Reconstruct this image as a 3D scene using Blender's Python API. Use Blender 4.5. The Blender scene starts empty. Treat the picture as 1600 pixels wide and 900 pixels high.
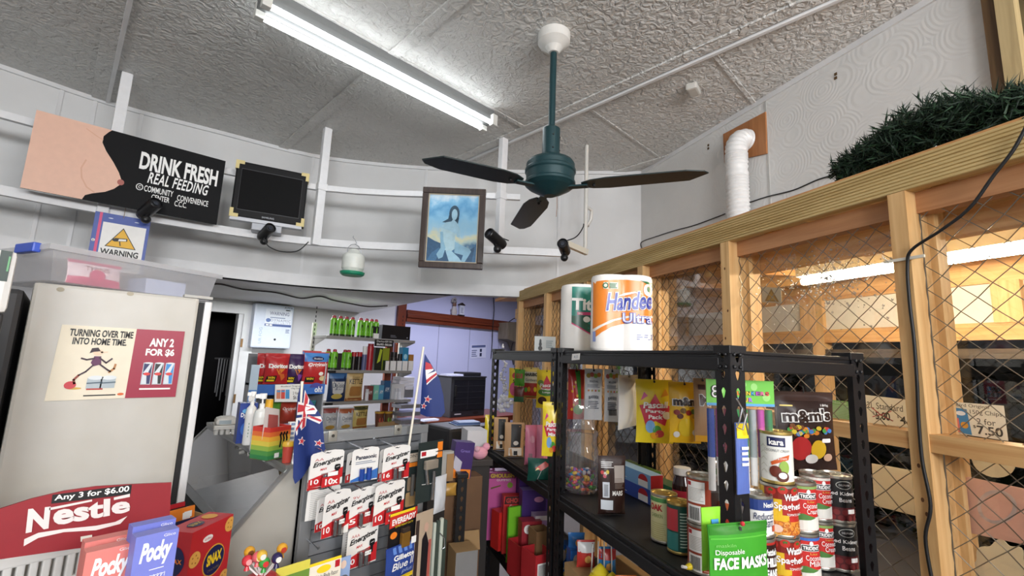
import bpy, bmesh, math, random
import numpy as np
from mathutils import Vector, Matrix

random.seed(7)
scene = bpy.context.scene
COL = scene.collection
PI = math.pi
R = math.radians

# ------------------------------------------------------------------ camera
F_PX = 711.0
EYE = 1.6
def _n(v):
    v = np.array(v, float)
    return v / np.linalg.norm(v)
_up = _n([186, -4620, F_PX])
def _hv(vx):
    return _n([vx, (F_PX * F_PX + 186 * vx) / 4620, F_PX])
_d3 = _hv(-713)
_d4 = np.cross(_d3, _up)
if _d4[0] < 0: _d4 = -_d4
_d1 = _hv(-263)
_d2 = np.cross(_d1, _up)
if _d2[0] < 0: _d2 = -_d2
ROT = np.array([_d4, _d3, _up])             # camera (right, down, forward) -> world
D1 = ROT @ _d1                              # along the shelving and the timber partition
D2 = ROT @ _d2                              # across it, towards the partition
TH = -math.atan2(D1[0], D1[1])              # rotation of the shelving frame (-24.8 deg)
TU = math.atan2(-D2[0], D2[1])              # things that face across the aisle (-114.8 deg)
CAMR = -math.atan2(ROT[0, 2], ROT[1, 2])    # facing straight at the viewer
cam_d = bpy.data.cameras.new('camera')
cam = bpy.data.objects.new('camera', cam_d)
COL.objects.link(cam)
cam_d.sensor_width = 36
cam_d.lens = F_PX / 1600 * 36
cam_d.clip_start = 0.02
Mc = Matrix([[ROT[i, 0], -ROT[i, 1], -ROT[i, 2]] for i in range(3)]).to_4x4()
Mc.translation = (0, 0, EYE)
cam.matrix_world = Mc
scene.camera = cam

# ------------------------------------------------------------------ view, world, big lights
scene.view_settings.view_transform = 'Standard'
scene.view_settings.look = 'None'
scene.view_settings.exposure = 0.0
scene.view_settings.gamma = 1
scene.view_settings.use_curve_mapping = False
world = bpy.data.worlds.new('night')
scene.world = world
world.use_nodes = True
world.node_tree.nodes['Background'].inputs[0].default_value = (0.55, 0.62, 0.8, 1)
world.node_tree.nodes['Background'].inputs[1].default_value = 0.02
TUBE_E = 3.4
def area(name, loc, rot, sx, sy, power, col=(1, 1, 1)):
    l = bpy.data.lights.new(name, 'AREA')
    l.shape = 'RECTANGLE'; l.size = sx; l.size_y = sy; l.energy = power; l.color = col
    o = bpy.data.objects.new(name, l); COL.objects.link(o)
    o.location = loc; o.rotation_euler = rot
    return o
# two fill lamps added behind the camera, another fill added under the soffit, the porch lamp
area('rear_fill_light', (-1.6, -2.7, 2.4), (R(82), 0, R(-22)), 1.5, 0.7, 134, (0.97, 0.98, 1))
area('rear_fill_light', (0.7, -2.9, 2.4), (R(82), 0, R(-28)), 1.5, 0.7, 134, (0.97, 0.98, 1))
area('soffit_fill_light', (1.9, 5.1, 2.12), (0, 0, 0), 1.2, 0.12, 38, (0.95, 0.97, 1))
area('back_room_light', (4.3, 4.6, 3.2), (R(-18), 0, 0), 1.2, 0.5, 110, (0.80, 0.82, 1))

# ------------------------------------------------------------------ pixel rays of the photograph -> points in the room
def ray(px, py):
    r = np.array([px - 800.0, py - 450.0, F_PX])
    return ROT @ r
def at(px, py, d):                          # point at camera depth d
    p = ray(px, py) * d / F_PX
    return Vector((p[0], p[1], p[2] + EYE))
def at_z(px, py, z):
    r = ray(px, py); p = r * (z - EYE) / r[2]
    return Vector((p[0], p[1], z))
def at_y(px, py, y):
    r = ray(px, py); p = r * y / r[1]
    return Vector((p[0], y, p[2] + EYE))
def at_x(px, py, x):
    r = ray(px, py); p = r * x / r[0]
    return Vector((x, p[1], p[2] + EYE))
def at_u(px, py, u):                        # on the plane u = const of the shelving frame
    r = ray(px, py); p = r * u / (r @ D2)
    return Vector((p[0], p[1], p[2] + EYE))
def at_v(px, py, v):
    r = ray(px, py); p = r * v / (r @ D1)
    return Vector((p[0], p[1], p[2] + EYE))
def W(u, v, z):                             # shelving frame -> world
    return Vector((u * D2[0] + v * D1[0], u * D2[1] + v * D1[1], z))
def uv(p):
    return p[0] * D2[0] + p[1] * D2[1], p[0] * D1[0] + p[1] * D1[1]
def on_plane(px, py, p0, th):
    n = np.array([-math.sin(th), math.cos(th), 0.0])
    r = ray(px, py)
    k = (n[0] * p0[0] + n[1] * p0[1]) / (r @ n)
    p = r * k
    return Vector((p[0], p[1], p[2] + EYE))
def fit_at(x0, y0, x1, y1, p0, th):
    xm, ym = (x0 + x1) / 2, (y0 + y1) / 2
    a, b = on_plane(x0, ym, p0, th), on_plane(x1, ym, p0, th)
    t, q = on_plane(xm, y0, p0, th), on_plane(xm, y1, p0, th)
    w = math.hypot(b[0] - a[0], b[1] - a[1]); h = t[2] - q[2]
    c = (a + b) / 2
    return Vector((c[0], c[1], q[2])), w, h
def fit(x0, y0, x1, y1, d, th=0.0):         # base centre, width, height of an upright face seen in this box
    return fit_at(x0, y0, x1, y1, at((x0 + x1) / 2, (y0 + y1) / 2, d), th)
def fit_y(x0, y0, x1, y1, y, th=0.0):
    return fit_at(x0, y0, x1, y1, at_y((x0 + x1) / 2, (y0 + y1) / 2, y), th)
def fit_u(x0, y0, x1, y1, u, th=None):
    return fit_at(x0, y0, x1, y1, at_u((x0 + x1) / 2, (y0 + y1) / 2, u), TU if th is None else th)
def fit_v(x0, y0, x1, y1, v, th=None):
    return fit_at(x0, y0, x1, y1, at_v((x0 + x1) / 2, (y0 + y1) / 2, v), TH if th is None else th)

# ------------------------------------------------------------------ materials
MATS = {}
def lin(c):
    c = c / 255.0
    return c / 12.92 if c <= 0.04045 else ((c + 0.055) / 1.055) ** 2.4
def hexlin(h):
    h = h.lstrip('#')
    return tuple(lin(int(h[i:i + 2], 16)) for i in (0, 2, 4)) + (1,)
def base_mat(name):
    m = bpy.data.materials.new(name); m.use_nodes = True
    nt = m.node_tree
    return m, nt, nt.nodes['Principled BSDF']
def C(h, rough=0.5, metal=0.0, var=0.06, name=None, scale=30, spec=0.5):
    """plain paint / print / plastic: colour with a slight mottled variation"""
    key = (h, rough, metal, var, scale)
    if key in MATS: return MATS[key]
    m, nt, b = base_mat(name or 'colour_' + h.lstrip('#'))
    c = hexlin(h)
    b.inputs['Roughness'].default_value = rough
    b.inputs['Metallic'].default_value = metal
    b.inputs['Specular IOR Level'].default_value = spec
    tc = nt.nodes.new('ShaderNodeTexCoord')
    no = nt.nodes.new('ShaderNodeTexNoise'); no.inputs['Scale'].default_value = scale
    no.inputs['Detail'].default_value = 3
    mx = nt.nodes.new('ShaderNodeMix'); mx.data_type = 'RGBA'
    mx.inputs[6].default_value = tuple(min(1, v * (1 - var)) for v in c[:3]) + (1,)
    mx.inputs[7].default_value = tuple(min(1, v * (1 + var)) for v in c[:3]) + (1,)
    nt.links.new(tc.outputs['Object'], no.inputs['Vector'])
    nt.links.new(no.outputs['Fac'], mx.inputs[0])
    nt.links.new(mx.outputs[2], b.inputs['Base Color'])
    MATS[key] = m
    return m
def bumpy(name, h, rough, scale, strength, dist=0.01, kind='noise', h2=None, cscale=3, detail=4, stretch=None):
    m, nt, b = base_mat(name)
    N, L = nt.nodes, nt.links
    tc = N.new('ShaderNodeTexCoord')
    vec = tc.outputs['Object']
    if stretch:
        mp = N.new('ShaderNodeMapping'); mp.inputs['Scale'].default_value = stretch
        L.new(vec, mp.inputs['Vector']); vec = mp.outputs['Vector']
    if kind == 'noise':
        t = N.new('ShaderNodeTexNoise'); t.inputs['Scale'].default_value = scale; t.inputs['Detail'].default_value = detail
        t.inputs['Distortion'].default_value = 1.2
        out = t.outputs['Fac']
    elif kind == 'swirl':
        t = N.new('ShaderNodeTexWave'); t.wave_type = 'RINGS'; t.rings_direction = 'SPHERICAL'
        vo = N.new('ShaderNodeTexVoronoi'); vo.inputs['Scale'].default_value = scale
        L.new(vec, vo.inputs['Vector'])
        ma = N.new('ShaderNodeMath'); ma.operation = 'MULTIPLY'; ma.inputs[1].default_value = 60
        L.new(vo.outputs['Distance'], ma.inputs[0])
        sn = N.new('ShaderNodeMath'); sn.operation = 'SINE'
        L.new(ma.outputs[0], sn.inputs[0])
        out = sn.outputs[0]
        N.remove(t)
    bp = N.new('ShaderNodeBump'); bp.inputs['Strength'].default_value = strength; bp.inputs['Distance'].default_value = dist
    L.new(vec, t.inputs['Vector']) if kind == 'noise' else None
    L.new(out, bp.inputs['Height'])
    L.new(bp.outputs['Normal'], b.inputs['Normal'])
    no = N.new('ShaderNodeTexNoise'); no.inputs['Scale'].default_value = cscale; no.inputs['Detail'].default_value = 5
    L.new(tc.outputs['Object'], no.inputs['Vector'])
    rp = N.new('ShaderNodeValToRGB')
    rp.color_ramp.elements[0].position = 0.35; rp.color_ramp.elements[1].position = 0.65
    rp.color_ramp.elements[0].color = hexlin(h2 or h); rp.color_ramp.elements[1].color = hexlin(h)
    L.new(no.outputs['Fac'], rp.inputs['Fac'])
    L.new(rp.outputs['Color'], b.inputs['Base Color'])
    b.inputs['Roughness'].default_value = rough
    return m
def wood(name, h1, h2, rough=0.55, axis='z', scale=14, reeded=False):
    m, nt, b = base_mat(name)
    N, L = nt.nodes, nt.links
    tc = N.new('ShaderNodeTexCoord')
    mp = N.new('ShaderNodeMapping')
    s = {'x': (0.06, 1, 1), 'y': (1, 0.06, 1), 'z': (1, 1, 0.06)}[axis]
    mp.inputs['Scale'].default_value = s
    L.new(tc.outputs['Object'], mp.inputs['Vector'])
    no = N.new('ShaderNodeTexNoise'); no.inputs['Scale'].default_value = scale * 3; no.inputs['Detail'].default_value = 5
    no.inputs['Distortion'].default_value = 0.8
    L.new(mp.outputs['Vector'], no.inputs['Vector'])
    rp = N.new('ShaderNodeValToRGB')
    rp.color_ramp.elements[0].position = 0.3; rp.color_ramp.elements[1].position = 0.7
    rp.color_ramp.elements[0].color = hexlin(h1); rp.color_ramp.elements[1].color = hexlin(h2)
    L.new(no.outputs['Fac'], rp.inputs['Fac'])
    L.new(rp.outputs['Color'], b.inputs['Base Color'])
    bp = N.new('ShaderNodeBump'); bp.inputs['Strength'].default_value = 0.15; bp.inputs['Distance'].default_value = 0.002
    L.new(no.outputs['Fac'], bp.inputs['Height']); L.new(bp.outputs['Normal'], b.inputs['Normal'])
    b.inputs['Roughness'].default_value = rough
    return m
def clear(name, tint=(1, 1, 1, 1), gloss=0.08, rough=0.02, diff=0.0, dcol=(0.9, 0.9, 0.92, 1)):
    """clear sheet: see-through with a fresnel reflection and a little haze"""
    m = bpy.data.materials.new(name); m.use_nodes = True
    nt = m.node_tree; N, L = nt.nodes, nt.links
    N.remove(N['Principled BSDF'])
    out = N['Material Output']
    tr = N.new('ShaderNodeBsdfTransparent'); tr.inputs[0].default_value = tint
    gl = N.new('ShaderNodeBsdfGlossy'); gl.inputs['Roughness'].default_value = rough
    lw = N.new('ShaderNodeLayerWeight'); lw.inputs['Blend'].default_value = 0.25
    ma = N.new('ShaderNodeMath'); ma.operation = 'MULTIPLY_ADD'; ma.use_clamp = True
    ma.inputs[1].default_value = 0.6; ma.inputs[2].default_value = gloss
    L.new(lw.outputs['Fresnel'], ma.inputs[0])
    mx = N.new('ShaderNodeMixShader')
    L.new(ma.outputs[0], mx.inputs[0]); L.new(tr.outputs[0], mx.inputs[1]); L.new(gl.outputs[0], mx.inputs[2])
    last = mx
    if diff > 0:
        df = N.new('ShaderNodeBsdfDiffuse'); df.inputs[0].default_value = dcol
        tl = N.new('ShaderNodeBsdfTranslucent'); tl.inputs[0].default_value = dcol
        m1 = N.new('ShaderNodeMixShader'); m1.inputs[0].default_value = 0.5
        L.new(df.outputs[0], m1.inputs[1]); L.new(tl.outputs[0], m1.inputs[2])
        m2 = N.new('ShaderNodeMixShader'); m2.inputs[0].default_value = diff
        L.new(mx.outputs[0], m2.inputs[1]); L.new(m1.outputs[0], m2.inputs[2])
        last = m2
    L.new(last.outputs[0], out.inputs['Surface'])
    return m
def emit(name, col, strength):
    m = bpy.data.materials.new(name); m.use_nodes = True
    nt = m.node_tree; N, L = nt.nodes, nt.links
    N.remove(N['Principled BSDF'])
    e = N.new('ShaderNodeEmission'); e.inputs[0].default_value = col + (1,); e.inputs[1].default_value = strength
    L.new(e.outputs[0], N['Material Output'].inputs['Surface'])
    return m

# ------------------------------------------------------------------ text shapes
_tc = {}
def text_shape(s, bold=0.0, shear=0.0, spacing=1.0):
    key = (s, bold, shear, spacing)
    if key in _tc: return _tc[key]
    cu = bpy.data.curves.new('lettering', 'FONT')
    cu.body = s; cu.size = 1.0; cu.offset = bold; cu.shear = shear; cu.space_character = spacing
    cu.resolution_u = 3
    o = bpy.data.objects.new('lettering', cu)
    COL.objects.link(o)
    dg = bpy.context.evaluated_depsgraph_get()
    me = bpy.data.meshes.new_from_object(o.evaluated_get(dg))
    vs = [(v.co.x, v.co.y) for v in me.vertices]
    fs = [tuple(p.vertices) for p in me.polygons]
    bpy.data.objects.remove(o); bpy.data.curves.remove(cu); bpy.data.meshes.remove(me)
    if vs:
        x0 = min(v[0] for v in vs); x1 = max(v[0] for v in vs)
        y0 = min(v[1] for v in vs); y1 = max(v[1] for v in vs)
        sx, sy = max(x1 - x0, 1e-6), max(y1 - y0, 1e-6)
        vs = [((v[0] - x0) / sx, (v[1] - y0) / sy) for v in vs]
        ar = sx / sy
    else: ar = 1
    _tc[key] = (vs, fs, ar)
    return _tc[key]

def ell(cx, cz, rx, rz, n=24, a0=0, a1=2 * PI):
    full = abs(a1 - a0 - 2 * PI) < 1e-6
    k = n if full else n + 1
    return [(cx + rx * math.cos(a0 + (a1 - a0) * i / n), cz + rz * math.sin(a0 + (a1 - a0) * i / n)) for i in range(k)]
def rect(x0, z0, x1, z1):
    return [(x0, z0), (x1, z0), (x1, z1), (x0, z1)]
def rrect(x0, z0, x1, z1, r, n=5):
    p = []
    for cx, cz, a in ((x1 - r, z0 + r, -PI / 2), (x1 - r, z1 - r, 0), (x0 + r, z1 - r, PI / 2), (x0 + r, z0 + r, PI)):
        for i in range(n + 1):
            t = a + PI / 2 * i / n
            p.append((cx + r * math.cos(t), cz + r * math.sin(t)))
    return p
def star(cx, cz, r, k=5, inner=0.4, rot=0.0):
    return [(cx + (r if i % 2 == 0 else r * inner) * math.sin(rot + PI * i / k), cz + (r if i % 2 == 0 else r * inner) * math.cos(rot + PI * i / k)) for i in range(2 * k)]

# ------------------------------------------------------------------ mesh builder
class MB:
    def __init__(s):
        s.v = []; s.f = []; s.m = []; s.mats = []; s.sm = []
        s.T = Matrix()
        s.map = lambda x, z, lay: (x, -0.0006 * lay, z)
    def mi(s, mat):
        if mat not in s.mats: s.mats.append(mat)
        return s.mats.index(mat)
    def add(s, vs, fs, mat, smooth=False):
        b = len(s.v)
        s.v += [tuple(s.T @ Vector(p)) for p in vs]
        k = s.mi(mat)
        for f in fs:
            s.f.append(tuple(b + i for i in f)); s.m.append(k); s.sm.append(smooth)
        return s
    def box(s, a, b, mat):
        x0, y0, z0 = a; x1, y1, z1 = b
        vs = [(x0, y0, z0), (x1, y0, z0), (x1, y1, z0), (x0, y1, z0), (x0, y0, z1), (x1, y0, z1), (x1, y1, z1), (x0, y1, z1)]
        return s.add(vs, [(0, 3, 2, 1), (4, 5, 6, 7), (0, 1, 5, 4), (1, 2, 6, 5), (2, 3, 7, 6), (3, 0, 4, 7)], mat)
    def cbox(s, a, b, mat, r=0.004):
        """box with rounded edges"""
        bm = bmesh.new()
        bmesh.ops.create_cube(bm, size=1)
        for v in bm.verts:
            v.co = Vector(((a[i] + b[i]) / 2 + v.co[i] * (b[i] - a[i]) for i in range(3)))
        bmesh.ops.bevel(bm, geom=bm.edges[:], offset=r, segments=2, profile=0.6, affect='EDGES')
        return s.bm(bm, mat)
    def bm(s, bm, mat, smooth=False):
        bm.verts.index_update()
        vs = [v.co[:] for v in bm.verts]; fs = [tuple(v.index for v in f.verts) for f in bm.faces]
        bm.free()
        return s.add(vs, fs, mat, smooth)
    def beam(s, p, q, w, h, mat, up=(0, 0, 1)):
        """square bar from p to q, w wide, h high"""
        p, q = Vector(p), Vector(q); d = (q - p).normalized()
        up = Vector(up)
        if abs(d.dot(up)) > 0.98: up = Vector((1, 0, 0))
        x = d.cross(up).normalized(); y = x.cross(d)
        vs = []
        for c in (p, q):
            for a, b in ((-1, -1), (1, -1), (1, 1), (-1, 1)):
                vs.append(c + x * (a * w / 2) + y * (b * h / 2))
        return s.add(vs, [(0, 1, 2, 3), (7, 6, 5, 4), (0, 4, 5, 1), (1, 5, 6, 2), (2, 6, 7, 3), (3, 7, 4, 0)], mat)
    def tube(s, path, r, mat, n=8, cap=True, smooth=True):
        path = [Vector(p) for p in path]
        rs = r if isinstance(r, (list, tuple)) else [r] * len(path)
        vs, fs = [], []
        prev = None
        for i, p in enumerate(path):
            d = (path[min(i + 1, len(path) - 1)] - path[max(i - 1, 0)])
            if d.length < 1e-9: d = Vector((0, 0, 1))
            d.normalize()
            if prev is None:
                a = Vector((0, 0, 1)) if abs(d.z) < 0.9 else Vector((1, 0, 0))
                x = d.cross(a).normalized()
            else:
                x = prev - d * prev.dot(d)
                x = x.normalized() if x.length > 1e-6 else d.cross(Vector((0, 0, 1))).normalized()
            prev = x
            y = d.cross(x)
            for k in range(n):
                t = 2 * PI * k / n
                vs.append(p + (x * math.cos(t) + y * math.sin(t)) * rs[i])
        for i in range(len(path) - 1):
            for k in range(n):
                fs.append((i * n + k, i * n + (k + 1) % n, (i + 1) * n + (k + 1) % n, (i + 1) * n + k))
        if cap:
            fs.append(tuple(range(n - 1, -1, -1))); fs.append(tuple((len(path) - 1) * n + k for k in range(n)))
        return s.add(vs, fs, mat, smooth)
    def lathe(s, prof, mat, n=28, c=(0, 0, 0), smooth=True):
        """prof: (r, z) list; mat one material or one per segment"""
        for i in range(len(prof) - 1):
            (r0, z0), (r1, z1) = prof[i], prof[i + 1]
            mm = mat[i] if isinstance(mat, (list, tuple)) else mat
            vs = []
            for r, z in ((r0, z0), (r1, z1)):
                for k in range(n):
                    t = 2 * PI * k / n
                    vs.append((c[0] + r * math.cos(t), c[1] + r * math.sin(t), c[2] + z))
            fs = [(k, (k + 1) % n, n + (k + 1) % n, n + k) for k in range(n)]
            if r0 < 1e-6: vs = [(c[0], c[1], c[2] + z0)] + vs[n:]; fs = [(0, 1 + (k + 1) % n, 1 + k) for k in range(n)]
            elif r1 < 1e-6: vs = vs[:n] + [(c[0], c[1], c[2] + z1)]; fs = [(k, (k + 1) % n, n) for k in range(n)]
            s.add(vs, fs, mm, smooth)
        return s
    def sphere(s, c, r, mat, n=12, sz=(1, 1, 1)):
        m = max(5, n // 2 + 1)
        prof = [(r * math.sin(PI * i / m) * 1.0, -r * math.cos(PI * i / m)) for i in range(m + 1)]
        T0 = s.T.copy()
        s.T = T0 @ Matrix.Translation(c) @ Matrix.Diagonal((sz[0], sz[1], sz[2], 1))
        prof[0] = (0, -r); prof[-1] = (0, r)
        s.lathe(prof, mat, n)
        s.T = T0
        return s
    def prism(s, pts, y0, y1, mat):
        """outline in x,z pushed from y0 to y1"""
        n = len(pts)
        vs = [(x, y0, z) for x, z in pts] + [(x, y1, z) for x, z in pts]
        a = sum(pts[i][0] * pts[(i + 1) % n][1] - pts[(i + 1) % n][0] * pts[i][1] for i in range(n))
        fr, bk = tuple(range(n)), tuple(range(2 * n - 1, n - 1, -1))
        fs = [fr, bk] + [(i, n + i, n + (i + 1) % n, (i + 1) % n) for i in range(n)]
        if a < 0: fs = [tuple(reversed(f)) for f in fs]
        return s.add(vs, fs, mat)
    # ---- print on the current face (self.map turns x,z,layer into a point)
    csub = 0
    def decal(s, pts, mat, lay=1, sub=0):
        sub = sub or s.csub
        if sub:
            bm = bmesh.new()
            vs = [bm.verts.new((x, 0, z)) for x, z in pts]
            bm.faces.new(vs)
            bmesh.ops.triangulate(bm, faces=bm.faces[:])
            for _ in range(sub):
                bmesh.ops.subdivide_edges(bm, edges=bm.edges[:], cuts=1, use_grid_fill=True)
            bmesh.ops.triangulate(bm, faces=bm.faces[:])
            bm.verts.index_update()
            p = [s.map(v.co.x, v.co.z, lay) for v in bm.verts]
            f = [tuple(v.index for v in q.verts) for q in bm.faces]
            bm.free()
            return s.add(p, f, mat)
        return s.add([s.map(x, z, lay) for x, z in pts], [tuple(range(len(pts)))], mat)
    def stroke(s, pts, w, mat, lay=1):
        for (x0, z0), (x1, z1) in zip(pts[:-1], pts[1:]):
            dx, dz = x1 - x0, z1 - z0; l = math.hypot(dx, dz) or 1e-6
            nx, nz = -dz / l * w / 2, dx / l * w / 2
            ex, ez = dx / l * w * 0.25, dz / l * w * 0.25
            s.decal([(x0 + nx - ex, z0 + nz - ez), (x0 - nx - ex, z0 - nz - ez), (x1 - nx + ex, z1 - nz + ez), (x1 + nx + ex, z1 + nz + ez)], mat, lay)
        return s
    def text(s, t, x0, z0, x1, z1, mat, lay=2, bold=0.0, shear=0.0, rise=0.0, spacing=1.0, arch=0.0, keep=False):
        vs, fs, ar = text_shape(t, bold, shear, spacing)
        if not vs: return s
        if keep:
            w, h = x1 - x0, z1 - z0
            if ar * h < w: c = (x0 + x1) / 2; x0, x1 = c - ar * h / 2, c + ar * h / 2
        P = [s.map(x0 + a * (x1 - x0), z0 + b * (z1 - z0) + rise * a + arch * (1 - (2 * a - 1) ** 2), lay) for a, b in vs]
        return s.add(P, fs, mat)
    def lines(s, x0, z0, x1, z1, n, mat, lay=2, fill=0.55, seed=1):
        """rows of small print"""
        rg = random.Random(seed)
        dz = (z1 - z0) / n
        for i in range(n):
            e = x1 - (x1 - x0) * rg.random() * 0.25
            s.decal(rect(x0, z0 + i * dz, e, z0 + (i + fill) * dz), mat, lay)
        return s
    def build(s, name, parent=None, loc=None, rot=None, bevel=0, solid=0, smooth_angle=None):
        me = bpy.data.meshes.new(name)
        me.from_pydata(s.v, [], s.f)
        for m in s.mats: me.materials.append(m)
        me.polygons.foreach_set('material_index', s.m)
        me.polygons.foreach_set('use_smooth', [True] * len(s.f) if smooth_angle else s.sm)
        if smooth_angle: me.set_sharp_from_angle(angle=R(smooth_angle))
        elif any(s.sm): me.set_sharp_from_angle(angle=R(50))
        me.update()
        o = bpy.data.objects.new(name, me)
        COL.objects.link(o)
        if parent is not None: o.parent = parent
        if loc is not None: o.location = loc
        if rot is not None: o.rotation_euler = rot if isinstance(rot, (tuple, list)) else (0, 0, rot)
        if solid:
            md = o.modifiers.new('thickness', 'SOLIDIFY'); md.thickness = solid; md.offset = 0
        if bevel:
            md = o.modifiers.new('edge', 'BEVEL'); md.width = bevel; md.segments = 2; md.limit_method = 'ANGLE'
        return o

def tag(o, label, cat, group=None, kind=None):
    o['label'] = label; o['category'] = cat
    if group: o['group'] = group
    if kind: o['kind'] = kind
    return o
def thing(name, label, cat, loc=(0, 0, 0), rot=0.0, group=None):
    o = bpy.data.objects.new(name, None); COL.objects.link(o)
    o.empty_display_size = 0.05
    o.location = loc
    o.rotation_euler = rot if isinstance(rot, (tuple, list)) else (0, 0, rot)
    return tag(o, label, cat, group)
def structure(o):
    o['kind'] = 'structure'
    return o
def copy_thing(src, loc, rot=None, label=None):
    r = src.copy(); COL.objects.link(r); r.location = loc
    if rot is not None: r.rotation_euler = rot if isinstance(rot, (tuple, list)) else (0, 0, rot)
    if label: r['label'] = label
    for ch in list(src.children):
        c = ch.copy(); COL.objects.link(c); c.parent = r
        for g in list(ch.children):
            d = g.copy(); COL.objects.link(d); d.parent = c
    return r
def cyl_map(r, cx=0.0, cy=0.0, z0=0.0, turn=0.0):
    """wrap print round a can: x is arc length, 0 faces -y"""
    def f(x, z, lay):
        t = -PI / 2 + x / r + turn; rr = r + 0.0005 * lay
        return (cx + rr * math.cos(t), cy + rr * math.sin(t), z0 + z)
    return f
# ================================================================== SETTING
S = 1.70
H = EYE + 1.045 * S            # ceiling
ZB = EYE + 0.327 * S           # underside of the bulkhead
YB = 6.2                       # back wall
UW = 2.47                      # white wall above the partition
M_CEIL = bumpy('ceiling_plaster', '#d6d6d3', 0.6, 22, 1.0, 0.03, 'noise', '#cbcac6', 1.2, detail=3)
M_WALL = bumpy('white_wall_paint', '#dcdddd', 0.6, 9, 0.25, 0.006, 'noise', '#cfd0d0', 1.5)
M_SWIRL = bumpy('swirled_plaster', '#dededc', 0.6, 5.5, 0.12, 0.004, 'swirl', '#d2d2d0', 1.5)
M_LOWER = bumpy('lower_wall_paint', '#d3d3d6', 0.6, 12, 0.1, 0.003, 'noise', '#c6c5c4', 1.2)
M_LAV = bumpy('lavender_wall', '#c3c6e6', 0.6, 12, 0.05, 0.002, 'noise', '#bcc0e2', 1.0)
M_TRIMW = bumpy('white_gloss_paint', '#e2e3e4', 0.35, 14, 0.15, 0.003, 'noise', '#d6d7d8', 4)
M_FLOOR = bumpy('vinyl_floor', '#77726b', 0.45, 40, 0.05, 0.002, 'noise', '#6a655f', 2)
M_PINE = wood('pine', '#c99a62', '#e2bb84', axis='z')
M_PINEY = wood('pine_rail', '#c48f57', '#dfb57c', axis='y')
M_TREAT = wood('treated_pine', '#b79a63', '#d2b983', axis='y')
M_PINEX = wood('pine_rafter', '#c08a55', '#d9aa70', axis='x')
M_WARMLIT = wood('warm_lit_pine', '#a9744c', '#c08d62', axis='y')  # warm light on the top plate put into its redder wood colour
M_BROWN = wood('varnished_brown_wood', '#5d2a1c', '#7c3c26', rough=0.3, axis='x')
M_BROWNZ = wood('varnished_brown_upright', '#5d2a1c', '#7c3c26', rough=0.3, axis='z')
M_PLY = wood('brown_plywood', '#9a6238', '#b47a4a', axis='z', scale=8)
M_BLACK = C('#151517', 0.45)
M_GLASS = clear('clear_sheet', gloss=0.025, rough=0.01)

def slab(name, a, b, mat):
    return structure(MB().box(a, b, mat).build(name))
slab('floor', (-2.6, -3.2, -0.05), (9, 8, 0), M_FLOOR)
slab('ceiling', (-2.6, -3.2, H), (9, 8, H + 0.05), M_CEIL)
slab('wall_left', (-2.7, -3.2, 0), (-2.6, 8, H), M_WALL)
slab('wall_rear', (-2.7, -3.3, 0), (3.5, -3.2, H), M_WALL)
# back wall: white part with a doorway, then the lavender part
dL, dR, dT = at_y(318, 488, YB).x, at_y(381, 490, YB).x, at_y(360, 489, YB).z
wb = MB()
xw = at_y(612, 560, YB).x
wb.box((-2.6, YB, 0), (dL, YB + 0.1, H), M_LOWER)
wb.box((dL, YB, dT), (dR, YB + 0.1, H), M_LOWER)
wb.box((dR, YB, 0), (xw, YB + 0.1, H), M_LOWER)
structure(wb.build('wall_back'))
wl = MB(); wl.box((xw, YB, 0), (8.5, YB + 0.1, H), M_LAV)
seam = C('#8d90ad', 0.7)
for px in (683, 732, 778):
    x = at_y(px, 560, YB).x
    wl.box((x - 0.006, YB - 0.002, 0), (x + 0.006, YB, at_y(px, 507, YB).z), seam)
structure(wl.build('wall_storeroom'))
# dark cupboard room behind the doorway
ck = MB()
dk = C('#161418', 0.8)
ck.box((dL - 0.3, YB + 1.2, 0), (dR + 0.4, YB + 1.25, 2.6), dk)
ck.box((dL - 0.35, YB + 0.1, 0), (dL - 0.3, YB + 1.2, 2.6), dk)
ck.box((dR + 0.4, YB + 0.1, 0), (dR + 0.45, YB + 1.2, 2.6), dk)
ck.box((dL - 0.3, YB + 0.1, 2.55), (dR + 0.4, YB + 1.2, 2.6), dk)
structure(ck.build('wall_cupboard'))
# door frame
df = MB()
df.box((dR, YB - 0.03, 0), (dR + 0.13, YB + 0.02, dT + 0.12), M_TRIMW)
df.box((dL - 0.1, YB - 0.03, dT), (dR, YB + 0.02, dT + 0.12), M_TRIMW)
df.box((dR - 0.05, YB, 0), (dR, YB + 0.12, dT), M_TRIMW)
for z in (1.65, 1.0):
    df.box((dR - 0.003, YB - 0.036, z - 0.05), (dR + 0.02, YB - 0.03, z + 0.05), C('#8a6a45', 0.5, 0.5))
structure(df.build('door_1'))
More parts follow.
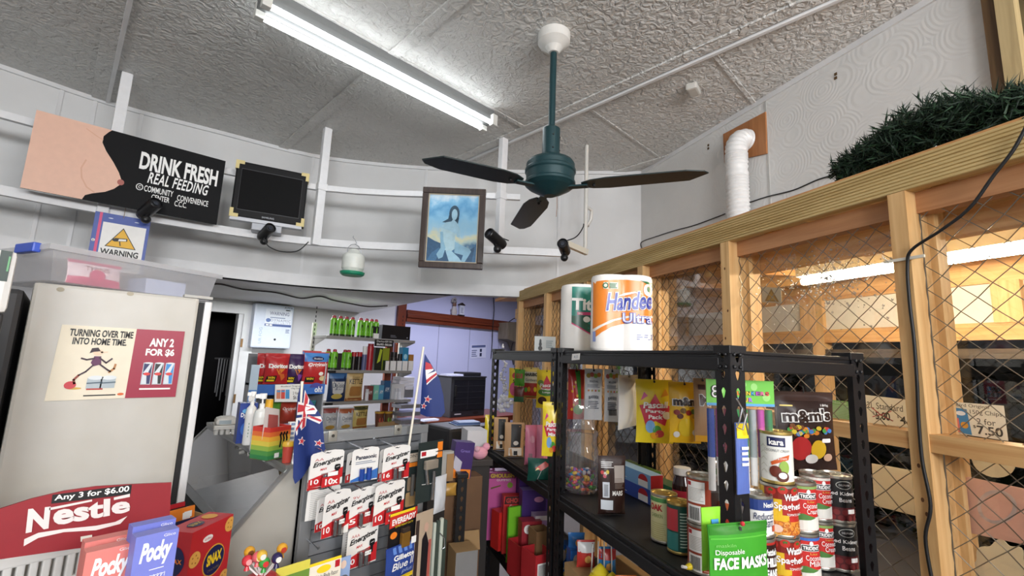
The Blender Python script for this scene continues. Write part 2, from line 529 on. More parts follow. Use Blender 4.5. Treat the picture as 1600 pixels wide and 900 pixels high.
# bulkhead: a curved white wall hanging from the ceiling
bp = [(-2.6, 4.15), (-1.6, 4.28), (-.5, 4.38), (.06, 4.42), (.74, 4.3), (1.43, 4.15), (1.96, 3.83), (2.40, 3.46), (2.86, 3.0), (3.19, 2.645), (3.70, 2.04)]
cp = []
for i in range(len(bp) - 1):
    p0, p1, p2, p3 = bp[max(i - 1, 0)], bp[i], bp[i + 1], bp[min(i + 2, len(bp) - 1)]
    k = 1 if i >= 8 else 4
    for j in range(k):
        t = j / k
        cp.append(tuple(0.5 * (2 * p1[a] + (p2[a] - p0[a]) * t + (2 * p0[a] - 5 * p1[a] + 4 * p2[a] - p3[a]) * t * t + (3 * p1[a] - p0[a] - 3 * p2[a] + p3[a]) * t ** 3) for a in (0, 1)))
cp.append(bp[-1])
def strip(mb, pts, z0, z1, off, th, mat):
    """standing strip following a line in plan, pushed off towards the shop"""
    n = len(pts); fr, bk = [], []
    for i, p in enumerate(pts):
        a, b = Vector(pts[max(i - 1, 0)]), Vector(pts[min(i + 1, n - 1)])
        t = (b - a).normalized(); nn = Vector((t.y, -t.x))
        q = Vector(p) + nn * off; r = Vector(p) + nn * (off - th)
        fr.append(q); bk.append(r)
    vs = [(p.x, p.y, z0) for p in fr] + [(p.x, p.y, z1) for p in fr] + [(p.x, p.y, z0) for p in bk] + [(p.x, p.y, z1) for p in bk]
    fs = []
    for i in range(n - 1):
        fs += [(i, i + 1, n + i + 1, n + i), (2 * n + i, 3 * n + i, 3 * n + i + 1, 2 * n + i + 1), (n + i, n + i + 1, 3 * n + i + 1, 3 * n + i), (i, 2 * n + i, 2 * n + i + 1, i + 1)]
    fs += [(0, n, 3 * n, 2 * n), (n - 1, 3 * n - 1, 4 * n - 1, 2 * n - 1)]
    return mb.add(vs, fs, mat)
bw = MB()
strip(bw, cp, ZB, H, 0, 0.09, M_WALL)
strip(bw, cp, ZB, ZB + 0.10, 0.014, 0.02, M_TRIMW)
strip(bw, cp, H - 0.03, H, 0.02, 0.02, M_TRIMW)
structure(bw.build('wall_bulkhead', smooth_angle=12))
def nearest(px, py):
    r = ray(px, py)
    best = min(range(len(cp) * 20 - 20), key=lambda i: abs((cp[i // 20][0] + (cp[i // 20 + 1][0] - cp[i // 20][0]) * (i % 20) / 20) * r[1] - (cp[i // 20][1] + (cp[i // 20 + 1][1] - cp[i // 20][1]) * (i % 20) / 20) * r[0]) + (0 if (cp[i // 20][1] * r[1]) > 0 else 9))
    i = best // 20; t = best % 20 / 20
    a, b = Vector(cp[i]), Vector(cp[i + 1]); d = (b - a).normalized()
    return a.lerp(b, t), d, Vector((d.y, -d.x))
jt = MB()
for px, py in ((92, 170), (147, 175), (218, 200), (480, 330), (665, 290), (874, 300)):
    p, d, nn = nearest(px, py)
    a = p - d * 0.012; b = p + d * 0.012
    jt.beam((p.x + nn.x * 0.004, p.y + nn.y * 0.004, ZB + 0.1), (p.x + nn.x * 0.004, p.y + nn.y * 0.004, H - 0.03), 0.022, 0.014, M_TRIMW, up=(nn.x, nn.y, 0))
structure(jt.build('trim_1'))
# soffit behind the bulkhead
so = MB()
pl = [p for p in cp if p[0] <= 2.52]
poly = pl + [(2.56, 3.36), (3.05, YB), (-2.6, YB)]
so.add([(x, y, ZB) for x, y in poly] + [(x, y, ZB + 0.05) for x, y in poly], [tuple(range(len(poly))), tuple(range(2 * len(poly) - 1, len(poly) - 1, -1))] + [(i, (i + 1) % len(poly), len(poly) + (i + 1) % len(poly), len(poly) + i) for i in range(len(poly))], M_LOWER)
structure(so.build('ceiling_soffit'))
# ceiling cover battens, straight boards running to the back and across
cb = MB()
for x, w in ((0.0, 0.05), (1.22, 0.045), (2.39, 0.055), (3.55, 0.05)):
    cb.box((x - w / 2 - 0.03, -3.2, H - 0.012), (x + w / 2, 4.6, H), M_CEIL)
for x in (0.035, 2.44):
    cb.box((x - 0.012, -3.2, H - 0.022), (x + 0.012, 4.6, H), M_TRIMW)
cb.box((-2.6, 2.30, H - 0.008), (2.39, 2.34, H), M_CEIL)
cb.box((2.42, 0.90, H - 0.006), (5, 0.93, H), M_CEIL)
cb.box((2.42, 1.78, H - 0.006), (5, 1.80, H), M_CEIL)
structure(cb.build('trim_2', bevel=0.004))
# white wall over the partition
ww = MB()
ww.T = Matrix.Rotation(TH, 4, 'Z')
ww.box((UW, -3.5, 2.21), (UW + 0.1, 3.53, H), M_SWIRL)
structure(ww.build('wall_right'))
wj = MB(); wj.T = Matrix.Rotation(TH, 4, 'Z')
for px in (1200,):
    v = uv(at_u(px, 250, UW))[1]
    wj.box((UW - 0.003, v - 0.008, 2.2), (UW, v + 0.008, H), C('#b9b9b6', 0.6))
wj.box((UW - 0.012, -3.5, H - 0.035), (UW, 3.5, H), M_TRIMW)
wj.box((UW - 0.03, 3.46, 2.2), (UW, 3.52, H), M_TRIMW)
rusty = C('#5a4326', 0.8)
for px, py in ((1306, 116), (1306, 122), (1107, 227), (1107, 232), (1198, 142)):
    p = at_u(px, py, UW); u_, v_ = uv(p)
    wj.box((UW - 0.004, v_ - 0.007, p.z - 0.008), (UW + 0.001, v_ + 0.007, p.z + 0.008), rusty)
structure(wj.build('trim_3'))
# brown framed window at the far right
vw = uv(at_u(1548, 60, UW))[1]
w1 = thing('window_1', 'brown framed window high on the white wall', 'window', (0, 0, 0), TH)
del w1['label']; del w1['category']; structure(w1)
wf = MB()
z0 = at_u(1570, 168, UW).z
wf.box((UW - 0.04, vw - 0.045, z0), (UW, vw, H), wood('dark_trim', '#4b3620', '#6d5334', axis='z'))
wf.box((UW - 0.055, vw - 0.10, z0), (UW, vw - 0.045, H), wood('pale_trim', '#a8946a', '#c2ae82', axis='z'))
wf.box((UW - 0.04, vw - 1.2, z0 - 0.05), (UW, vw, z0), wood('dark_sill', '#4b3620', '#6d5334', axis='y'))
wf.build('window_frame', w1)
MB().box((UW - 0.012, vw - 1.2, z0), (UW - 0.004, vw - 0.10, H), bumpy('dim_brown_pane', '#6f6448', 0.15, 4, 0.1, 0.01, 'noise', '#4b4433', 3)).build('window_pane', w1)

# ================================================================== TIMBER PARTITION
part_ = thing('timber_partition', 'pine stud partition with chain link mesh and clear sheeting along the right side', 'partition', (0, 0, 0), TH)
U0 = 1.46
prof = []
n_r = 9; zb_, zt_ = 2.117, 2.209
for i in range(n_r):
    a = zb_ + (zt_ - zb_) * i / n_r; s_ = (zt_ - zb_) / n_r
    prof += [(U0 + 0.004, a), (U0, a + s_ * 0.2), (U0, a + s_ * 0.7), (U0 + 0.004, a + s_ * 0.92)]
prof += [(U0 + 0.004, zt_), (U0 + 0.034, zt_), (U0 + 0.034, zb_)]
tb = MB()
k_ = len(prof)
tb.add([(u, -0.9, z) for u, z in prof] + [(u, 3.92, z) for u, z in prof], [tuple(range(k_ - 1, -1, -1)), tuple(range(k_, 2 * k_))] + [(i, (i + 1) % k_, k_ + (i + 1) % k_, k_ + i) for i in range(k_)], M_TREAT)
tb.build('reeded_top_board', part_)
MB().box((U0 + 0.045, -0.9, 2.055), (U0 + 0.09, 3.9, 2.117), M_WARMLIT).build('top_plate', part_)
# ledge over the partition
MB().box((U0 + 0.034, -0.9, 2.19), (UW, 3.9, 2.205), C('#c9b08a', 0.7)).build('ledge_board', part_)
studs = [0.231, 0.831, 1.470, 2.055, 2.652, 3.294, 3.9]
knot = C('#6b4526', 0.7)
OA = .831 - uv(at_u(1480, 520, U0 + .125))[1]; OB = .831 - uv(at_u(1440, 520, U0 + .125))[1]
for v in studs:
    st = MB().box((U0, v - 0.045, 0), (U0 + 0.088, v, 2.117), M_PINE)
    rg = random.Random(int(v * 100))
    for _ in range(4):
        z = rg.uniform(1.2, 2.05); st.map = lambda x, zz, lay, v=v: (U0 - 0.0006, v - x, zz)
        st.decal(ell(rg.uniform(0.01, 0.035), z, 0.004, 0.006, 8), knot)
    st.build('stud', part_)
    MB().box((U0 + 0.088, v - 0.062, 0.0), (U0 + 0.108, v - 0.018, 2.117), M_PINE).build('stop_batten', part_)
    MB().box((U0 + 0.125, v - OA, 0), (U0 + 0.165, v - OB, 2.09), M_PINE).build('outer_stud', part_)
steel = C('#8f8a80', 0.35, 0.85)
rustwire = C('#5a5148', 0.5, 0.6)
ends = [-0.4] + studs
for i in range(len(studs)):
    v0, v1 = ends[i], studs[i] - 0.045
    MB().box((U0 + 0.004, v0, 1.400), (U0 + 0.088, v1, 1.446), M_PINEY).build('middle_rail', part_)
    mw = MB(); d = 0.0675; dh = 0.0345
    nw = int((v1 - v0) / dh) + 1
    for k in range(nw):
        zs = 0.62; pts = []
        j = 0
        while zs < 2.075:
            vv = min(max(v0 + (k + ((j + k) % 2)) * dh, v0), v1)
            pts.append((U0 + 0.055 + (0.003 if (j % 2) else -0.003), vv, zs))
            zs += d / 2; j += 1
        mw.tube(pts, 0.0017, steel if i < 3 else rustwire, n=5, cap=False)
    mw.build('chain_link_mesh', part_)
    MB().box((U0 + 0.108, v0, 0.6), (U0 + 0.111, v1, 2.055), M_GLASS).build('clear_sheet', part_)
# raindrops on the sheet near the lamp
rd = MB()
rg = random.Random(3)
drop = clear('water_drop', gloss=0.5, rough=0.25)
c0 = at_u(1290, 430, U0 + 0.112)
for _ in range(900):
    r_ = abs(rg.gauss(0, 0.10)); a = rg.uniform(0, 2 * PI)
    u_, v_ = uv(c0); v_ += r_ * math.cos(a) * 1.5; z = c0.z + r_ * math.sin(a) * 0.75 - 0.01
    if not (0.85 < v_ < 1.42 and 1.5 < z < 2.05): continue
    q = rg.choice((0.0014, 0.0018, 0.0026, 0.0036))
    rd.sphere((U0 + 0.1125, v_, z), q, drop, 6, (0.6, 1, 1.1))
tag(rd.build('raindrops', None, (0, 0, 0), TH), 'small raindrops speckling the clear sheet below the porch lamp', 'water drops', kind='stuff')

# ================================================================== VERANDAH BEYOND THE PARTITION
ver = thing('verandah_frame', 'pine verandah frame with rafters and white panels seen through the mesh', 'verandah', (0, 0, 0), TH)
MB().box((1.63, -2.5, 2.00), (1.675, 4.4, 2.10), M_PINEY).build('ledger', ver)
MB().box((2.02, -2.5, 2.10), (2.065, 4.4, 2.22), M_TREAT).build('purlin', ver)
for v in np.arange(-1.6, 4.4, 0.6):
    MB().beam((1.66, v, 2.16), (3.6, v + 0.1, 2.30), 0.045, 0.10, M_PINEX).build('rafter', ver)
for u in (2.75,):
    MB().box((u, -2.5, 2.15), (u + 0.045, 4.6, 2.24), M_PINEY).build('purlin', ver)
rf = MB()
rf.add([(1.5, -2.6, 2.20), (3.9, -2.6, 2.40), (3.9, 4.7, 2.40), (1.5, 4.7, 2.20), (1.5, -2.6, 2.23), (3.9, -2.6, 2.43), (3.9, 4.7, 2.43), (1.5, 4.7, 2.23)], [(0, 3, 2, 1), (4, 5, 6, 7), (0, 1, 5, 4), (1, 2, 6, 5), (2, 3, 7, 6), (3, 0, 4, 7)], wood('roof_ply', '#b98450', '#cf9c66', axis='x', scale=6))
rf.build('roof_sheet', ver)
UO = 3.35
def zo(px, py): return at_u(px, py, UO).z
MB().box((UO, -2.5, zo(1500, 447)), (UO + 0.05, 4.7, zo(1500, 447) + 0.22), M_PINEY).build('outer_plate', ver)
MB().box((UO, -2.5, zo(1500, 532)), (UO + 0.05, 4.7, zo(1500, 506)), M_PINEY).build('outer_rail', ver)
MB().box((UO, -2.5, zo(1500, 560)), (UO + 0.04, 4.7, zo(1500, 545)), wood('old_rail', '#3f342a', '#57493a', axis='y')).build('lower_rail', ver)
MB().box((UO + 0.03, -2.5, zo(1500, 507)), (UO + 0.04, 4.7, zo(1500, 446)), C('#ddd9cf', 0.6)).build('white_panel', ver)
for px in (1066, 1262, 1575):
    v = uv(at_u(px, 480, UO))[1]
    MB().box((UO - 0.01, v - 0.06, zo(1500, 507)), (UO + 0.03, v + 0.06, zo(1500, 446)), M_PINE).build('panel_post', ver)
for v in (-1.2, 0.6, 2.4, 4.2):
    MB().box((UO - 0.005, v, 0), (UO + 0.08, v + 0.09, 2.3), M_PINE).build('outer_post', ver)
gm = MB(); gm.T = Matrix.Rotation(TH, 4, 'Z')
gm.box((1.5, -4, -0.1), (9, 9, -0.02), C('#34432a', 0.95, spec=0.1))
structure(gm.build('ground'))
# dark night bushes outside
bs = MB()
leaf = C('#0a1107', 1.0, spec=0.0)
rg = random.Random(5)
for k in range(2600):
    u = rg.uniform(5.0, 6.0); v = rg.uniform(-0.6, 7.5); z = rg.uniform(0, 1.9) * (0.75 + 0.25 * math.sin(v * 3))
    a, b = rg.uniform(0, 2 * PI), rg.uniform(-1, 1); l = rg.uniform(0.10, 0.22)
    dx, dy, dz = math.cos(a) * l, math.sin(a) * l, b * l * 0.7
    bs.add([(u, v, z), (u + dx * .5 + dy * .3, v + dy * .5 - dx * .3, z + dz * .5), (u + dx, v + dy, z + dz), (u + dx * .5 - dy * .3, v + dy * .5 + dx * .3, z + dz * .5)], [(0, 1, 2, 3)], leaf)
bs.box((6.2, -0.7, 0), (6.3, 8, 2.6), C('#10140d', 0.9))  # dark board added behind the leaves, stands in for night darkness
tag(bs.build('hedge', None, (0, 0, 0), TH), 'dark night hedge beyond the verandah', 'hedge', kind='stuff')
# porch lamp
pa, pb = at_u(1255, 440, 2.4), at_u(1600, 394, 2.4)
_, va = uv(pa); vb = va - 1.25
lamp = thing('porch_tube_light', 'long white tube lamp shining on the verandah beyond the mesh', 'lamp', W(2.4, (va + vb) / 2, pa.z), TH)
l2 = (va - vb) / 2
MB().tube([(0, -l2, 0), (0, l2, 0)], 0.021, emit('porch_tube_glow', (1.0, 0.84, 0.58), 150), 12).build('tube', lamp)
MB().cbox((-0.035, -l2 - 0.02, 0.024), (0.035, l2 + 0.02, 0.08), C('#e6e6e2', 0.4)).build('batten_body', lamp)
# ================================================================== THINGS UNDER THE CEILING
WHITE = C('#e8e8e8', 0.4)
INK = C('#121214', 0.5)
PAPER = C('#f2f1ee', 0.6)
GREYM = C('#9b9ea3', 0.35, 0.7)
CHROME = C('#c9cbd0', 0.18, 0.95)

# fluorescent light
lx0, lx1, ly = 0.505, 2.008, 2.35
fl = thing('fluorescent_light', 'twin white fluorescent tube light glowing on the plaster ceiling', 'light', ((lx0 + lx1) / 2, ly, H), 0)
hl = (lx1 - lx0) / 2
fb = MB()
fb.prism([(-0.03, 0), (0.03, 0), (0.045, -0.06), (0.05, -0.105), (-0.05, -0.105), (-0.045, -0.06)], -hl - 0.02, hl + 0.02, C('#6f7171', 0.5))
fb.v = [(p[1], p[0], p[2]) for p in fb.v]
fb.build('body', fl)
TUBE = emit('fluorescent_glow', (0.94, 0.98, 1.0), TUBE_E * 4)
for s_ in (-1, 1):
    t_ = MB().tube([(-hl + 0.02, s_ * 0.056, -0.124), (hl - 0.02, s_ * 0.056, -0.124)], 0.0145, TUBE, 14).build('tube', fl)
    for e in (-1, 1):
        MB().cbox((e * hl - 0.022 if e > 0 else -hl - 0.022, s_ * 0.056 - 0.02, -0.142), (e * hl + 0.022 if e > 0 else -hl + 0.022, s_ * 0.056 + 0.02, -0.06), C('#d8d8d2', 0.5)).build('lamp_holder', fl)

# ceiling fan
FX, FY = 1.7255, 1.498
zt = at_y(866, 205, FY).z; zm0 = at_y(866, 250, FY).z; zm1 = at_y(866, 306, FY).z; zc = at_y(866, 84, FY).z
fan = thing('ceiling_fan', 'dark green three bladed ceiling fan hanging from a white cup', 'fan', (FX, FY, H), 0)
GRN = C('#1b3b40', 0.4, 0.2, name='fan_green'); BLD = C('#1d2a2b', 0.4, 0.1, name='fan_blade')
z = lambda a: a - H
MB().lathe([(0, 0), (0.09, -0.0), (0.088, -0.05), (0.05, z(zc) + 0.03), (0.028, z(zc)), (0.0, z(zc))], C('#d5d4cf', 0.5), 28).build('ceiling_cup', fan)
MB().tube([(0, 0, z(zc) + 0.01), (0, 0, z(zt))], 0.018, GRN, 16).build('rod', fan)
sl = MB().lathe([(0, z(zt) + 0.012), (0.03, z(zt) + 0.012), (0.047, z(zt)), (0.047, z(zm0)), (0, z(zm0))], GRN, 24)
for a in (-2.2, -1.0, 0.4):
    for zz in (0.3, 0.75):
        t = z(zt) + (z(zm0) - z(zt)) * zz
        sl.sphere((0.044 * math.cos(a), 0.044 * math.sin(a), t), 0.006, INK, 8)
sl.build('sleeve', fan)
mz0, mz1 = z(zm0), z(zm1); mh = mz0 - mz1
MB().lathe([(0, mz0), (0.075, mz0), (0.118, mz0 - mh * 0.12), (0.128, mz0 - mh * 0.2), (0.128, mz0 - mh * 0.32), (0.134, mz0 - mh * 0.36), (0.134, mz0 - mh * 0.42), (0.128, mz0 - mh * 0.46), (0.126, mz0 - mh * 0.66), (0.133, mz0 - mh * 0.7), (0.133, mz0 - mh * 0.76), (0.115, mz0 - mh * 0.84), (0.07, mz1 + 0.006), (0.03, mz1 - 0.012), (0, mz1 - 0.012)], GRN, 36).build('motor', fan)
zbl = at_y(866, 297, FY).z
for px, py in ((667, 250), (1107, 272), (806, 362)):
    tip = at_z(px, py, zbl)
    ang = math.atan2(tip.y - FY, tip.x - FX)
    bl = MB()
    rl = min(max(math.hypot(tip.x - FX, tip.y - FY), 0.68), 0.80)
    out = [(0.17, -0.03), (0.22, -0.058), (0.30, -0.072), (rl - 0.10, -0.068), (rl - 0.02, -0.04), (rl, -0.01), (rl - 0.08, 0.068), (0.30, 0.075), (0.22, 0.06), (0.17, 0.03)]
    tl = R(2)
    rows = [(x, w) for x, w in out]
    lo = [(x, w * math.cos(tl), z(zbl) + w * math.sin(tl)) for x, w in rows]
    hi = [(x, y, q + 0.006) for x, y, q in lo]
    n_ = len(lo)
    bl.T = Matrix.Rotation(ang, 4, 'Z')
    bl.add(lo + hi, [tuple(range(n_ - 1, -1, -1)), tuple(range(n_, 2 * n_))] + [(i, (i + 1) % n_, n_ + (i + 1) % n_, n_ + i) for i in range(n_)], BLD)
    b_ = bl.build('blade', fan)
    br = MB(); br.T = Matrix.Rotation(ang, 4, 'Z')
    br.beam((0.09, 0, z(zbl) - 0.004), (0.20, 0, z(zbl) - 0.006), 0.04, 0.008, GRN)
    for q in (0.19, 0.23): br.sphere((q, 0, z(zbl) - 0.006), 0.009, INK, 8)
    br.build('bracket', b_)
MB().tube([(0.06, 0.0, mz1), (0.062, 0, mz1 - 0.06), (0.058, 0, mz1 - 0.11)], 0.0015, C('#8a5a35', 0.6), 5).build('pull_cord', fan)

# ceiling junction box
p = at_z(1083, 135, H)
jb = MB().cbox((-0.055, -0.035, -0.045), (0.055, 0.035, 0), C('#c6c4bd', 0.6), 0.012)
tag(jb.build('junction_box', None, p, R(10)), 'small white junction box on the ceiling right of the fan', 'electrical box')

# ------------------------------------------------------------------ white pipe rack in front of the bulkhead
rp_ = [(-2.3, 3.45), (-1.2, 3.78), (.10, 3.88), (1.33, 3.58), (2.37, 2.60), (2.76, 2.23)]
rc = []
for i in range(len(rp_) - 1):
    p0, p1, p2, p3 = rp_[max(i - 1, 0)], rp_[i], rp_[i + 1], rp_[min(i + 2, len(rp_) - 1)]
    for j in range(5):
        t = j / 5
        rc.append(tuple(0.5 * (2 * p1[a] + (p2[a] - p0[a]) * t + (2 * p0[a] - 5 * p1[a] + 4 * p2[a] - p3[a]) * t * t + (3 * p1[a] - p0[a] - 3 * p2[a] + p3[a]) * t ** 3) for a in (0, 1)))
rc.append(rp_[-1])
zu, zl = at_y(500, 294, 3.58).z, at_y(490, 378, 3.58).z
rack = thing('pipe_rack', 'white painted pipe rack with two curved rails hung from the ceiling', 'rack', (1.33, 3.58, ZB), 0)
def rk(mb): mb.T = Matrix.Translation((-1.33, -3.58, -ZB)); return mb
WP = C('#e6e7e9', 0.4, name='rack_white')
strip(rk(MB()), [p for p in rc if p[0] < 2.55], zu - 0.022, zu + 0.022, 0.02, 0.035, WP).build('upper_rail', rack, smooth_angle=30)
strip(rk(MB()), rc, zl - 0.028, zl + 0.028, 0.02, 0.035, WP).build('lower_rail', rack, smooth_angle=30)
for (x, y) in ((.10, 3.88), (1.33, 3.58), (2.37, 2.6)):
    hp = rk(MB())
    hp.cbox((x - 0.03, y - 0.055, zl - 0.03), (x + 0.03, y - 0.005, H), WP, 0.005)
    hp.cbox((x - 0.036, y - 0.062, zu - 0.03), (x + 0.036, y - 0.002, zu + 0.03), WP, 0.005)
    hp.build('hanger', rack)
pole = thing('ceiling_pole', 'thin white pole from the ceiling carrying a short cream arm', 'pole', (2.92, 2.14, H), 0)
zq = at_y(916, 398, 2.14).z - H
MB().tube([(0, 0, 0), (0, 0, zq)], 0.016, C('#d6d4cd', 0.45), 10).build('post', pole)
pa_ = at_y(866, 385, 2.3) - Vector((2.92, 2.14, H))
MB().beam((pa_.x, 0.03, zq + 0.05), (0.02, 0.0, zq + 0.02), 0.035, 0.045, C('#d9d3c2', 0.5)).build('arm', pole)
MB().tube([(0.02, 0, zq + 0.40), (0.08, 0.0, zq + 0.39), (0.10, 0.02, zq + 0.32), (0.07, 0.03, zq + 0.26), (0.03, 0.01, zq + 0.26)], 0.014, C('#dcdad4', 0.5), 8).build('hook', pole)

# hanging signs and pictures
# painted sign board
loc, w, h = fit_at(36, 190 + 36, 350, 349 - 34, at_y(190, 265, 3.72), R(-3))
sg = MB(); sb_ = C('#131315', 0.6, spec=0.15, name='sign_black'); fl_ = C('#e3b8a2', 0.5, name='flesh_paint'); fl2 = C('#d9a88f', 0.5, name='flesh_paint_deep')
hs = 0.475
sg.box((-w / 2, 0, 0), (w / 2, 0.008, hs), sb_)
X = lambda t: -w / 2 + t * w
Z = lambda t: t * hs
body = [(0, 0), (0.27, 0), (0.28, 0.06), (0.31, 0.10), (0.37, 0.155), (0.41, 0.22), (0.435, 0.29), (0.438, 0.36), (0.42, 0.45), (0.385, 0.57), (0.34, 0.70), (0.315, 0.80), (0.315, 0.89), (0.335, 0.96), (0.35, 1.0), (0, 1.0)]
sg.decal([(X(a), Z(b)) for a, b in body], fl_, 1)
sg.stroke([(X(a), Z(b)) for a, b in ((0.255, 0.52), (0.24, 0.40), (0.25, 0.28), (0.28, 0.17), (0.32, 0.12))], 0.008, fl2, 2)
sg.stroke([(X(a), Z(b)) for a, b in ((0.23, 0.93), (0.29, 0.86), (0.315, 0.84))], 0.006, fl2, 2)
sg.decal(ell(X(0.437), Z(0.325), 0.017, 0.019, 16), C('#a85d52', 0.5), 3)
lw_ = C('#f0f0ee', 0.5)
sg.text('DRINK FRESH', X(0.515), Z(0.57), X(0.965), Z(0.82), lw_, 2, bold=0.035)
sg.text('REAL FEEDING', X(0.57), Z(0.40), X(0.92), Z(0.56), lw_, 2, bold=0.02, shear=0.25, spacing=1.1)
sg.text('COMMUNITY', X(0.56), Z(0.275), X(0.72), Z(0.36), lw_, 2, bold=0.01)
sg.text('CENTER', X(0.605), Z(0.18), X(0.705), Z(0.255), lw_, 2, bold=0.01)
sg.text('CONVENIENCE', X(0.745), Z(0.24), X(0.93), Z(0.325), lw_, 2, bold=0.01)
sg.text('C.C.C.', X(0.735), Z(0.155), X(0.805), Z(0.235), lw_, 2, bold=0.01)
sg.text('C', X(0.528), Z(0.30), X(0.542), Z(0.34), lw_, 2, bold=0.02)
q = ell(X(0.535), Z(0.32), 0.016, 0.02, 20); sg.stroke(q + [q[0]], 0.005, lw_, 2)
zs_ = at_y(190, 265, 3.72).z - hs / 2
tag(sg.build('sign_board', None, (loc.x, loc.y, zs_), (R(0), 0, R(-3))), 'black painted sign board with a pale flesh shape and white lettering, leaning on the rack', 'sign')

# television
th = R(-17)
loc, w, h = fit_y(363, 260, 479, 352, 3.58, th)
tv = thing('television', 'old flat black television with taped corners standing on the white rack', 'television', (loc.x, loc.y, loc.z), th)
TVB = C('#0d0d0f', 0.5, spec=0.2, name='tv_black')
t_ = MB().cbox((-w / 2, 0, 0.03), (w / 2, 0.07, h), TVB, 0.01)
t_.stroke([(-w * .42, .085), (w * .42, .085), (w * .42, h - .055), (-w * .42, h - .055), (-w * .42, .085)], 0.004, C('#2c2c30', 0.4), 1)
t_.build('case', tv)
MB().box((-w * .42, -0.001, 0.088), (w * .42, 0.004, h - .058), C('#0a0a0b', 0.55, spec=0.1)).build('screen', tv)
MB().box((-w * .5, 0.0, 0.005), (w * .48, 0.06, 0.03), C('#9fa1a6', 0.3, 0.6)).build('silver_strip', tv)
MB().text('SAMSUNG', -0.04, 0.045, 0.04, 0.058, GREYM, 2).build('maker_plate', tv)
MB().cbox((-0.1, 0.0, -0.05), (0.1, 0.1, 0.006), C('#8d8f94', 0.35, 0.5), 0.006).build('stand', tv)
tape = C('#d9c88d', 0.6)
for (a, b) in ((-w / 2, h), (w / 2, h), (-w / 2, 0.03), (w / 2, 0.03)):
    sx = 1 if a < 0 else -1; sz = -1 if b > 0.1 else 1
    k = MB()
    k.box((min(a - sx * .004, a + sx * .05), -0.002, min(b - sz * .004, b + sz * .022)), (max(a - sx * .004, a + sx * .05), 0.072, max(b - sz * .004, b + sz * .022)), tape)
    k.box((min(a - sx * .005, a + sx * .018), -0.003, min(b - sz * .004, b + sz * .06)), (max(a - sx * .005, a + sx * .018), 0.073, max(b - sz * .004, b + sz * .06)), tape)
    k.build('masking_tape', tv)

# framed picture: a plain blue painting of a seated figure under clouds
loc, w, h = fit(658, 296, 757, 420, 3.38, CAMR)
pt = thing('framed_painting', 'blue painting in a dark brown frame hanging on the rack', 'painting', loc, (R(2), 0, CAMR))
fm = MB(); FR = wood('dark_frame', '#2c211d', '#43332c', rough=0.35)
b = 0.045
for a in (((-w / 2, -0.02, 0), (w / 2, 0.02, b)), ((-w / 2, -0.02, h - b), (w / 2, 0.02, h)), ((-w / 2, -0.02, b), (-w / 2 + b, 0.02, h - b)), ((w / 2 - b, -0.02, b), (w / 2, 0.02, h - b))):
    fm.cbox(a[0], a[1], FR, 0.006)
fm.build('frame', pt)
sl_ = MB(); cr = C('#b9ad97', 0.5)
i0 = b + 0.008
for a in (((-w / 2 + b, -0.004, b), (w / 2 - b, 0.01, i0)), ((-w / 2 + b, -0.004, h - i0), (w / 2 - b, 0.01, h - b)), ((-w / 2 + b, -0.004, i0), (-w / 2 + i0, 0.01, h - i0)), ((w / 2 - i0, -0.004, i0), (w / 2 - b, 0.01, h - i0))):
    sl_.box(a[0], a[1], cr)
sl_.build('slip_moulding', pt)
# canvas material: cloudy blue with a warm band low down
cm, nt, bs_ = base_mat('painted_canvas')
N, L = nt.nodes, nt.links
tc = N.new('ShaderNodeTexCoord'); sep = N.new('ShaderNodeSeparateXYZ'); L.new(tc.outputs['Object'], sep.inputs[0])
mpz = N.new('ShaderNodeMapRange'); mpz.inputs['From Min'].default_value = 0; mpz.inputs['From Max'].default_value = h
L.new(sep.outputs['Z'], mpz.inputs['Value'])
no = N.new('ShaderNodeTexNoise'); no.inputs['Scale'].default_value = 9; no.inputs['Detail'].default_value = 6; L.new(tc.outputs['Object'], no.inputs['Vector'])
ad = N.new('ShaderNodeMath'); ad.operation = 'MULTIPLY_ADD'; ad.inputs[1].default_value = 0.5; L.new(no.outputs['Fac'], ad.inputs[0]); L.new(mpz.outputs[0], ad.inputs[2])
sb2 = N.new('ShaderNodeMath'); sb2.operation = 'SUBTRACT'; sb2.inputs[1].default_value = 0.25; L.new(ad.outputs[0], sb2.inputs[0])
rpc = N.new('ShaderNodeValToRGB'); cr_ = rpc.color_ramp
for pos, c in ((0.0, '#2f5a80'), (0.22, '#3f7099'), (0.30, '#a9c3c4'), (0.38, '#cfcfae'), (0.46, '#9cc6dc'), (0.62, '#86bfe0'), (0.74, '#5a9ccb'), (0.84, '#7fb9dc'), (1.0, '#4d8cc0')):
    e = cr_.elements.new(pos); e.color = hexlin(c)
cr_.elements.remove(cr_.elements[0])
L.new(sb2.outputs[0], rpc.inputs['Fac']); L.new(rpc.outputs['Color'], bs_.inputs['Base Color'])
bs_.inputs['Roughness'].default_value = 0.5
cv = MB().box((-w / 2 + i0, 0.0, i0), (w / 2 - i0, 0.008, h - i0), cm)
pw, ph = w - 2 * i0, h - 2 * i0
PX = lambda t: -pw / 2 + t * pw
PZ = lambda t: i0 + t * ph
def pp(pts): return [(PX(a), PZ(b)) for a, b in pts]
rk1, rk2 = C('#2d5578', 0.5, var=0.3, scale=60), C('#3d6c93', 0.5, var=0.3, scale=60)
sk1, sk2, dr, hr = C('#9cc4d8', 0.5, var=0.2), C('#86b2ca', 0.5, var=0.2), C('#a9cad6', 0.5, var=0.2), C('#27485f', 0.5, var=0.3)
cv.decal(pp([(0, 0), (1, 0), (1, 0.25), (0.9, 0.2), (0.8, 0.14), (0.6, 0.12), (0.4, 0.2), (0.3, 0.26), (0.15, 0.3), (0, 0.36)]), rk1, 1)
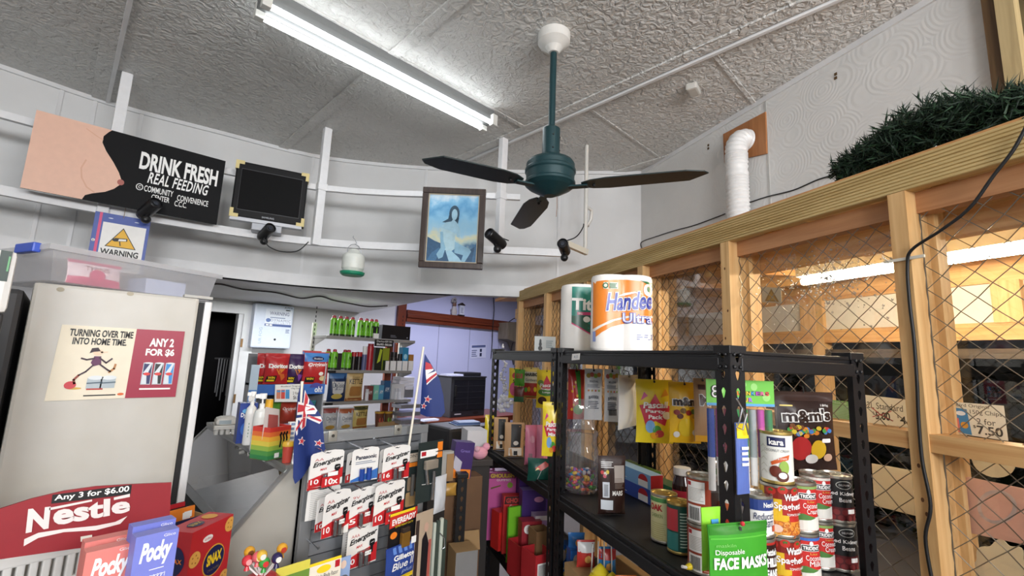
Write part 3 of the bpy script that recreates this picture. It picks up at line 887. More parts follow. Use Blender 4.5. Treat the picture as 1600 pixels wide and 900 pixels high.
cv.decal(pp([(0, 0), (0.18, 0), (0.3, 0.16), (0.24, 0.2), (0.1, 0.12)]), rk2, 2)
cv.decal(pp([(0.92, 0.0), (1, 0.0), (1, 0.3), (0.97, 0.24)]), rk2, 2)
cv.decal(pp(ell(0.52, 0.72, 0.105, 0.125, 20)), hr, 2)
cv.decal(pp([(0.42, 0.72), (0.40, 0.64), (0.28, 0.585), (0.36, 0.58), (0.46, 0.6), (0.5, 0.62)]), hr, 2)
cv.decal(pp([(0.56, 0.7), (0.62, 0.66), (0.6, 0.56), (0.53, 0.55)]), hr, 2)
cv.decal(pp([(0.36, 0.585), (0.47, 0.6), (0.50, 0.64), (0.56, 0.6), (0.6, 0.52), (0.55, 0.4), (0.52, 0.36), (0.34, 0.36), (0.27, 0.45), (0.28, 0.53)]), sk1, 3)
cv.decal(pp(ell(0.525, 0.705, 0.06, 0.085, 16)), sk1, 4)
cv.decal(pp([(0.62, 0.54), (0.66, 0.46), (0.65, 0.36), (0.59, 0.37), (0.58, 0.48), (0.57, 0.6)]), sk1, 4)
cv.decal(pp([(0.27, 0.5), (0.44, 0.46), (0.55, 0.42), (0.56, 0.33), (0.6, 0.26), (0.58, 0.2), (0.46, 0.13), (0.30, 0.2), (0.26, 0.33)]), dr, 4)
cv.decal(pp([(0.25, 0.44), (0.31, 0.44), (0.33, 0.3), (0.38, 0.2), (0.33, 0.06), (0.25, 0.03), (0.2, 0.1), (0.28, 0.2)]), sk2, 5)
cv.decal(pp([(0.56, 0.3), (0.72, 0.24), (0.86, 0.2), (0.9, 0.16), (0.86, 0.1), (0.78, 0.0), (0.7, 0.0), (0.74, 0.1), (0.56, 0.13)]), sk2, 5)
cv.decal(pp([(0.38, 0.16), (0.5, 0.16), (0.66, 0.06), (0.72, 0.0), (0.46, 0.0)]), sk1, 6)
cv.build('canvas', pt)

# warning notice in a blue folder under the rack
loc, w, h = fit_at(140, 336, 230, 425, at_y(190, 375, 3.80), R(-3))
bf = thing('warning_poster', 'blue folder notice with a yellow camera triangle hanging under the rack', 'poster', loc, R(-3))
fo = MB().box((-w / 2, 0, 0), (w / 2, 0.006, h), C('#2b4aa0', 0.4))
fo.decal(rect(-w * .42, 0, -w * .37, h), C('#d8507e', 0.5), 1)
fo.decal(ell(-w * .455, h * .5, w * .03, w * .035, 16), PAPER, 1); fo.text('6', -w * .47, h * .475, -w * .44, h * .525, INK, 2)
for a in (-0.22, 0.25): fo.decal(ell(w * a, h * .92, w * .045, w * .012, 12), C('#c9d2e6', 0.4), 1)
fo.build('folder', bf)
sh = MB().box((-w * .34, -0.003, 0), (w * .44, 0, h * .84), PAPER)
sh.map = lambda x, z, lay: (x, -0.003 - 0.0006 * lay, z)
tri = [(-w * .25, h * .42), (w * .31, h * .42), (w * .03, h * .78)]
def shrink(t, k):
    cx = sum(p[0] for p in t) / 3; cz = sum(p[1] for p in t) / 3
    return [(cx + (x - cx) * k, cz + (z_ - cz) * k) for x, z_ in t]
sh.decal(tri, INK, 1); sh.decal(shrink(tri, 0.9), C('#eab52a', 0.5), 2)
sh.decal([(-w * .10, h * .52), (w * .13, h * .55), (w * .13, h * .60), (-w * .09, h * .585)], INK, 3)
sh.decal([(-w * .03, h * .535), (w * .11, h * .553), (w * .11, h * .585), (-w * .02, h * .575)], PAPER, 4)
sh.decal(ell(-w * .09, h * .55, w * .045, w * .035, 14), INK, 4); sh.stroke([(0, h * .53), (w * .02, h * .46)], 0.005, INK, 4)
sh.text('WARNING', -w * .31, h * .27, w * .37, h * .38, INK, 2, bold=0.03)
sh.decal(rect(-w * .3, h * .21, w * .35, h * .225), C('#d8a545', 0.5), 1)
sh.build('notice_sheet', bf)
MB().tube([(0, 0.003, h - 0.02), (0.0, -0.01, h + 0.02), (0.0, 0.01, h + 0.07)], 0.002, C('#b9a58a', 0.4, 0.6), 6).build('hook', bf)

# security cameras
def cctv(loc, yaw, pitch, label, s=1.0):
    t = thing('security_camera', label, 'camera', loc, (0, 0, yaw), 'security cameras on the white rack')
    M = Matrix.Rotation(pitch, 4, 'X')
    b_ = MB(); b_.T = M
    bk = C('#17181a', 0.35)
    b_.T = M @ Matrix.Rotation(R(90), 4, 'X')
    b_.lathe([(0, -0.09 * s), (0.03 * s, -0.09 * s), (0.036 * s, -0.07 * s), (0.036 * s, 0.06 * s), (0.032 * s, 0.065 * s), (0.030 * s, 0.05 * s), (0, 0.05 * s)], bk, 20)
    b_.build('body', t)
    l_ = MB(); l_.T = M @ Matrix.Rotation(R(90), 4, 'X')
    l_.lathe([(0, 0.056 * s), (0.013 * s, 0.056 * s), (0.014 * s, 0.051 * s), (0.026 * s, 0.051 * s)], [C('#3b3f48', 0.1), bk, C('#2a2a2e', 0.3)], 16)
    l_.build('lens', t)
    m_ = MB(); m_.sphere((0, 0.03 * s, -0.065 * s), 0.026 * s, bk, 14)
    m_.tube([(0, 0.02 * s, -0.05 * s), (0, 0.0, -0.03 * s)], 0.012 * s, bk, 10)
    m_.build('ball_mount', t)
    return t
cctv(at_y(235, 325, 3.66), R(20), R(-25), 'black security camera below the middle of the painted sign board', 1.1)
cctv(at_y(417, 362, 3.56), R(5), R(-20), 'black security camera below the television', 1.05)
cctv(at(773, 372, 3.05), R(-85), R(-20), 'black security camera on the lower rail right of the painting', 1.05)
cctv(at(881, 386, 3.02), R(-60), R(-10), 'black security camera at the end of the cream arm', 1.0)
def wire(name, pts, r, mat, label, cat='cable', n=6, group=None):
    out = []
    for i in range(len(pts) - 1):
        p0, p1, p2, p3 = [Vector(pts[max(0, min(len(pts) - 1, i + k))]) for k in (-1, 0, 1, 2)]
        for j in range(6):
            t = j / 6
            out.append(0.5 * (2 * p1 + (p2 - p0) * t + (2 * p0 - 5 * p1 + 4 * p2 - p3) * t * t + (3 * p1 - p0 - 3 * p2 + p3) * t ** 3))
    out.append(Vector(pts[-1]))
    base = out[0].copy()
    o = MB().tube([p - base for p in out], r, mat, n).build(name, None, base)
    return tag(o, label, cat, group)
wire('camera_cable', [at_y(412, 372, 3.52), at_y(420, 385, 3.5), at_y(440, 393, 3.5), at_y(465, 392, 3.52), at_y(482, 378, 3.54)], 0.004, INK, 'black cable drooping under the television')
wire('camera_cable', [at(783, 378, 3.05), at(775, 370, 3.07), at(770, 365, 3.1), at(782, 371, 3.12), at(795, 376, 3.14)], 0.004, INK, 'short black cable by the camera right of the painting')
wire('camera_cable', [at(885, 376, 3.02), at(897, 372, 3.04), at(905, 365, 3.07), at(911, 355, 3.1), at(912, 350, 3.12)], 0.004, INK, 'black cable looping from the cream arm to the thin pole')

# hanging white drinker with a green base
fp = at_y(552, 410, 3.33)
dk_ = thing('poultry_drinker', 'white plastic drinker with a green base hanging from the lower rail', 'bird feeder', (fp.x, fp.y, fp.z), 0)
k = 0.165
MB().lathe([(0, 0.105), (0.02, 0.105), (0.035, 0.095), (0.05, 0.078), (0.078, 0.055), (0.083, 0.03), (0.083, -0.05), (0.07, -0.075), (0.045, -0.09), (0, -0.09)], C('#dfe3dc', 0.35), 30).build('bottle', dk_)
MB().lathe([(0, -0.105), (0.075, -0.105), (0.088, -0.095), (0.092, -0.078), (0.085, -0.078), (0.07, -0.09), (0.045, -0.09), (0.045, -0.07)], C('#1f8f6a', 0.4), 30).build('base_tray', dk_)
MB().tube([(-0.055, 0, 0.075), (-0.055, 0, 0.105), (-0.03, 0, 0.135), (0, 0, 0.145), (0.03, 0, 0.135), (0.055, 0, 0.105), (0.055, 0, 0.075)], 0.003, GREYM, 6).build('wire_handle', dk_)
MB().tube([(0.0, 0, 0.142), (0.012, 0, 0.155), (0.0, 0.01, 0.185), (-0.012, 0.02, 0.20), (-0.005, 0.03, 0.215)], 0.0025, GREYM, 6).build('hook', dk_)

# ------------------------------------------------------------------ right hand wall: duct, garland, cables
pc = at_u(1167, 210, UW - 0.006); u_, v_ = uv(pc)
pl_ = MB()
qs = [uv(at_u(px, py, UW - 0.006)) + (at_u(px, py, UW - 0.006).z,) for px, py in ((1131, 210), (1197, 175), (1199, 240), (1133, 255))]
pl_.prism([(-(q[1] - v_), q[2] - pc.z) for q in qs], -0.012, 0, M_PLY)
pl_.T = Matrix()
tag(pl_.build('plywood_panel', None, W(UW - 0.002, v_, pc.z), TU), 'brown plywood square on the white wall around the duct', 'panel')
dw = MB(); DW = C('#e3e3e2', 0.4, name='duct_white')
d0 = at_u(1166, 222, UW); du, dv = uv(d0)
path = [Vector((UW - 0.02, dv - 0.02, d0.z)), Vector((UW - 0.06, dv - 0.02, d0.z - 0.006)), Vector((UW - 0.10, dv - 0.02, d0.z - 0.045)), Vector((UW - 0.115, dv - 0.02, d0.z - 0.12)), Vector((UW - 0.115, dv - 0.02, d0.z - 0.28)), Vector((UW - 0.115, dv - 0.02, 2.206))]
fine = []
for i in range(len(path) - 1):
    p0, p1, p2, p3 = [path[max(0, min(len(path) - 1, i + k))] for k in (-1, 0, 1, 2)]
    n_ = max(2, int((p2 - p1).length / 0.006))
    for j in range(n_):
        t = j / n_
        fine.append(0.5 * (2 * p1 + (p2 - p0) * t + (2 * p0 - 5 * p1 + 4 * p2 - p3) * t * t + (3 * p1 - p0 - 3 * p2 + p3) * t ** 3))
fine.append(path[-1])
base = path[-1].copy()
dw.tube([p - base for p in fine], [0.068 + 0.004 * math.cos(i * 2 * PI / 4) for i in range(len(fine))], DW, 28)
tag(dw.build('flexible_duct', None, W(base.x, base.y, base.z), TH), 'white ribbed flexible duct bending down from the plywood square', 'duct')
def wall_wire(pxs, u, label, r=0.004):
    return wire('wall_cable', [at_u(px, py, u) for px, py in pxs], r, INK, label)
wall_wire([(1003, 388), (1003, 378), (1030, 368), (1055, 360), (1085, 352), (1118, 340), (1133, 334)], UW - 0.008, 'thin black cable clipped along the white wall left of the duct')
wall_wire([(1172, 316), (1200, 307), (1240, 297), (1280, 280), (1318, 270)], UW - 0.008, 'thin black cable along the white wall right of the duct')
wall_wire([(1480, 186), (1520, 177), (1565, 169)], UW - 0.02, 'thin black cable on the white wall above the garland')
gl = MB()
rg = random.Random(11)
gn = [C('#17311c', 0.7), C('#1f3d22', 0.7), C('#0f2416', 0.7)]
pts = [(1312, 272, 14), (1340, 260, 34), (1370, 240, 60), (1405, 215, 85), (1450, 195, 95), (1500, 180, 95), (1550, 175, 60), (1600, 168, 45), (1640, 160, 40)]
gb = at_u(1450, 228, 1.56)
gM = Matrix.Translation(-gb)
for i in range(len(pts) - 1):
    for s_ in range(105):
        t = rg.random()
        px = pts[i][0] + (pts[i + 1][0] - pts[i][0]) * t
        pyb = 276 - (px - 1312) * 0.335
        hgt = (pts[i][2] + (pts[i + 1][2] - pts[i][2]) * t) * 0.8
        c = at_u(px, pyb - (rg.random() * 1.02 - 0.12) * hgt * 0.9 - 3, 1.56 + rg.uniform(-0.04, 0.12))
        d = Vector((rg.gauss(0, 1), rg.gauss(0, 1), rg.gauss(0.25, 0.8))).normalized()
        l_ = rg.uniform(0.05, 0.10)
        gl.T = gM
        gl.tube([c - d * l_ / 2, c + d * l_ / 2], 0.0015, gn[2], 4)
        for k_ in range(18):
            q = c + d * l_ * (k_ / 18 - 0.5)
            e = (Vector((rg.gauss(0, 1), rg.gauss(0, 1), rg.gauss(0, 1))).normalized() + d * 0.8).normalized() * rg.uniform(0.022, 0.04)
            sd = d.cross(e).normalized() * 0.0026
            gl.add([q - sd, q + sd, q + e], [(0, 1, 2)], gn[k_ % 3])
tag(gl.build('garland', None, gb), 'dark green tinsel pine garland lying on top of the timber beam', 'garland')
wire('power_cable', [at_u(1605, 195, 1.44), at_u(1583, 235, 1.44), at_u(1552, 275, 1.44), at_u(1515, 325, 1.44), at_u(1470, 360, 1.44), at_u(1425, 390, 1.445), at_u(1418, 415, 1.452), at_u(1421, 470, 1.452), at_u(1428, 530, 1.452), at_u(1433, 600, 1.452), at_u(1435, 650, 1.452), at_u(1441, 720, 1.452), at_u(1454, 790, 1.452), at_u(1446, 840, 1.452), at_u(1456, 905, 1.452)], 0.0042, INK, 'black power cable hanging down the nearest timber stud', 'cable', 8)
ct = at_u(1412, 405, 1.455)
cb_ = MB().box((-0.05, -0.004, -0.004), (0.05, 0.002, 0.004), C('#d8d2c4', 0.5)); cb_.tube([(-0.035, -0.004, 0), (-0.045, -0.01, 0.01), (-0.05, -0.006, 0.02)], 0.002, C('#d8d2c4', 0.5), 5)
tag(cb_.build('cable_tie', None, ct, TU), 'pale cable tie holding the black cable to the stud', 'cable tie')
# ================================================================== PRODUCT SHAPES
RED = C('#b3202c', 0.4); DRED = C('#8f1b2c', 0.45); NAVY = C('#1c2350', 0.4); YEL = C('#f0d028', 0.4); ORG = C('#e98228', 0.4)
GRN2 = C('#4f9a3a', 0.45); LIME = C('#7ec832', 0.4); PINK = C('#e58aa0', 0.45); PURP = C('#4b2a78', 0.4); SKY = C('#6fa9d8', 0.4)
CARD = C('#b08d61', 0.7); DCARD = C('#84633f', 0.8); STEEL = C('#b9b6ac', 0.3, 0.85); GOLD = C('#c9b069', 0.3, 0.8); LGREY = C('#c9c9c6', 0.5)
BROWN = C('#4a2a20', 0.35); CLEARP = clear('clear_packaging', gloss=0.06, rough=0.08, diff=0.10)
RG = random.Random(21)
def carton(w, d, h, front, side=None, top=None):
    mb = MB(); side = side or front; top = top or side
    vs = [(-w / 2, 0, 0), (w / 2, 0, 0), (w / 2, d, 0), (-w / 2, d, 0), (-w / 2, 0, h), (w / 2, 0, h), (w / 2, d, h), (-w / 2, d, h)]
    mb.add(vs, [(0, 1, 5, 4)], front); mb.add(vs, [(1, 2, 6, 5), (3, 0, 4, 7), (2, 3, 7, 6), (0, 3, 2, 1)], side); mb.add(vs, [(4, 5, 6, 7)], top)
    return mb
def open_tray(w, d, h, front, side=None, inner=None, lip=None):
    """open topped carton"""
    mb = MB(); side = side or front; inner = inner or CARD; t = 0.003
    mb.box((-w / 2, 0, 0), (w / 2, t, lip or h), front); mb.box((-w / 2, d - t, 0), (w / 2, d, h), side)
    mb.box((-w / 2, t, 0), (-w / 2 + t, d - t, h), side); mb.box((w / 2 - t, t, 0), (w / 2, d - t, h), side)
    mb.box((-w / 2 + t, t, 0), (w / 2 - t, d - t, t), inner)
    return mb
def bag(w, h, d, mat, back=None, seal=0.05, pinch=0.05, seed=1, nu=12, nv=18, flat_top=False, gusset=False):
    mb = MB(); rg = random.Random(seed)
    ph = [rg.uniform(0, 6) for _ in range(4)]
    def half(u, v):
        vv = min(max((v - seal * 0.6) / (1 - seal * 1.6), 0), 1)
        g = max(0.0, math.sin(PI * vv)) ** 0.55
        if gusset: g = max(0.0, math.sin(PI * (0.5 - vv * 0.5))) ** 0.6 if vv > 0.02 else max(0.0, min(1, vv * 40))
        f = max(0.0, 1 - abs(2 * u) ** 2.6) ** 0.8
        wr = 1 + 0.10 * math.sin(9 * u + ph[0]) * math.sin(5 * v + ph[1]) + 0.06 * math.sin(23 * u + 11 * v + ph[2])
        return d / 2 * f * g * wr + 0.0012, g
    def S(u, v, sd):
        y, g = half(u, v)
        return (u * w * (1 - pinch * g), sd * y, v * h)
    for sd, mm in ((-1, mat), (1, back or mat)):
        vs = []; fs = []
        for j in range(nv + 1):
            for i in range(nu + 1):
                vs.append(S(i / nu - 0.5, j / nv, sd))
        for j in range(nv):
            for i in range(nu):
                a = j * (nu + 1) + i
                q = (a, a + 1, a + nu + 2, a + nu + 1)
                fs.append(q if sd < 0 else tuple(reversed(q)))
        mb.add(vs, fs, mm, True)
    n1 = nu + 1
    e = []
    for i in range(nu):
        for v in (0, 1): e.append([S(i / nu - 0.5, v, -1), S((i + 1) / nu - 0.5, v, -1), S((i + 1) / nu - 0.5, v, 1), S(i / nu - 0.5, v, 1)])
    for j in range(nv):
        for u in (-0.5, 0.5): e.append([S(u, j / nv, -1), S(u, (j + 1) / nv, -1), S(u, (j + 1) / nv, 1), S(u, j / nv, 1)])
    for q in e: mb.add(q, [(0, 1, 2, 3)], mat)
    def mp(x, z, lay):
        u = max(-0.5, min(0.5, x / w)); v = max(0, min(1, z / h))
        y, g = half(u, v)
        return (x * (1 - pinch * g), -y - 0.0007 * lay - 0.0006, z)
    mb.map = mp; mb.csub = 1
    mb.w, mb.h = w, h
    return mb
def bands(mb, w, h, bl, lay=1):
    """horizontal colour bands (v0, v1, material) on the front of a bag"""
    for v0, v1, m in bl: mb.decal(rect(-w * .495, v0 * h, w * .495, v1 * h), m, lay, sub=3)
def can(r, h, label, rim=STEEL, lid=STEEL, mat2=None, ring=True, beads=True):
    mb = MB()
    mb.lathe([(0, 0.003), (r * .9, 0.003), (r * .93, 0), (r, 0.001), (r, 0.005), (r * .975, 0.007)], rim, 32)
    mb.lathe([(r * .975, 0.007), (r * .975, h - 0.007)], label, 32)
    mb.lathe([(r * .975, h - 0.007), (r, h - 0.005), (r, h), (r * .95, h), (r * .92, h - 0.004), (r * .6, h - 0.004), (r * .58, h - 0.003), (0, h - 0.003)], [rim, rim, rim, lid, lid, lid, lid], 32)
    if ring:
        mb.tube([(r * .12, -r * .2, h - 0.001), (r * .35, -r * .1, h), (r * .42, r * .15, h), (r * .2, r * .3, h), (0, r * .2, h), (-r * .1, 0, h - 0.001), (r * .12, -r * .2, h - 0.001)], 0.0012, lid, 6)
    mb.map = cyl_map(r * .976); mb.csub = 2
    return mb
def one(mb, name, label, cat, loc, rot=0.0, group=None):
    return tag(mb.build(name, None, loc, rot), label, cat, group)
def px_map(corners, p0, th):
    """unit square (x right, z up) laid on the plane through p0 by its four picture corners TL, TR, BR, BL; returns origin and map"""
    P = [on_plane(a, b, p0, th) for a, b in corners]
    o = (P[2] + P[3]) / 2
    n = Vector((math.sin(th), -math.cos(th), 0))
    TL, TR, BR, BL = [p - o for p in P]
    def f(x, z, lay):
        q = (BL * (1 - x) + BR * x) * (1 - z) + (TL * (1 - x) + TR * x) * z
        return tuple(q + n * (0.0006 * lay))
    return o, f, n
def sheet(corners, p0, th, mat, t=0.002):
    o, f, n = px_map(corners, p0, th)
    mb = MB(); mb.map = f
    a = [Vector(f(x, z, 0)) for x, z in ((0, 0), (1, 0), (1, 1), (0, 1))]
    b = [p - n * t for p in a]
    mb.add(a + b, [(0, 1, 2, 3), (7, 6, 5, 4), (0, 4, 5, 1), (1, 5, 6, 2), (2, 6, 7, 3), (3, 7, 4, 0)], mat)
    return mb, o

# ================================================================== LEFT: FRIDGES AND WHAT STANDS ON THEM
YF = 1.67
fx0, fx1 = at_y(53, 442, YF).x, at_y(333, 465, YF).x
zf = at_y(200, 455, YF).z
FRW = bumpy('fridge_enamel', '#c4c2bc', 0.4, 6, 0.03, 0.002, 'noise', '#b6b2a8', 3.5)
fr = thing('white_fridge', 'tall off white shop fridge with posters on its side, below the storage box', 'fridge', ((fx0 + fx1) / 2, YF, 0), 0)
fw = fx1 - fx0
bdx = at_y(313, 465, YF).x - (fx0 + fx1) / 2
b_ = MB().cbox((-fw / 2, 0, 0.02), (bdx, 0.62, zf), FRW, 0.008)
for px in (95, 204): 
    q = at_y(px, 450 if px < 150 else 457, YF); b_.decal(ell(q.x - (fx0 + fx1) / 2, q.z - 0.004, 0.008, 0.006, 12), C('#a79f8c', 0.6), 1)
b_.build('body', fr)
MB().box((bdx, 0.004, 0.03), (bdx + 0.014, 0.6, zf - 0.012), C('#0c0c0d', 0.6)).build('door_seal', fr)
MB().cbox((bdx + 0.014, -0.004, 0.03), (fw / 2, 0.6, zf - 0.008), C('#d6d6d6', 0.35), 0.004).build('door', fr)
MB().box((bdx - 0.04, 0.0, zf), (fw / 2, 0.03, zf + 0.008), C('#b0aea8', 0.5)).build('hinge', fr)
bfz = at_y(20, 452, YF + 0.02).z
dkf = thing('black_fridge', 'dark black fridge standing left of the white fridge', 'fridge', (fx0 - 0.33, YF - 0.01, 0), 0)
MB().cbox((-0.31, 0, 0.02), (0.318, 0.6, bfz), C('#1b1b1e', 0.45), 0.012).build('body', dkf)
MB().cbox((-0.30, -0.02, 0.05), (0.26, -0.001, bfz - 0.03), C('#222226', 0.3), 0.006).build('door', dkf)

# drink poster (two sheets) on the fridge
p0 = (0, YF - 0.003)
mb, o = sheet([(97, 507), (214, 514), (195, 622), (69, 627)], p0, 0, C('#e2d9c4', 0.55))
mb.text('TURNING OVER TIME', .115, .855, .965, .955, INK, 2, bold=0.03, rise=0)
mb.text('INTO HOME TIME.', .175, .745, .89, .84, INK, 2, bold=0.03)
pl_, sk_ = C('#5d2b52', 0.5), C('#e3c8ad', 0.5)
mb.decal(ell(.53, .645, .065, .045, 14), sk_, 2); mb.decal([(.42, .63), (.44, .70), (.52, .71), (.56, .66), (.47, .65)], C('#2d1d26', 0.5), 3)
mb.decal([(.56, .655), (.66, .66), (.66, .645), (.57, .635)], sk_, 2)
mb.decal([(.49, .59), (.58, .59), (.60, .48), (.50, .45), (.46, .50)], pl_, 2)
for s_ in ([(.50, .56), (.40, .54), (.33, .56)], [(.56, .57), (.66, .50), (.73, .56)], [(.50, .47), (.42, .38), (.34, .33)], [(.58, .48), (.70, .40), (.74, .38)]): mb.stroke(s_, 0.022, C('#3a2433', 0.5), 3)
mb.stroke([(.34, .33), (.29, .27), (.31, .22)], 0.03, C('#8a4030', 0.5), 3); mb.stroke([(.72, .37), (.78, .42), (.79, .48)], 0.03, C('#b07a4a', 0.5), 3)
mb.decal(ell(.26, .20, .075, .052, 16), C('#c23a44', 0.5), 3)
mb.decal(ell(.32, .155, .09, .015, 14), C('#c9a24a', 0.5), 2)
for cx in (.565, .74):
    mb.decal(rect(cx - .105, .15, cx + .09, .29), C('#a9b5bb', 0.5), 2); mb.decal(ell(cx, .295, .1, .03, 14), C('#d7dde0', 0.5), 3)
    mb.stroke([(cx - .1, .22), (cx + .09, .23)], 0.02, C('#5c6c78', 0.5), 3)
mb.decal(rect(.47, .13, .68, .15), C('#b0362c', 0.5), 3)
mb.lines(.45, .045, .88, .075, 1, INK, 2); mb.decal(ell(.93, .06, .045, .018, 12), C('#d0602a', 0.5), 2)
one(mb, 'cartoon_poster', 'cream cartoon poster of a running figure stuck on the white fridge', 'poster', o, 0)
mb, o = sheet([(214, 514), (289, 518), (274, 620), (195, 622)], (0, YF - 0.004), 0, C('#98203c', 0.4))
mb.text('ANY 2', .30, .75, .80, .875, PAPER, 2, bold=0.04); mb.text('FOR $6', .25, .60, .84, .72, PAPER, 2, bold=0.04)
for i, c in enumerate(('#252a5c', '#22252a', '#3a86c8')):
    cx = .34 + .225 * i; cm_ = C(c, 0.35)
    mb.decal(rect(cx - .095, .19, cx + .095, .51), C('#b9c2ca', 0.35), 2); mb.decal(rect(cx - .08, .20, cx + .08, .50), cm_, 3)
    mb.decal([(cx - .08, .36), (cx + .02, .36), (cx + .08, .50), (cx + .04, .50)], C('#cfd6dc', 0.4), 4)
    mb.decal([(cx - .08, .20), (cx + .02, .20), (cx - .0, .32), (cx - .08, .34)], C('#cfd6dc', 0.4), 4)
    mb.decal(ell(cx, .345, .07, .022, 12), C('#d03a36', 0.4), 5); mb.decal(ell(cx, .505, .085, .012, 12), C('#d9dde1', 0.4), 5)
mb.lines(.24, .115, .88, .14, 1, PAPER, 2, fill=0.9)
one(mb, 'price_poster', 'dark red poster with three drink cans, right half of the pair on the white fridge', 'poster', o, 0)

# storage box on the fridge
thb = R(22)
BOXM = clear('frosted_plastic', gloss=0.05, rough=0.25, diff=0.30, dcol=(0.92, 0.92, 0.95, 1))
c0 = on_plane(72, 446, (0.0, YF + 0.02), 0); c0.z = zf
e0 = on_plane(335, 462, c0, thb)
bl = math.hypot(e0.x - c0.x, e0.y - c0.y); bh = on_plane(70, 384, c0, thb).z - zf
sbx = thing('storage_box', 'frosted clear plastic storage box lying on top of the white fridge', 'storage box', ((c0.x + e0.x) / 2, (c0.y + e0.y) / 2, zf + 0.008), thb)
bd = 0.30; m_ = MB(); t = 0.003
i_ = 0.010
def ring_(mb, z0, z1, g0, g1, mat):
    a = [(-bl / 2 - g0, -g0, z0), (bl / 2 + g0, -g0, z0), (bl / 2 + g0, bd + g0, z0), (-bl / 2 - g0, bd + g0, z0)]
    b = [(-bl / 2 - g1, -g1, z1), (bl / 2 + g1, -g1, z1), (bl / 2 + g1, bd + g1, z1), (-bl / 2 - g1, bd + g1, z1)]
    mb.add(a + b, [(i, (i + 1) % 4, 4 + (i + 1) % 4, 4 + i) for i in range(4)], mat)
ring_(m_, 0.0, bh - 0.012, -0.012, 0.0, BOXM)
m_.add([(-bl / 2, 0, 0.002), (bl / 2, 0, 0.002), (bl / 2, bd, 0.002), (-bl / 2, bd, 0.002)], [(0, 1, 2, 3)], BOXM)
m_.build('tub', sbx)
l_ = MB(); FROST = clear('frosted_lid', gloss=0.05, rough=0.2, diff=0.5, dcol=(0.93, 0.93, 0.95, 1))
ring_(l_, bh - 0.014, bh - 0.014, 0.0, 0.012, FROST); ring_(l_, bh - 0.014, bh, 0.012, 0.012, FROST)
l_.add([(-bl / 2 - .012, -.012, bh), (bl / 2 + .012, -.012, bh), (bl / 2 + .012, bd + .012, bh), (-bl / 2 - .012, bd + .012, bh)], [(0, 1, 2, 3)], FROST)
l_.build('lid', sbx)
MB().cbox((-bl / 2 - 0.026, 0.04, bh - 0.022), (-bl / 2 - 0.008, 0.14, bh + 0.004), C('#3a56b8', 0.4), 0.004).build('handle_clip', sbx)
q = Vector((math.cos(thb), math.sin(thb), 0)); qn = Vector((-math.sin(thb), math.cos(thb), 0))
bb = bag(0.13, bh * 0.72, 0.03, C('#e4cdd2', 0.4), seed=4)
bands(bb, 0.13, bh * .72, [(0, .3, C('#d24a73', 0.4)), (.86, 1, C('#d9748f', 0.4))]); bb.text('THINS', -.03, bh * .42, .03, bh * .55, C('#9a6a66', 0.5), 2)
bb.decal(ell(0, bh * .28, .02, .018, 14), C('#cf3f6c', 0.4), 3)
one(bb, 'snack_bag', 'pink and cream snack bag inside the clear storage box', 'snack bag', sbx.location + q * (-bl / 2 + 0.12) + qn * 0.05 + Vector((0, 0, 0.006)), (R(-8), 0, thb))
one(carton(0.12, 0.10, bh * .5, C('#c5cde6', 0.5)), 'pale_carton', 'pale bluish carton inside the right end of the storage box', 'box', sbx.location + q * (bl * 0.22) + qn * 0.06 + Vector((0, 0, 0.006)), thb)

# white carton at the far left edge
loc, w, h = fit(-60, 386, 22, 488, 0.92, R(10))
wc_ = MB().cbox((-w / 2, 0, 0), (w / 2, 0.11, h), C('#d7d6d3', 0.5), 0.012)
wc_.decal(rect(w * .12, h * .5, w * .36, h * .985), C('#16322c', 0.4), 1); wc_.decal(rect(w * .30, h * .66, w * .34, h * .9), C('#5aa06a', 0.4), 2)
wt = thing('white_canister', 'white carton with a dark green label at the far left edge above the black fridge', 'carton', loc, R(10))
wc_.build('body', wt)
# the carton rests on a tall black stand
st_ = thing('black_stand', 'tall black display stand below the white carton at the left edge', 'stand', (loc.x, loc.y + 0.02, 0), R(10))
MB().cbox((-0.06, 0.0, 0), (0.03, 0.08, loc.z), C('#1c1c1f', 0.5), 0.004).build('column', st_)
MB().cbox((-0.09, -0.01, 0), (0.06, 0.10, 0.04), C('#1c1c1f', 0.5), 0.004).build('foot', st_)

# red sign in front of the fridge
YN = 1.25
pts = [(-30, 803), (0, 795), (50, 779), (100, 767), (150, 760), (200, 757), (268, 754), (263, 845), (120, 857), (0, 874), (-30, 880)]
P = [at_y(a, b, YN) for a, b in pts]; o = P[8].copy()
nm = MB(); NR = C('#8e2029', 0.45)
nm.prism([(p.x - o.x, p.z - o.z) for p in P], 0, 0.005, NR)
def ny(corners):
    o2, f, n = px_map(corners, (0, YN - 0.0008), 0)
    d = o2 - o
    return lambda x, z_, lay: tuple(Vector(f(x, z_, lay)) + d)
nm.map = ny([(82, 773), (206, 757), (204, 772), (80, 787)])
nm.decal(rect(0, 0, 1, 1), INK, 1); nm.text('Any 3 for $6.00', .03, .14, .97, .93, PAPER, 2, bold=0.02)
nm.map = ny([(42, 800), (203, 783), (203, 810), (40, 838)])
tx = C('#e6d9d6', 0.5)
nm.map = ny([(44, 797), (204, 778), (203, 798), (40, 833)]); nm.text('N', .0, -.0, .2, 1.05, tx, 2, bold=0.05)
nm.map = ny([(83, 790), (204, 778), (203, 800), (83, 822)]); nm.text('estl', .0, 0.0, .72, 1.1, tx, 2, bold=0.04); nm.text('e', .74, .02, 1.0, .82, tx, 2, bold=0.04)
nm.map = lambda x, z_, lay: (at_y(x, z_, YN - 0.0008 - 0.0006 * lay).x - o.x, -0.0008 - 0.0006 * lay, at_y(x, z_, YN).z - o.z)
nm.decal([(77, 793), (144, 780), (144, 783), (77, 797)], tx, 2)
nm.decal([(178, 777), (203, 771), (203, 776), (178, 781)], tx, 2)
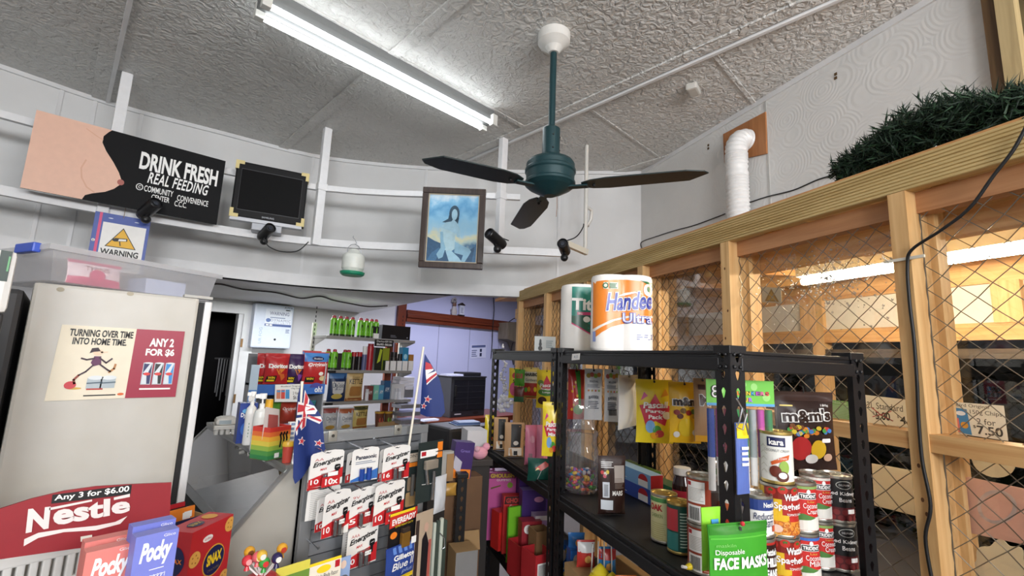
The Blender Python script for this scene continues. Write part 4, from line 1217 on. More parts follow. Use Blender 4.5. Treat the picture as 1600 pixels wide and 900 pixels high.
nm.decal([(38, 842), (60, 832), (100, 826), (150, 821), (180, 815), (199, 806), (188, 818), (150, 828), (100, 831), (60, 840), (37, 853)], tx, 2)
nm.decal([(126, 838), (144, 835), (144, 843), (126, 846)], C('#d8d2c6', 0.6), 2)
one(nm, 'red_display_sign', 'dark red arched display sign with a black price strip and white lettering at lower left', 'sign', o, 0)

# white slotted rack
thr = R(9)
loc, w, h = fit(-40, 872, 119, 1000, 0.98, thr)
zt_ = on_plane(60, 870, loc, thr).z
wr = thing('white_slotted_rack', 'white slotted plastic rack below the red sign at the bottom left', 'rack', (loc.x, loc.y, 0), thr)
r_ = MB(); RW = C('#dcdad6', 0.45)
r_.cbox((-w / 2, 0, zt_ - 0.012), (w / 2, 0.03, zt_ + 0.012), RW, 0.004)
r_.cbox((-w / 2, 0, zt_ - 0.16), (w / 2, 0.03, zt_ - 0.06), RW, 0.004)
for i in range(9):
    x = -w / 2 + w * i / 8
    r_.cbox((x - 0.007, 0.002, zt_ - 0.16), (x + 0.007, 0.028, zt_ + 0.0), RW, 0.003)
r_.build('front_grille', wr)
MB().cbox((-w / 2, 0.03, zt_ - 0.12), (w / 2, 0.09, zt_ - 0.10), RW, 0.004).build('shelf', wr)
MB().cbox((-w / 2, 0.03, 0), (w / 2, 0.09, zt_ - 0.13), C('#5a1d22', 0.6), 0.004).build('base', wr)

# biscuit stick boxes
def stick_box(px0, px1, pt, d, th, base, label, back=False, seed=1):
    loc, w, h = fit(px0, pt, px1, pt + 140, d, th)
    h = 0.145; top = on_plane((px0 + px1) / 2, pt, loc, th).z
    loc.z = top - h
    cm_ = C(base, 0.4)
    mb = carton(w, 0.024, h, cm_, C(base, 0.45), cm_)
    mb.text('Pocky', -w * .36, h * .66, w * .38, h * .92, PAPER, 2, bold=0.045, shear=0.22)
    mb.text('Glico', w * .14, h * .945, w * .42, h * .975, PAPER, 2)
    mb.lines(-w * .1, h * .625, w * .25, h * .64, 1, PAPER, 2)
    st = C('#e0b070', 0.5); ck_ = C('#8d63b5' if base.startswith('#7') or base.startswith('#6') else '#d98a8a', 0.4)
    rg = random.Random(seed)
    for i in range(9):
        x = -w * .02 + i * w * .055; tilt = rg.uniform(-.02, .05) * w
        mb.decal([(x, 0), (x + w * .04, 0), (x + w * .04 + tilt, h * .36), (x + tilt, h * .36)], ck_, 2)
        mb.decal([(x + tilt * .9, h * .34), (x + w * .04 + tilt * .9, h * .34), (x + w * .04 + tilt * 1.2, h * (.46 + .06 * rg.random())), (x + tilt * 1.2, h * (.46 + .05 * rg.random()))], st, 3)
    mb.decal(ell(-w * .28, h * .33, w * .16, h * .07, 16), C('#ddd2b6', 0.5), 2)
    mb.decal(ell(-w * .05, h * .36, w * .06, h * .03, 12), C('#2c3158', 0.4) if ck_ is not None else cm_, 3)
    mb.decal([(-w * .44, h * .25), (-w * .12, h * .25), (-w * .18, h * .0), (-w * .38, h * .0)], C('#e6e2dc', 0.4), 2)
    # hangul caption drawn as small strokes
    for i in range(5):
        x = -w * .14 + i * w * .085; zq = h * .545
        mb.stroke([(x, zq + .003), (x + .0035, zq + .003)], .0008, PAPER, 2); mb.stroke([(x + .0017, zq + .003), (x, zq - .001)], .0008, PAPER, 2); mb.stroke([(x + .0045, zq + .004), (x + .0045, zq - .002)], .0008, PAPER, 2)
    return one(mb, 'biscuit_box', label, 'snack box', loc, th, 'biscuit stick boxes at lower left')
stick_box(124, 203, 858, 0.72, R(6), '#e2837a', 'coral pink biscuit stick box in front of the other pink one', seed=1)
stick_box(122, 197, 843, 0.76, R(6), '#dc7f78', 'coral pink biscuit stick box half hidden behind the front pink one', seed=2)
stick_box(203, 269, 835, 0.72, R(8), '#7a83d2', 'blue biscuit stick box in front of the other blue one', seed=3)
stick_box(198, 264, 819, 0.76, R(8), '#747dce', 'blue biscuit stick box half hidden behind the front blue one', seed=4)
# counter carrying them
ct_ = thing('snack_counter', 'low counter at the bottom left carrying the snack boxes', 'counter', (0.25, 0.80, 0), R(6))
ctz = at(165, 858, 0.74).z - 0.152
MB().cbox((-0.45, -0.15, ctz - 0.03), (0.22, 0.14, ctz), C('#8f8a84', 0.5), 0.004).build('top', ct_)
MB().box((-0.44, -0.12, 0), (0.20, 0.12, ctz - 0.03), C('#6d6863', 0.6)).build('cabinet', ct_)

# red cracker box
ths = R(39)
loc, w, h = fit(293, 822, 354, 960, 0.98, ths)
top = on_plane(324, 822, loc, ths).z; h = 0.19; loc.z = top - h
CR = C('#c12a31', 0.4)
mb = carton(w, 0.062, h, CR, C('#b52830', 0.45), C('#c33037', 0.4))
mb.decal(ell(w * .10, h * .58, w * .27, h * .17, 26), C('#d9a23a', 0.4), 1); mb.decal(ell(w * .10, h * .58, w * .25, h * .155, 26), NAVY, 2)
mb.text('SNAX', -w * .08, h * .54, w * .28, h * .66, YEL, 3, bold=0.05, rise=0.002); mb.text('CRACKERS', -w * .04, h * .475, w * .24, h * .5, GOLD, 3)
mb.decal(ell(-w * .12, h * .86, w * .12, h * .035, 16), PAPER, 2); mb.text('Griffins', -w * .20, h * .848, -w * .04, h * .872, RED, 3)
bis = C('#e0aa52', 0.6); bisd = C('#a8742e', 0.6)
for cx, cz, r_ in ((-.38, .70, .13), (-.40, .28, .14), (.42, .9, .13), (.1, .24, .13), (.42, .32, .12), (-.16, .1, .12), (.3, .1, .1)):
    a, b_, q_ = w * cx, h * cz, w * r_
    mb.decal([(min(max(x, -w * .5), w * .5), max(z_, 0)) for x, z_ in ell(a, b_, q_, q_, 18)], bis, 2)
    for k_ in range(5):
        an = k_ * 1.26
        xx, zz = a + q_ * .5 * math.cos(an), b_ + q_ * .5 * math.sin(an)
        if abs(xx) < w * .48: mb.decal(ell(xx, zz, .002, .002, 6), bisd, 3)
mb.map = lambda x, z_, lay: (-w / 2 - 0.0006 * lay, 0.031 - x, z_)
mb.decal(ell(0, h * .70, .022, .028, 20), NAVY, 2); mb.text('SNAX', -.017, h * .675, .017, h * .725, ORG, 3, bold=.03); mb.lines(-.022, h * .2, .02, h * .5, 7, C('#e3b8a8', 0.5), 2, fill=.3)
mb.map = lambda x, z_, lay: (x, 0.031 + z_, h + 0.0006 * lay)
mb.decal(ell(-w * .15, -.002, w * .16, .014, 18), NAVY, 2); mb.text('SNAX', -w * .27, -.007, -w * .03, .005, YEL, 3); mb.decal(ell(w * .26, 0.006, w * .13, .016, 18), bis, 2)
one(mb, 'cracker_box', 'red cracker box with round biscuits standing beside the glass cabinet', 'snack box', loc, ths)
kt = thing('cracker_shelf', 'dark shelf unit under the red cracker box', 'shelf', (loc.x, loc.y, 0), ths)
MB().cbox((-0.09, -0.02, loc.z - 0.03), (0.07, 0.12, loc.z), C('#2c2a2b', 0.5), 0.004).build('top', kt)
MB().box((-0.085, 0.0, 0), (0.065, 0.11, loc.z - 0.03), C('#3a1f20', 0.6)).build('cabinet', kt)
# open carton of orange packets
loc2, w2, h2 = fit(262, 800, 318, 850, 1.22, R(20))
top = on_plane(290, 812, loc2, R(20)).z
ocx = thing('packet_tray', 'cardboard tray behind the cracker box', 'tray', (loc2.x, loc2.y, top - 0.09), R(20))
open_tray(w2, 0.09, 0.09, NAVY, CARD, CARD).build('tray', ocx)
tsh = thing('tray_stand', 'dark stand under the cardboard tray behind the cracker box', 'stand', (loc2.x, loc2.y + 0.045, 0), R(20))
MB().cbox((-0.055, -0.045, top - 0.11), (0.045, 0.045, top - 0.09), C('#242326', 0.5), 0.003).build('top', tsh)
MB().box((-0.05, -0.04, 0), (0.04, 0.04, top - 0.11), C('#2c2a2b', 0.6)).build('column', tsh)
oc = MB().box((-.034, -.002, 0), (.034, .004, .105), ORG); oc.decal(rect(.002, .075, .022, .092), PAPER, 5); oc.text('JAFFA', -.03, .05, .0, .07, PAPER, 5); oc.map = lambda x, z_, l: (x, -.002 - .0006 * l, z_)
oc.decal(rect(.006, .078, .026, .094), PAPER, 2)
q1 = Vector((loc2.x, loc2.y, top - 0.085)); dx = Vector((math.cos(R(20)), math.sin(R(20)), 0)); dy = Vector((-math.sin(R(20)), math.cos(R(20)), 0))
one(oc, 'orange_packet', 'orange chocolate packet standing in the cardboard tray', 'sweet packet', q1 + dx * .006 + dy * .03, (R(-6), 0, R(20)))
bk_ = MB().box((-.036, -.002, 0), (.036, .004, .112), C('#2a1a18', 0.4)); bk_.map = lambda x, z_, l: (x, -.002 - .0006 * l, z_); bk_.decal(rect(-.036, .1, .036, .112), RED, 1); bk_.decal(ell(-.02, .085, .012, .012), GOLD, 1)
one(bk_, 'black_packet', 'black chocolate packet behind the orange one in the tray', 'sweet packet', q1 + dx * -.006 + dy * .06, (R(-6), 0, R(20)))

# ================================================================== GLASS CABINET
YC, YC2 = 1.47, 2.45
gx0, gz0, gx1, gz1 = 0.405, 1.085, 0.545, 1.247
gc = thing('display_cabinet', 'stainless counter display cabinet with a slanted glass front', 'cabinet', (0.7, YC, 0), 0)
SS = bumpy('brushed_steel', '#b4b0a8', 0.35, 30, 0.03, 0.001, 'noise', '#a8a49a', 3)
def cx_(mb): mb.T = Matrix.Translation((-0.7, -YC, 0)); return mb
GXR = 0.76
prof = [(gx0, 0), (gx0, gz0), (gx1, gz1), (GXR, gz1), (GXR, 0)]
cx_(MB()).prism(prof, YC, YC + 0.02, SS).build('end_panel', gc)
cx_(MB()).prism(prof, YC2, YC2 + 0.02, SS).build('end_panel', gc)
cx_(MB()).box((gx1 - 0.012, YC - 0.004, gz1), (GXR, YC2 + 0.02, gz1 + 0.012), C('#a9a8a4', 0.3, 0.6)).build('top', gc)
dkm = C('#3a3a3c', 0.5)
cx_(MB()).box((gx0 + 0.01, YC + 0.02, 0), (GXR - .01, YC2, gz0 - 0.09), dkm).build('base', gc)
cx_(MB()).box((0.735, YC + 0.02, gz0 - 0.09), (0.75, YC2, gz1), dkm).build('back_panel', gc)
fr_ = cx_(MB()); AL = C('#a5a6a6', 0.3, 0.6)
dd = Vector((gx1 - gx0, 0, gz1 - gz0)).normalized(); nn_ = Vector((-dd.z, 0, dd.x))
for y in (YC + 0.004, YC2 + 0.016):
    fr_.beam((gx0, y, gz0), (gx1, y, gz1), 0.016, 0.008, AL, up=nn_)
fr_.beam((gx1 - .004, YC, gz1 - .004), (gx1 - .004, YC2 + .02, gz1 - .004), 0.022, 0.01, AL, up=nn_)
fr_.beam((gx0 + .004, YC, gz0 + .004), (gx0 + .004, YC2 + .02, gz0 + .004), 0.022, 0.01, AL, up=nn_)
q = Vector((gx1 - .012, YC + 0.16, gz1 - 0.006)) + nn_ * 0.006
fr_.beam(q, q + Vector((0, .03, 0)), 0.012, 0.001, PAPER, up=nn_)
fr_.build('glass_frame', gc)
cx_(MB()).add([(gx0, YC + .01, gz0), (gx0, YC2, gz0), (gx1, YC2, gz1), (gx1, YC + .01, gz1)], [(0, 1, 2, 3)], clear('cabinet_glass', gloss=0.12, rough=0.02, tint=(0.62, 0.66, 0.67, 1))).build('glass_front', gc)
cx_(MB()).box((0.43, YC + 0.03, 1.0), (0.73, YC2 - .02, 1.006), C('#54585a', 0.3, 0.4)).build('inner_shelf', gc)
tr_ = MB().cbox((-.1, -.14, 0), (.1, .14, .035), C('#8f908e', 0.4), .006)
one(tr_, 'food_tray', 'pale food tray inside the glass cabinet near its front', 'tray', (.56, YC + .25, 1.007))
one(MB().cbox((-.09, -.16, 0), (.09, .16, .06), C('#3a3936', 0.5), .006), 'dark_tray', 'dark tray deeper inside the glass cabinet', 'tray', (.58, YC + .65, 1.007))

# things on the cabinet top
TZ = gz1 + 0.013
def on_top(px, py): return at_z(px, py, TZ)
# egg carton
loc, w, h = fit_at(334, 652, 372, 681, on_top(356, 682), R(-10))
eg = thing('egg_carton', 'closed white egg carton on the far end of the glass cabinet', 'egg carton', loc, R(-10))
e_ = MB(); EW = C('#dcdad4', 0.7)
for i in range(4):
    for j in range(2): e_.lathe([(0, 0), (w * .085, 0.001), (w * .125, h * .38), (w * .125, h * .42), (0, h * .42)], EW, 10, ((i - 1.5) * w * .24, .03 + j * .05, 0))
e_.cbox((-w / 2, 0, h * .34), (w / 2, .11, h * .43), EW, .003)
e_.build('cup_tray', eg)
e_ = MB().cbox((-w / 2, 0.0, h * .42), (w / 2, .11, h * .55), EW, .006); e_.cbox((-w * .46, 0.008, h * .5), (w * .46, .10, h * .95), EW, .02)
e_.map = lambda x, z_, l: (x, 0.0079 - .0006 * l, z_); e_.decal(rect(-w * .3, h * .62, w * .2, h * .82), C('#a6b2b8', 0.6), 1)
e_.build('lid', eg)
# blue detergent box
loc, w, h = fit_at(372, 630, 400, 692, on_top(384, 692), R(-5))
mb = carton(w, .05, h, C('#27408f', 0.35), C('#1f3375', 0.35)); mb.text('Dynamo', -w * .4, h * .62, w * .4, h * .76, PAPER, 2, bold=.03); mb.decal(ell(0, h * .35, w * .34, h * .18, 18), C('#3f6fc4', 0.4), 1); mb.decal(ell(-w * .1, h * .8, w * .25, h * .06, 14), C('#6ab0e0', 0.4), 1)
one(mb, 'detergent_box', 'dark blue detergent box beside the egg carton', 'box', loc, R(-5))
def pump_bottle(px0, py0, px1, py1, bx, by, body, cap, label, cat='bottle', pump=False, deco=None):
    loc, w, h = fit_at(px0, py0, px1, py1, on_top(bx, by), 0)
    r = w / 2
    t = thing('pump_bottle' if pump else 'plastic_bottle', label, cat, loc, 0)
    hb = h * (.74 if pump else .80)
    b_ = MB().lathe([(0, 0), (r * .9, 0), (r, .006), (r, hb * .8), (r * .85, hb * .93), (r * .4, hb), (0, hb)], body, 24)
    b_.map = cyl_map(r + .0003)
    if deco: deco(b_, r, hb)
    b_.build('body', t)
    if pump:
        c_ = MB().lathe([(r * .36, hb), (r * .36, hb + h * .08), (r * .12, hb + h * .09), (r * .12, hb + h * .16), (r * .5, hb + h * .17), (r * .5, hb + h * .26), (0, hb + h * .26)], cap, 16)
        c_.cbox((-r * 1.1, -r * .25, hb + h * .18), (0, r * .25, hb + h * .25), cap, .002)
        c_.build('pump_head', t)
    else:
        MB().lathe([(r * .45, hb), (r * .55, hb), (r * .5, h), (0, h)], cap, 18).build('cap', t)
    return t
gw = C('#7f9a86', 0.5)
pump_bottle(383, 612, 400, 694, 393, 694, C('#e9e9e6', 0.35), C('#efefed', 0.4), 'slim white pump bottle just right of the blue box', pump=True, deco=lambda b, r, h: b.lines(-r * .5, h * .2, r * .5, h * .6, 5, gw, 1))
pump_bottle(395, 615, 418, 704, 404, 703, C('#e6e8e4', 0.35), C('#efefed', 0.4), 'white pump bottle with small grey print behind the rainbow box', pump=True, deco=lambda b, r, h: b.lines(-r * .6, h * .12, r * .6, h * .55, 7, gw, 1))
pump_bottle(406, 624, 429, 690, 418, 690, C('#eceae4', 0.35), C('#eab02c', 0.4), 'white bottle with a yellow cap behind the rainbow box')
# rainbow display box with a leaflet
loc, w, h = fit_at(421, 656, 453, 716, on_top(430, 719), R(25))
rb = thing('rainbow_display_box', 'red yellow and green striped display box on the cabinet', 'display box', loc, R(25))
b_ = MB(); cols = ['#c8382f', '#d96a33', '#e5a93a', '#d6c24a', '#8fae45', '#4d8f45', '#2f7a46']
dpt = .07
for s_ in range(7):
    z0_, z1_ = h * .82 * (6 - s_) / 7, h * .82 * (7 - s_) / 7
    b_.box((-w / 2, 0, z0_), (w / 2, .002, z1_), C(cols[s_], 0.4)); b_.box((-w / 2, .002, z0_), (-w / 2 + .002, dpt, z1_), C(cols[s_], 0.4)); b_.box((w / 2 - .002, .002, z0_), (w / 2, dpt, z1_), C(cols[s_], 0.4)); b_.box((-w / 2, dpt, z0_), (w / 2, dpt + .002, z1_), C(cols[s_], 0.4))
b_.box((-w / 2, .0, 0), (w / 2, dpt, .002), CARD)
for i in range(3):
    x = w * (.02 + .14 * i); b_.stroke([(x, h * .30), (x + .002, h * .5), (x - .003, h * .62)], .006, INK, 2); b_.decal(ell(x + .001, h * .64, .004, .005, 8), INK, 2)
b_.decal(rect(-w * .2, h * .04, w * .02, h * .16), PAPER, 2)
b_.build('box', rb)
lf = MB(); lf.add([(-w * .5, .03, h * .5), (w * .3, .03, h * .5), (w * .05, .02, h * 1.25), (-w * .62, .02, h * 1.35)], [(0, 1, 2, 3)], C('#cfc6c2', 0.5)); lf.add([(-w * .3, .028, h * .55), (w * .18, .028, h * .55), (0, .018, h * 1.1), (-w * .45, .018, h * 1.15)], [(0, 1, 2, 3)], C('#a5524e', 0.5))
tag(lf.build('leaflet', None, loc, R(25), solid=0.001), 'folded grey and red leaflet sticking out of the rainbow box', 'leaflet')
for i, (px0, py0, px1, py1) in enumerate(((440, 664, 452, 684), (452, 660, 462, 690), (428, 662, 442, 690))):
    l3, w3, h3 = fit(px0, py0, px1, py1, 1.52 + .02 * i, R(-3))
    if i == 2: continue
    mb = carton(w3, .02, h3 + .05, PAPER); l3.z = TZ
    mb = carton(w3, .02, on_plane((px0 + px1) / 2, py0, l3, 0).z - TZ, PAPER); mb.lines(-w3 * .35, .04, w3 * .35, .1, 4, C('#7d8fae', 0.5), 2)
    one(mb, 'tea_carton', ('small white carton with blue print right of the rainbow box', 'narrow white carton beside the flag on the cabinet')[i], 'carton', l3, 0)
# red cup
loc, w, h = fit_at(441, 688, 458, 722, on_top(449, 722), 0)
cp_ = thing('red_tub', 'red plastic tub with a yellow lid at the near corner of the cabinet top', 'tub', loc, 0); r = w / 2
MB().lathe([(0, 0), (r * .8, 0), (r * .95, h * .75), (0, h * .75)], C('#c2493c', 0.4), 22).build('cup', cp_)
MB().lathe([(r * .9, h * .74), (r * 1.06, h * .74), (r * 1.06, h * .82), (r * .95, h * .95), (0, h)], C('#e3b43a', 0.4), 22).build('lid', cp_)
# ================================================================== GREY SLATTED PANEL WITH BATTERIES
YP = 1.45
sx0, sx1 = at_y(470, 760, YP).x, at_y(664, 663, YP).x
szt = 1.349
SLG = C('#7f8286', 0.4, 0.3, name='slat_grey'); SLD = C('#66696d', 0.4, 0.3); SLF = C('#8c8e90', 0.4, 0.35)
sp = thing('slatted_panel', 'grey metal slatted display panel on the end of the counter', 'display panel', ((sx0 + sx1) / 2, YP, 0), 0)
sw = sx1 - sx0
MB().box((-sw / 2, -0.004, 0.3), (sw / 2, 0.012, szt - 0.06), C('#55585c', 0.5, 0.2)).build('back_sheet', sp)
f_ = MB()
f_.cbox((-sw / 2, -0.022, 0.3), (-sw / 2 + 0.035, 0.014, szt), SLF, .003)
f_.cbox((sw / 2 - 0.028, -0.022, 0.3), (sw / 2, 0.014, szt), SLF, .003)
f_.cbox((-sw / 2, -0.024, szt - 0.03), (sw / 2, 0.014, szt), SLF, .003)
f_.cbox((-sw / 2 + .03, -0.016, szt - 0.055), (sw / 2 - .02, 0.012, szt - 0.034), SLD, .003)
f_.build('frame', sp)
sl_ = MB()
zz = szt - 0.062
while zz > 0.36:
    sl_.add([(-sw / 2 + .035, -.006, zz), (sw / 2 - .028, -.006, zz), (sw / 2 - .028, -.020, zz - .028), (-sw / 2 + .035, -.020, zz - .028), (-sw / 2 + .035, -.004, zz - .036), (sw / 2 - .028, -.004, zz - .036)], [(0, 3, 2, 1), (3, 4, 5, 2)], SLG)
    zz -= 0.037
sl_.build('slats', sp)
for px, py in ((519, 681), (621, 671)):
    p = at_y(px, py, YP - .024)
    t_ = MB().cbox((p.x - sp.location.x - .014, -.030, p.z - .016), (p.x - sp.location.x + .014, -.024, p.z + .016), C('#b3b1a8', 0.35, 0.6), .002)
    t_.lathe([(0, 0), (.006, 0), (.006, .004), (0, .004)], C('#54504a', 0.4, 0.6), 10, (0, 0, 0)) if False else t_.sphere((p.x - sp.location.x, -.031, p.z + .001), .005, C('#54504a', 0.4, 0.6), 8)
    t_.build('catch', sp)

def hook_at(px, py, n, ycard):
    """chrome prong from the panel out to the card"""
    p = at_y(px, py, ycard - .01)
    mb = MB().tube([(0, YP - .006 - p.y, .004), (0, 0, 0), (0, -.006, .006)], .0022, CHROME, 7)
    mb.cbox((-.012, YP - .010 - p.y, -.006), (.012, YP - .004 - p.y, .014), CHROME, .001)
    return tag(mb.build('display_hook', None, p), n, 'hook', 'chrome hooks on the slatted panel')
hook_at(507, 706, 'chrome display hook carrying the top left battery packs', 1.33)
hook_at(567, 701, 'chrome display hook carrying the striped battery pack in the top row', 1.33)
hook_at(617, 697, 'chrome display hook carrying the third top row battery pack', 1.33)
hook_at(523, 768, 'chrome display hook carrying the left middle row battery pack', 1.33)
hook_at(565, 764, 'chrome display hook carrying the centre middle row battery pack', 1.33)
hook_at(605, 755, 'chrome display hook carrying the right middle row battery pack', 1.33)
hook_at(563, 826, 'chrome display hook carrying the lowest battery pack', 1.33)
hook_at(497, 858, 'empty chrome display hook at the lower left of the panel', 1.36)

BLK = C('#17171a', 0.4)
def battery_card(box, y, rot, label, kind='energizer', code='AA', n='10', seed=1, big=None, lean=0.0):
    loc, w, h = fit_y(*box, y, R(rot))
    t = thing('battery_pack', label, 'battery pack', loc, (R(lean), R(0), R(rot)), 'battery packs on the slatted panel')
    cd = C('#e8e6e2', 0.35); th_ = 0.0012
    out = [(-w * .5, 0.004), (-w * .49, h * .9), (-w * .44, h * .95), (-w * .2, h * .985), (w * .2, h), (w * .45, h * .96), (w * .5, h * .9), (w * .49, h * .004)]
    m = MB().prism(out, 0, th_, cd)
    m.decal([(-w * .10, h * .93), (-w * .02, h * .955), (w * .02, h * .935), (w * .10, h * .955), (w * .04, h * .915)], INK, 1)
    if kind == 'energizer':
        rd_ = C('#c3272c', 0.4)
        m.decal([(-w * .5, 0.004), (w * .49, 0.004), (w * .49, h * .48), (w * .2, h * .40), (-w * .1, h * .36), (-w * .5, h * .26)], rd_, 1)
        m.decal([(w * .1, .004), (w * .49, .004), (w * .49, h * .2), (w * .22, h * .14)], cd, 2) if seed % 2 else None
        m.text('Energizer', -w * .42, h * .53, w * .46, h * .70, INK, 3, bold=.03, shear=.25, rise=h * .13)
        m.text('MAX', -w * .2, h * .46, w * .0, h * .52, rd_, 3, bold=.02, shear=.2, rise=h * .02)
        m.text(code, -w * .38, h * .74, -w * .12, h * .81, C('#c56a6a', 0.4), 3)
        m.text(n, -w * .45, h * .12, -w * .22, h * .25, PAPER, 3, bold=.02)
        m.decal(rrect(w * .22, h * .42, w * .40, h * .58, w * .05), BLK, 4); m.stroke([(w * .27, h * .5), (w * .36, h * .52)], .0012, PAPER, 5)
        m.decal(rect(w * .26, h * .26, w * .35, h * .42), BLK, 4)
        m.build('card', t)
        b = MB()
        for k in range(2 if code != '9V' else 1):
            x = -w * .06 + k * w * .17
            b.tube([(x, -.007, h * .04), (x, -.007, h * .34)], w * .065, C('#8b8f94', 0.25, 0.7), 10)
            b.tube([(x, -.007, h * .34), (x, -.007, h * .36)], w * .03, CHROME, 8)
        b.build('batteries', t)
        bl_ = MB().cbox((-w * .16, -.014, h * .02), (w * .22, -.0005, h * .39), clear('blister', gloss=.10, rough=.05), .003)
        bl_.map = lambda x, z_, l: (x, -.0145 - .0006 * l, z_)
        if big: bl_.decal(rect(-w * .2, h * .03, w * .34, h * .30), rd_, 1); bl_.text(big, -w * .10, h * .08, w * .28, h * .25, PAPER, 2, bold=.03); bl_.decal(rect(-w * .04, h * .31, w * .26, h * .42), PAPER, 2)
        else: bl_.decal(rect(-w * .0, h * .28, w * .2, h * .38), PAPER, 2); bl_.text('$11.90', w * .01, h * .30, w * .19, h * .35, INK, 3)
        bl_.build('blister', t)
    elif kind == 'panasonic':
        m.decal([(-w * .49, .004), (w * .49, .004), (w * .49, h * .34), (-w * .49, h * .10)], C('#3a6fb8', 0.4), 1)
        m.text('Panasonic', -w * .36, h * .66, w * .40, h * .78, C('#20233a', 0.4), 3, bold=.03)
        m.lines(-w * .36, h * .53, w * .4, h * .63, 2, C('#7c8496', 0.4), 3, fill=.4)
        m.build('card', t)
        b = MB()
        for k in range(2):
            x = -w * .14 + k * w * .26
            b.tube([(x, -.008, h * .06), (x, -.008, h * .40)], w * .085, C('#2c4fa6', 0.25, 0.3), 12); b.tube([(x, -.008, h * .40), (x, -.008, h * .42)], w * .085, CHROME, 12)
            b.tube([(x + w * .02, -.0125, h * .08), (x + w * .02, -.0125, h * .38)], w * .03, PAPER, 6)
        b.build('batteries', t)
    else:
        m.lines(-w * .4, h * .06, w * .36, h * .9, 15, C('#b9b7b3', 0.5), 1, fill=.35, seed=seed)
        m.build('card', t)
    return t
battery_card((482, 708, 530, 764), 1.39, 6, 'battery pack hidden behind the top left ten pack', seed=1)
battery_card((484, 704, 536, 760), 1.345, 6, 'top left battery pack with the big 10x label', 'energizer', 'AA', '10', 1, '10x')
battery_card((541, 703, 586, 752), 1.39, 4, 'battery pack behind the striped blue one', seed=2)
battery_card((549, 699, 591, 752), 1.345, 4, 'white and blue battery pack with two blue cells in the top row', 'panasonic')
battery_card((592, 698, 634, 750), 1.39, 3, 'battery pack partly behind the third top row pack', seed=3)
battery_card((598, 696, 640, 750), 1.345, 3, 'third battery pack of the top row beside the dark razor card', 'energizer', 'AA', '16', 2)
battery_card((479, 760, 530, 810), 1.40, 6, 'back of a white battery card with grey print below the top left pack', 'back', seed=5)
battery_card((494, 774, 535, 828), 1.375, 8, 'battery pack peeking out left of the middle row', seed=3)
battery_card((505, 766, 546, 837), 1.335, 10, 'left battery pack of the middle row', 'energizer', 'AA', '10', 1)
battery_card((545, 762, 586, 822), 1.355, 8, 'centre battery pack of the middle row', 'energizer', '9V', '5', 2)
battery_card((578, 750, 628, 800), 1.39, 6, 'battery pack half behind the three times pack', seed=4)
battery_card((585, 752, 631, 817), 1.34, 8, 'right battery pack of the middle row with the 3x label', 'energizer', 'AAA', '10', 1, '3x')
battery_card((534, 822, 580, 888), 1.385, 5, 'white battery card behind the lowest pack', 'back', seed=7)
battery_card((542, 820, 589, 884), 1.345, 8, 'lowest battery pack hanging alone under the others', 'energizer', 'AAA', '10', 2)

# razor cards, at the right edge of the panel
def flat_card(box, y, rot, name, label, cat, mat, deco, t=.002, group=None):
    loc, w, h = fit_y(*box, y, R(rot))
    m = MB().box((-w / 2, 0, 0), (w / 2, t, h), mat); deco(m, w, h)
    return one(m, name, label, cat, loc, R(rot), group)
DKG = C('#2a3332', 0.35)
def d1_(m, w, h):
    m.decal(rect(-w * .45, h * .80, w * .45, h * .95), C('#c7b9a6', 0.4), 1); m.decal(rect(-w * .45, h * .72, w * .45, h * .79), ORG, 1); m.text('JOINT', -w * .3, h * .86, w * .3, h * .93, INK, 2)
    m.decal(rrect(-w * .25, h * .32, w * .25, h * .55, w * .1), C('#7d6a55', 0.4), 2); m.decal(rrect(-w * .3, h * .06, w * .3, h * .3, w * .1), C('#9c8057', 0.4), 2); m.tube([(0, -.008, h * .25), (0, -.008, h * .6)], w * .1, C('#6d6a66', 0.3, 0.4), 8)
flat_card((630, 704, 655, 796), 1.37, 5, 'tool_card', 'dark hanging card with orange band left of the razor card', 'packaged tool', DKG, d1_)
def d2_(m, w, h):
    m.decal(rect(-w * .42, h * .74, w * .2, h * .86), PAPER, 1); m.decal(rect(-w * .38, h * .77, -w * .2, h * .84), RED, 2)
    m.decal(rect(w * .26, h * .82, w * .48, h * .97), ORG, 1); m.decal(rect(w * .26, h * .70, w * .48, h * .80), ORG, 1)
    for q in (.78, .84): m.decal(ell(w * .23, h * q, w * .06, h * .025, 10), PAPER, 2)
    m.tube([(-w * .12, -.008, h * .30), (-w * .2, -.009, h * .5), (-w * .25, -.01, h * .66)], w * .06, CHROME, 8); m.tube([(w * .1, -.008, h * .02), (w * .1, -.009, h * .5)], w * .06, CHROME, 8)
    m.cbox((-w * .3, -.02, h * .55), (w * .18, -.004, h * .70), C('#b3a899', 0.3, 0.5), .003)
    m.stroke([(-w * .3, h * .3), (w * .3, h * .27)], .0015, PAPER, 3)
flat_card((652, 690, 690, 782), 1.33, 8, 'tool_card', 'dark green tool card with a chrome tool and white label', 'packaged tool', DKG, d2_)
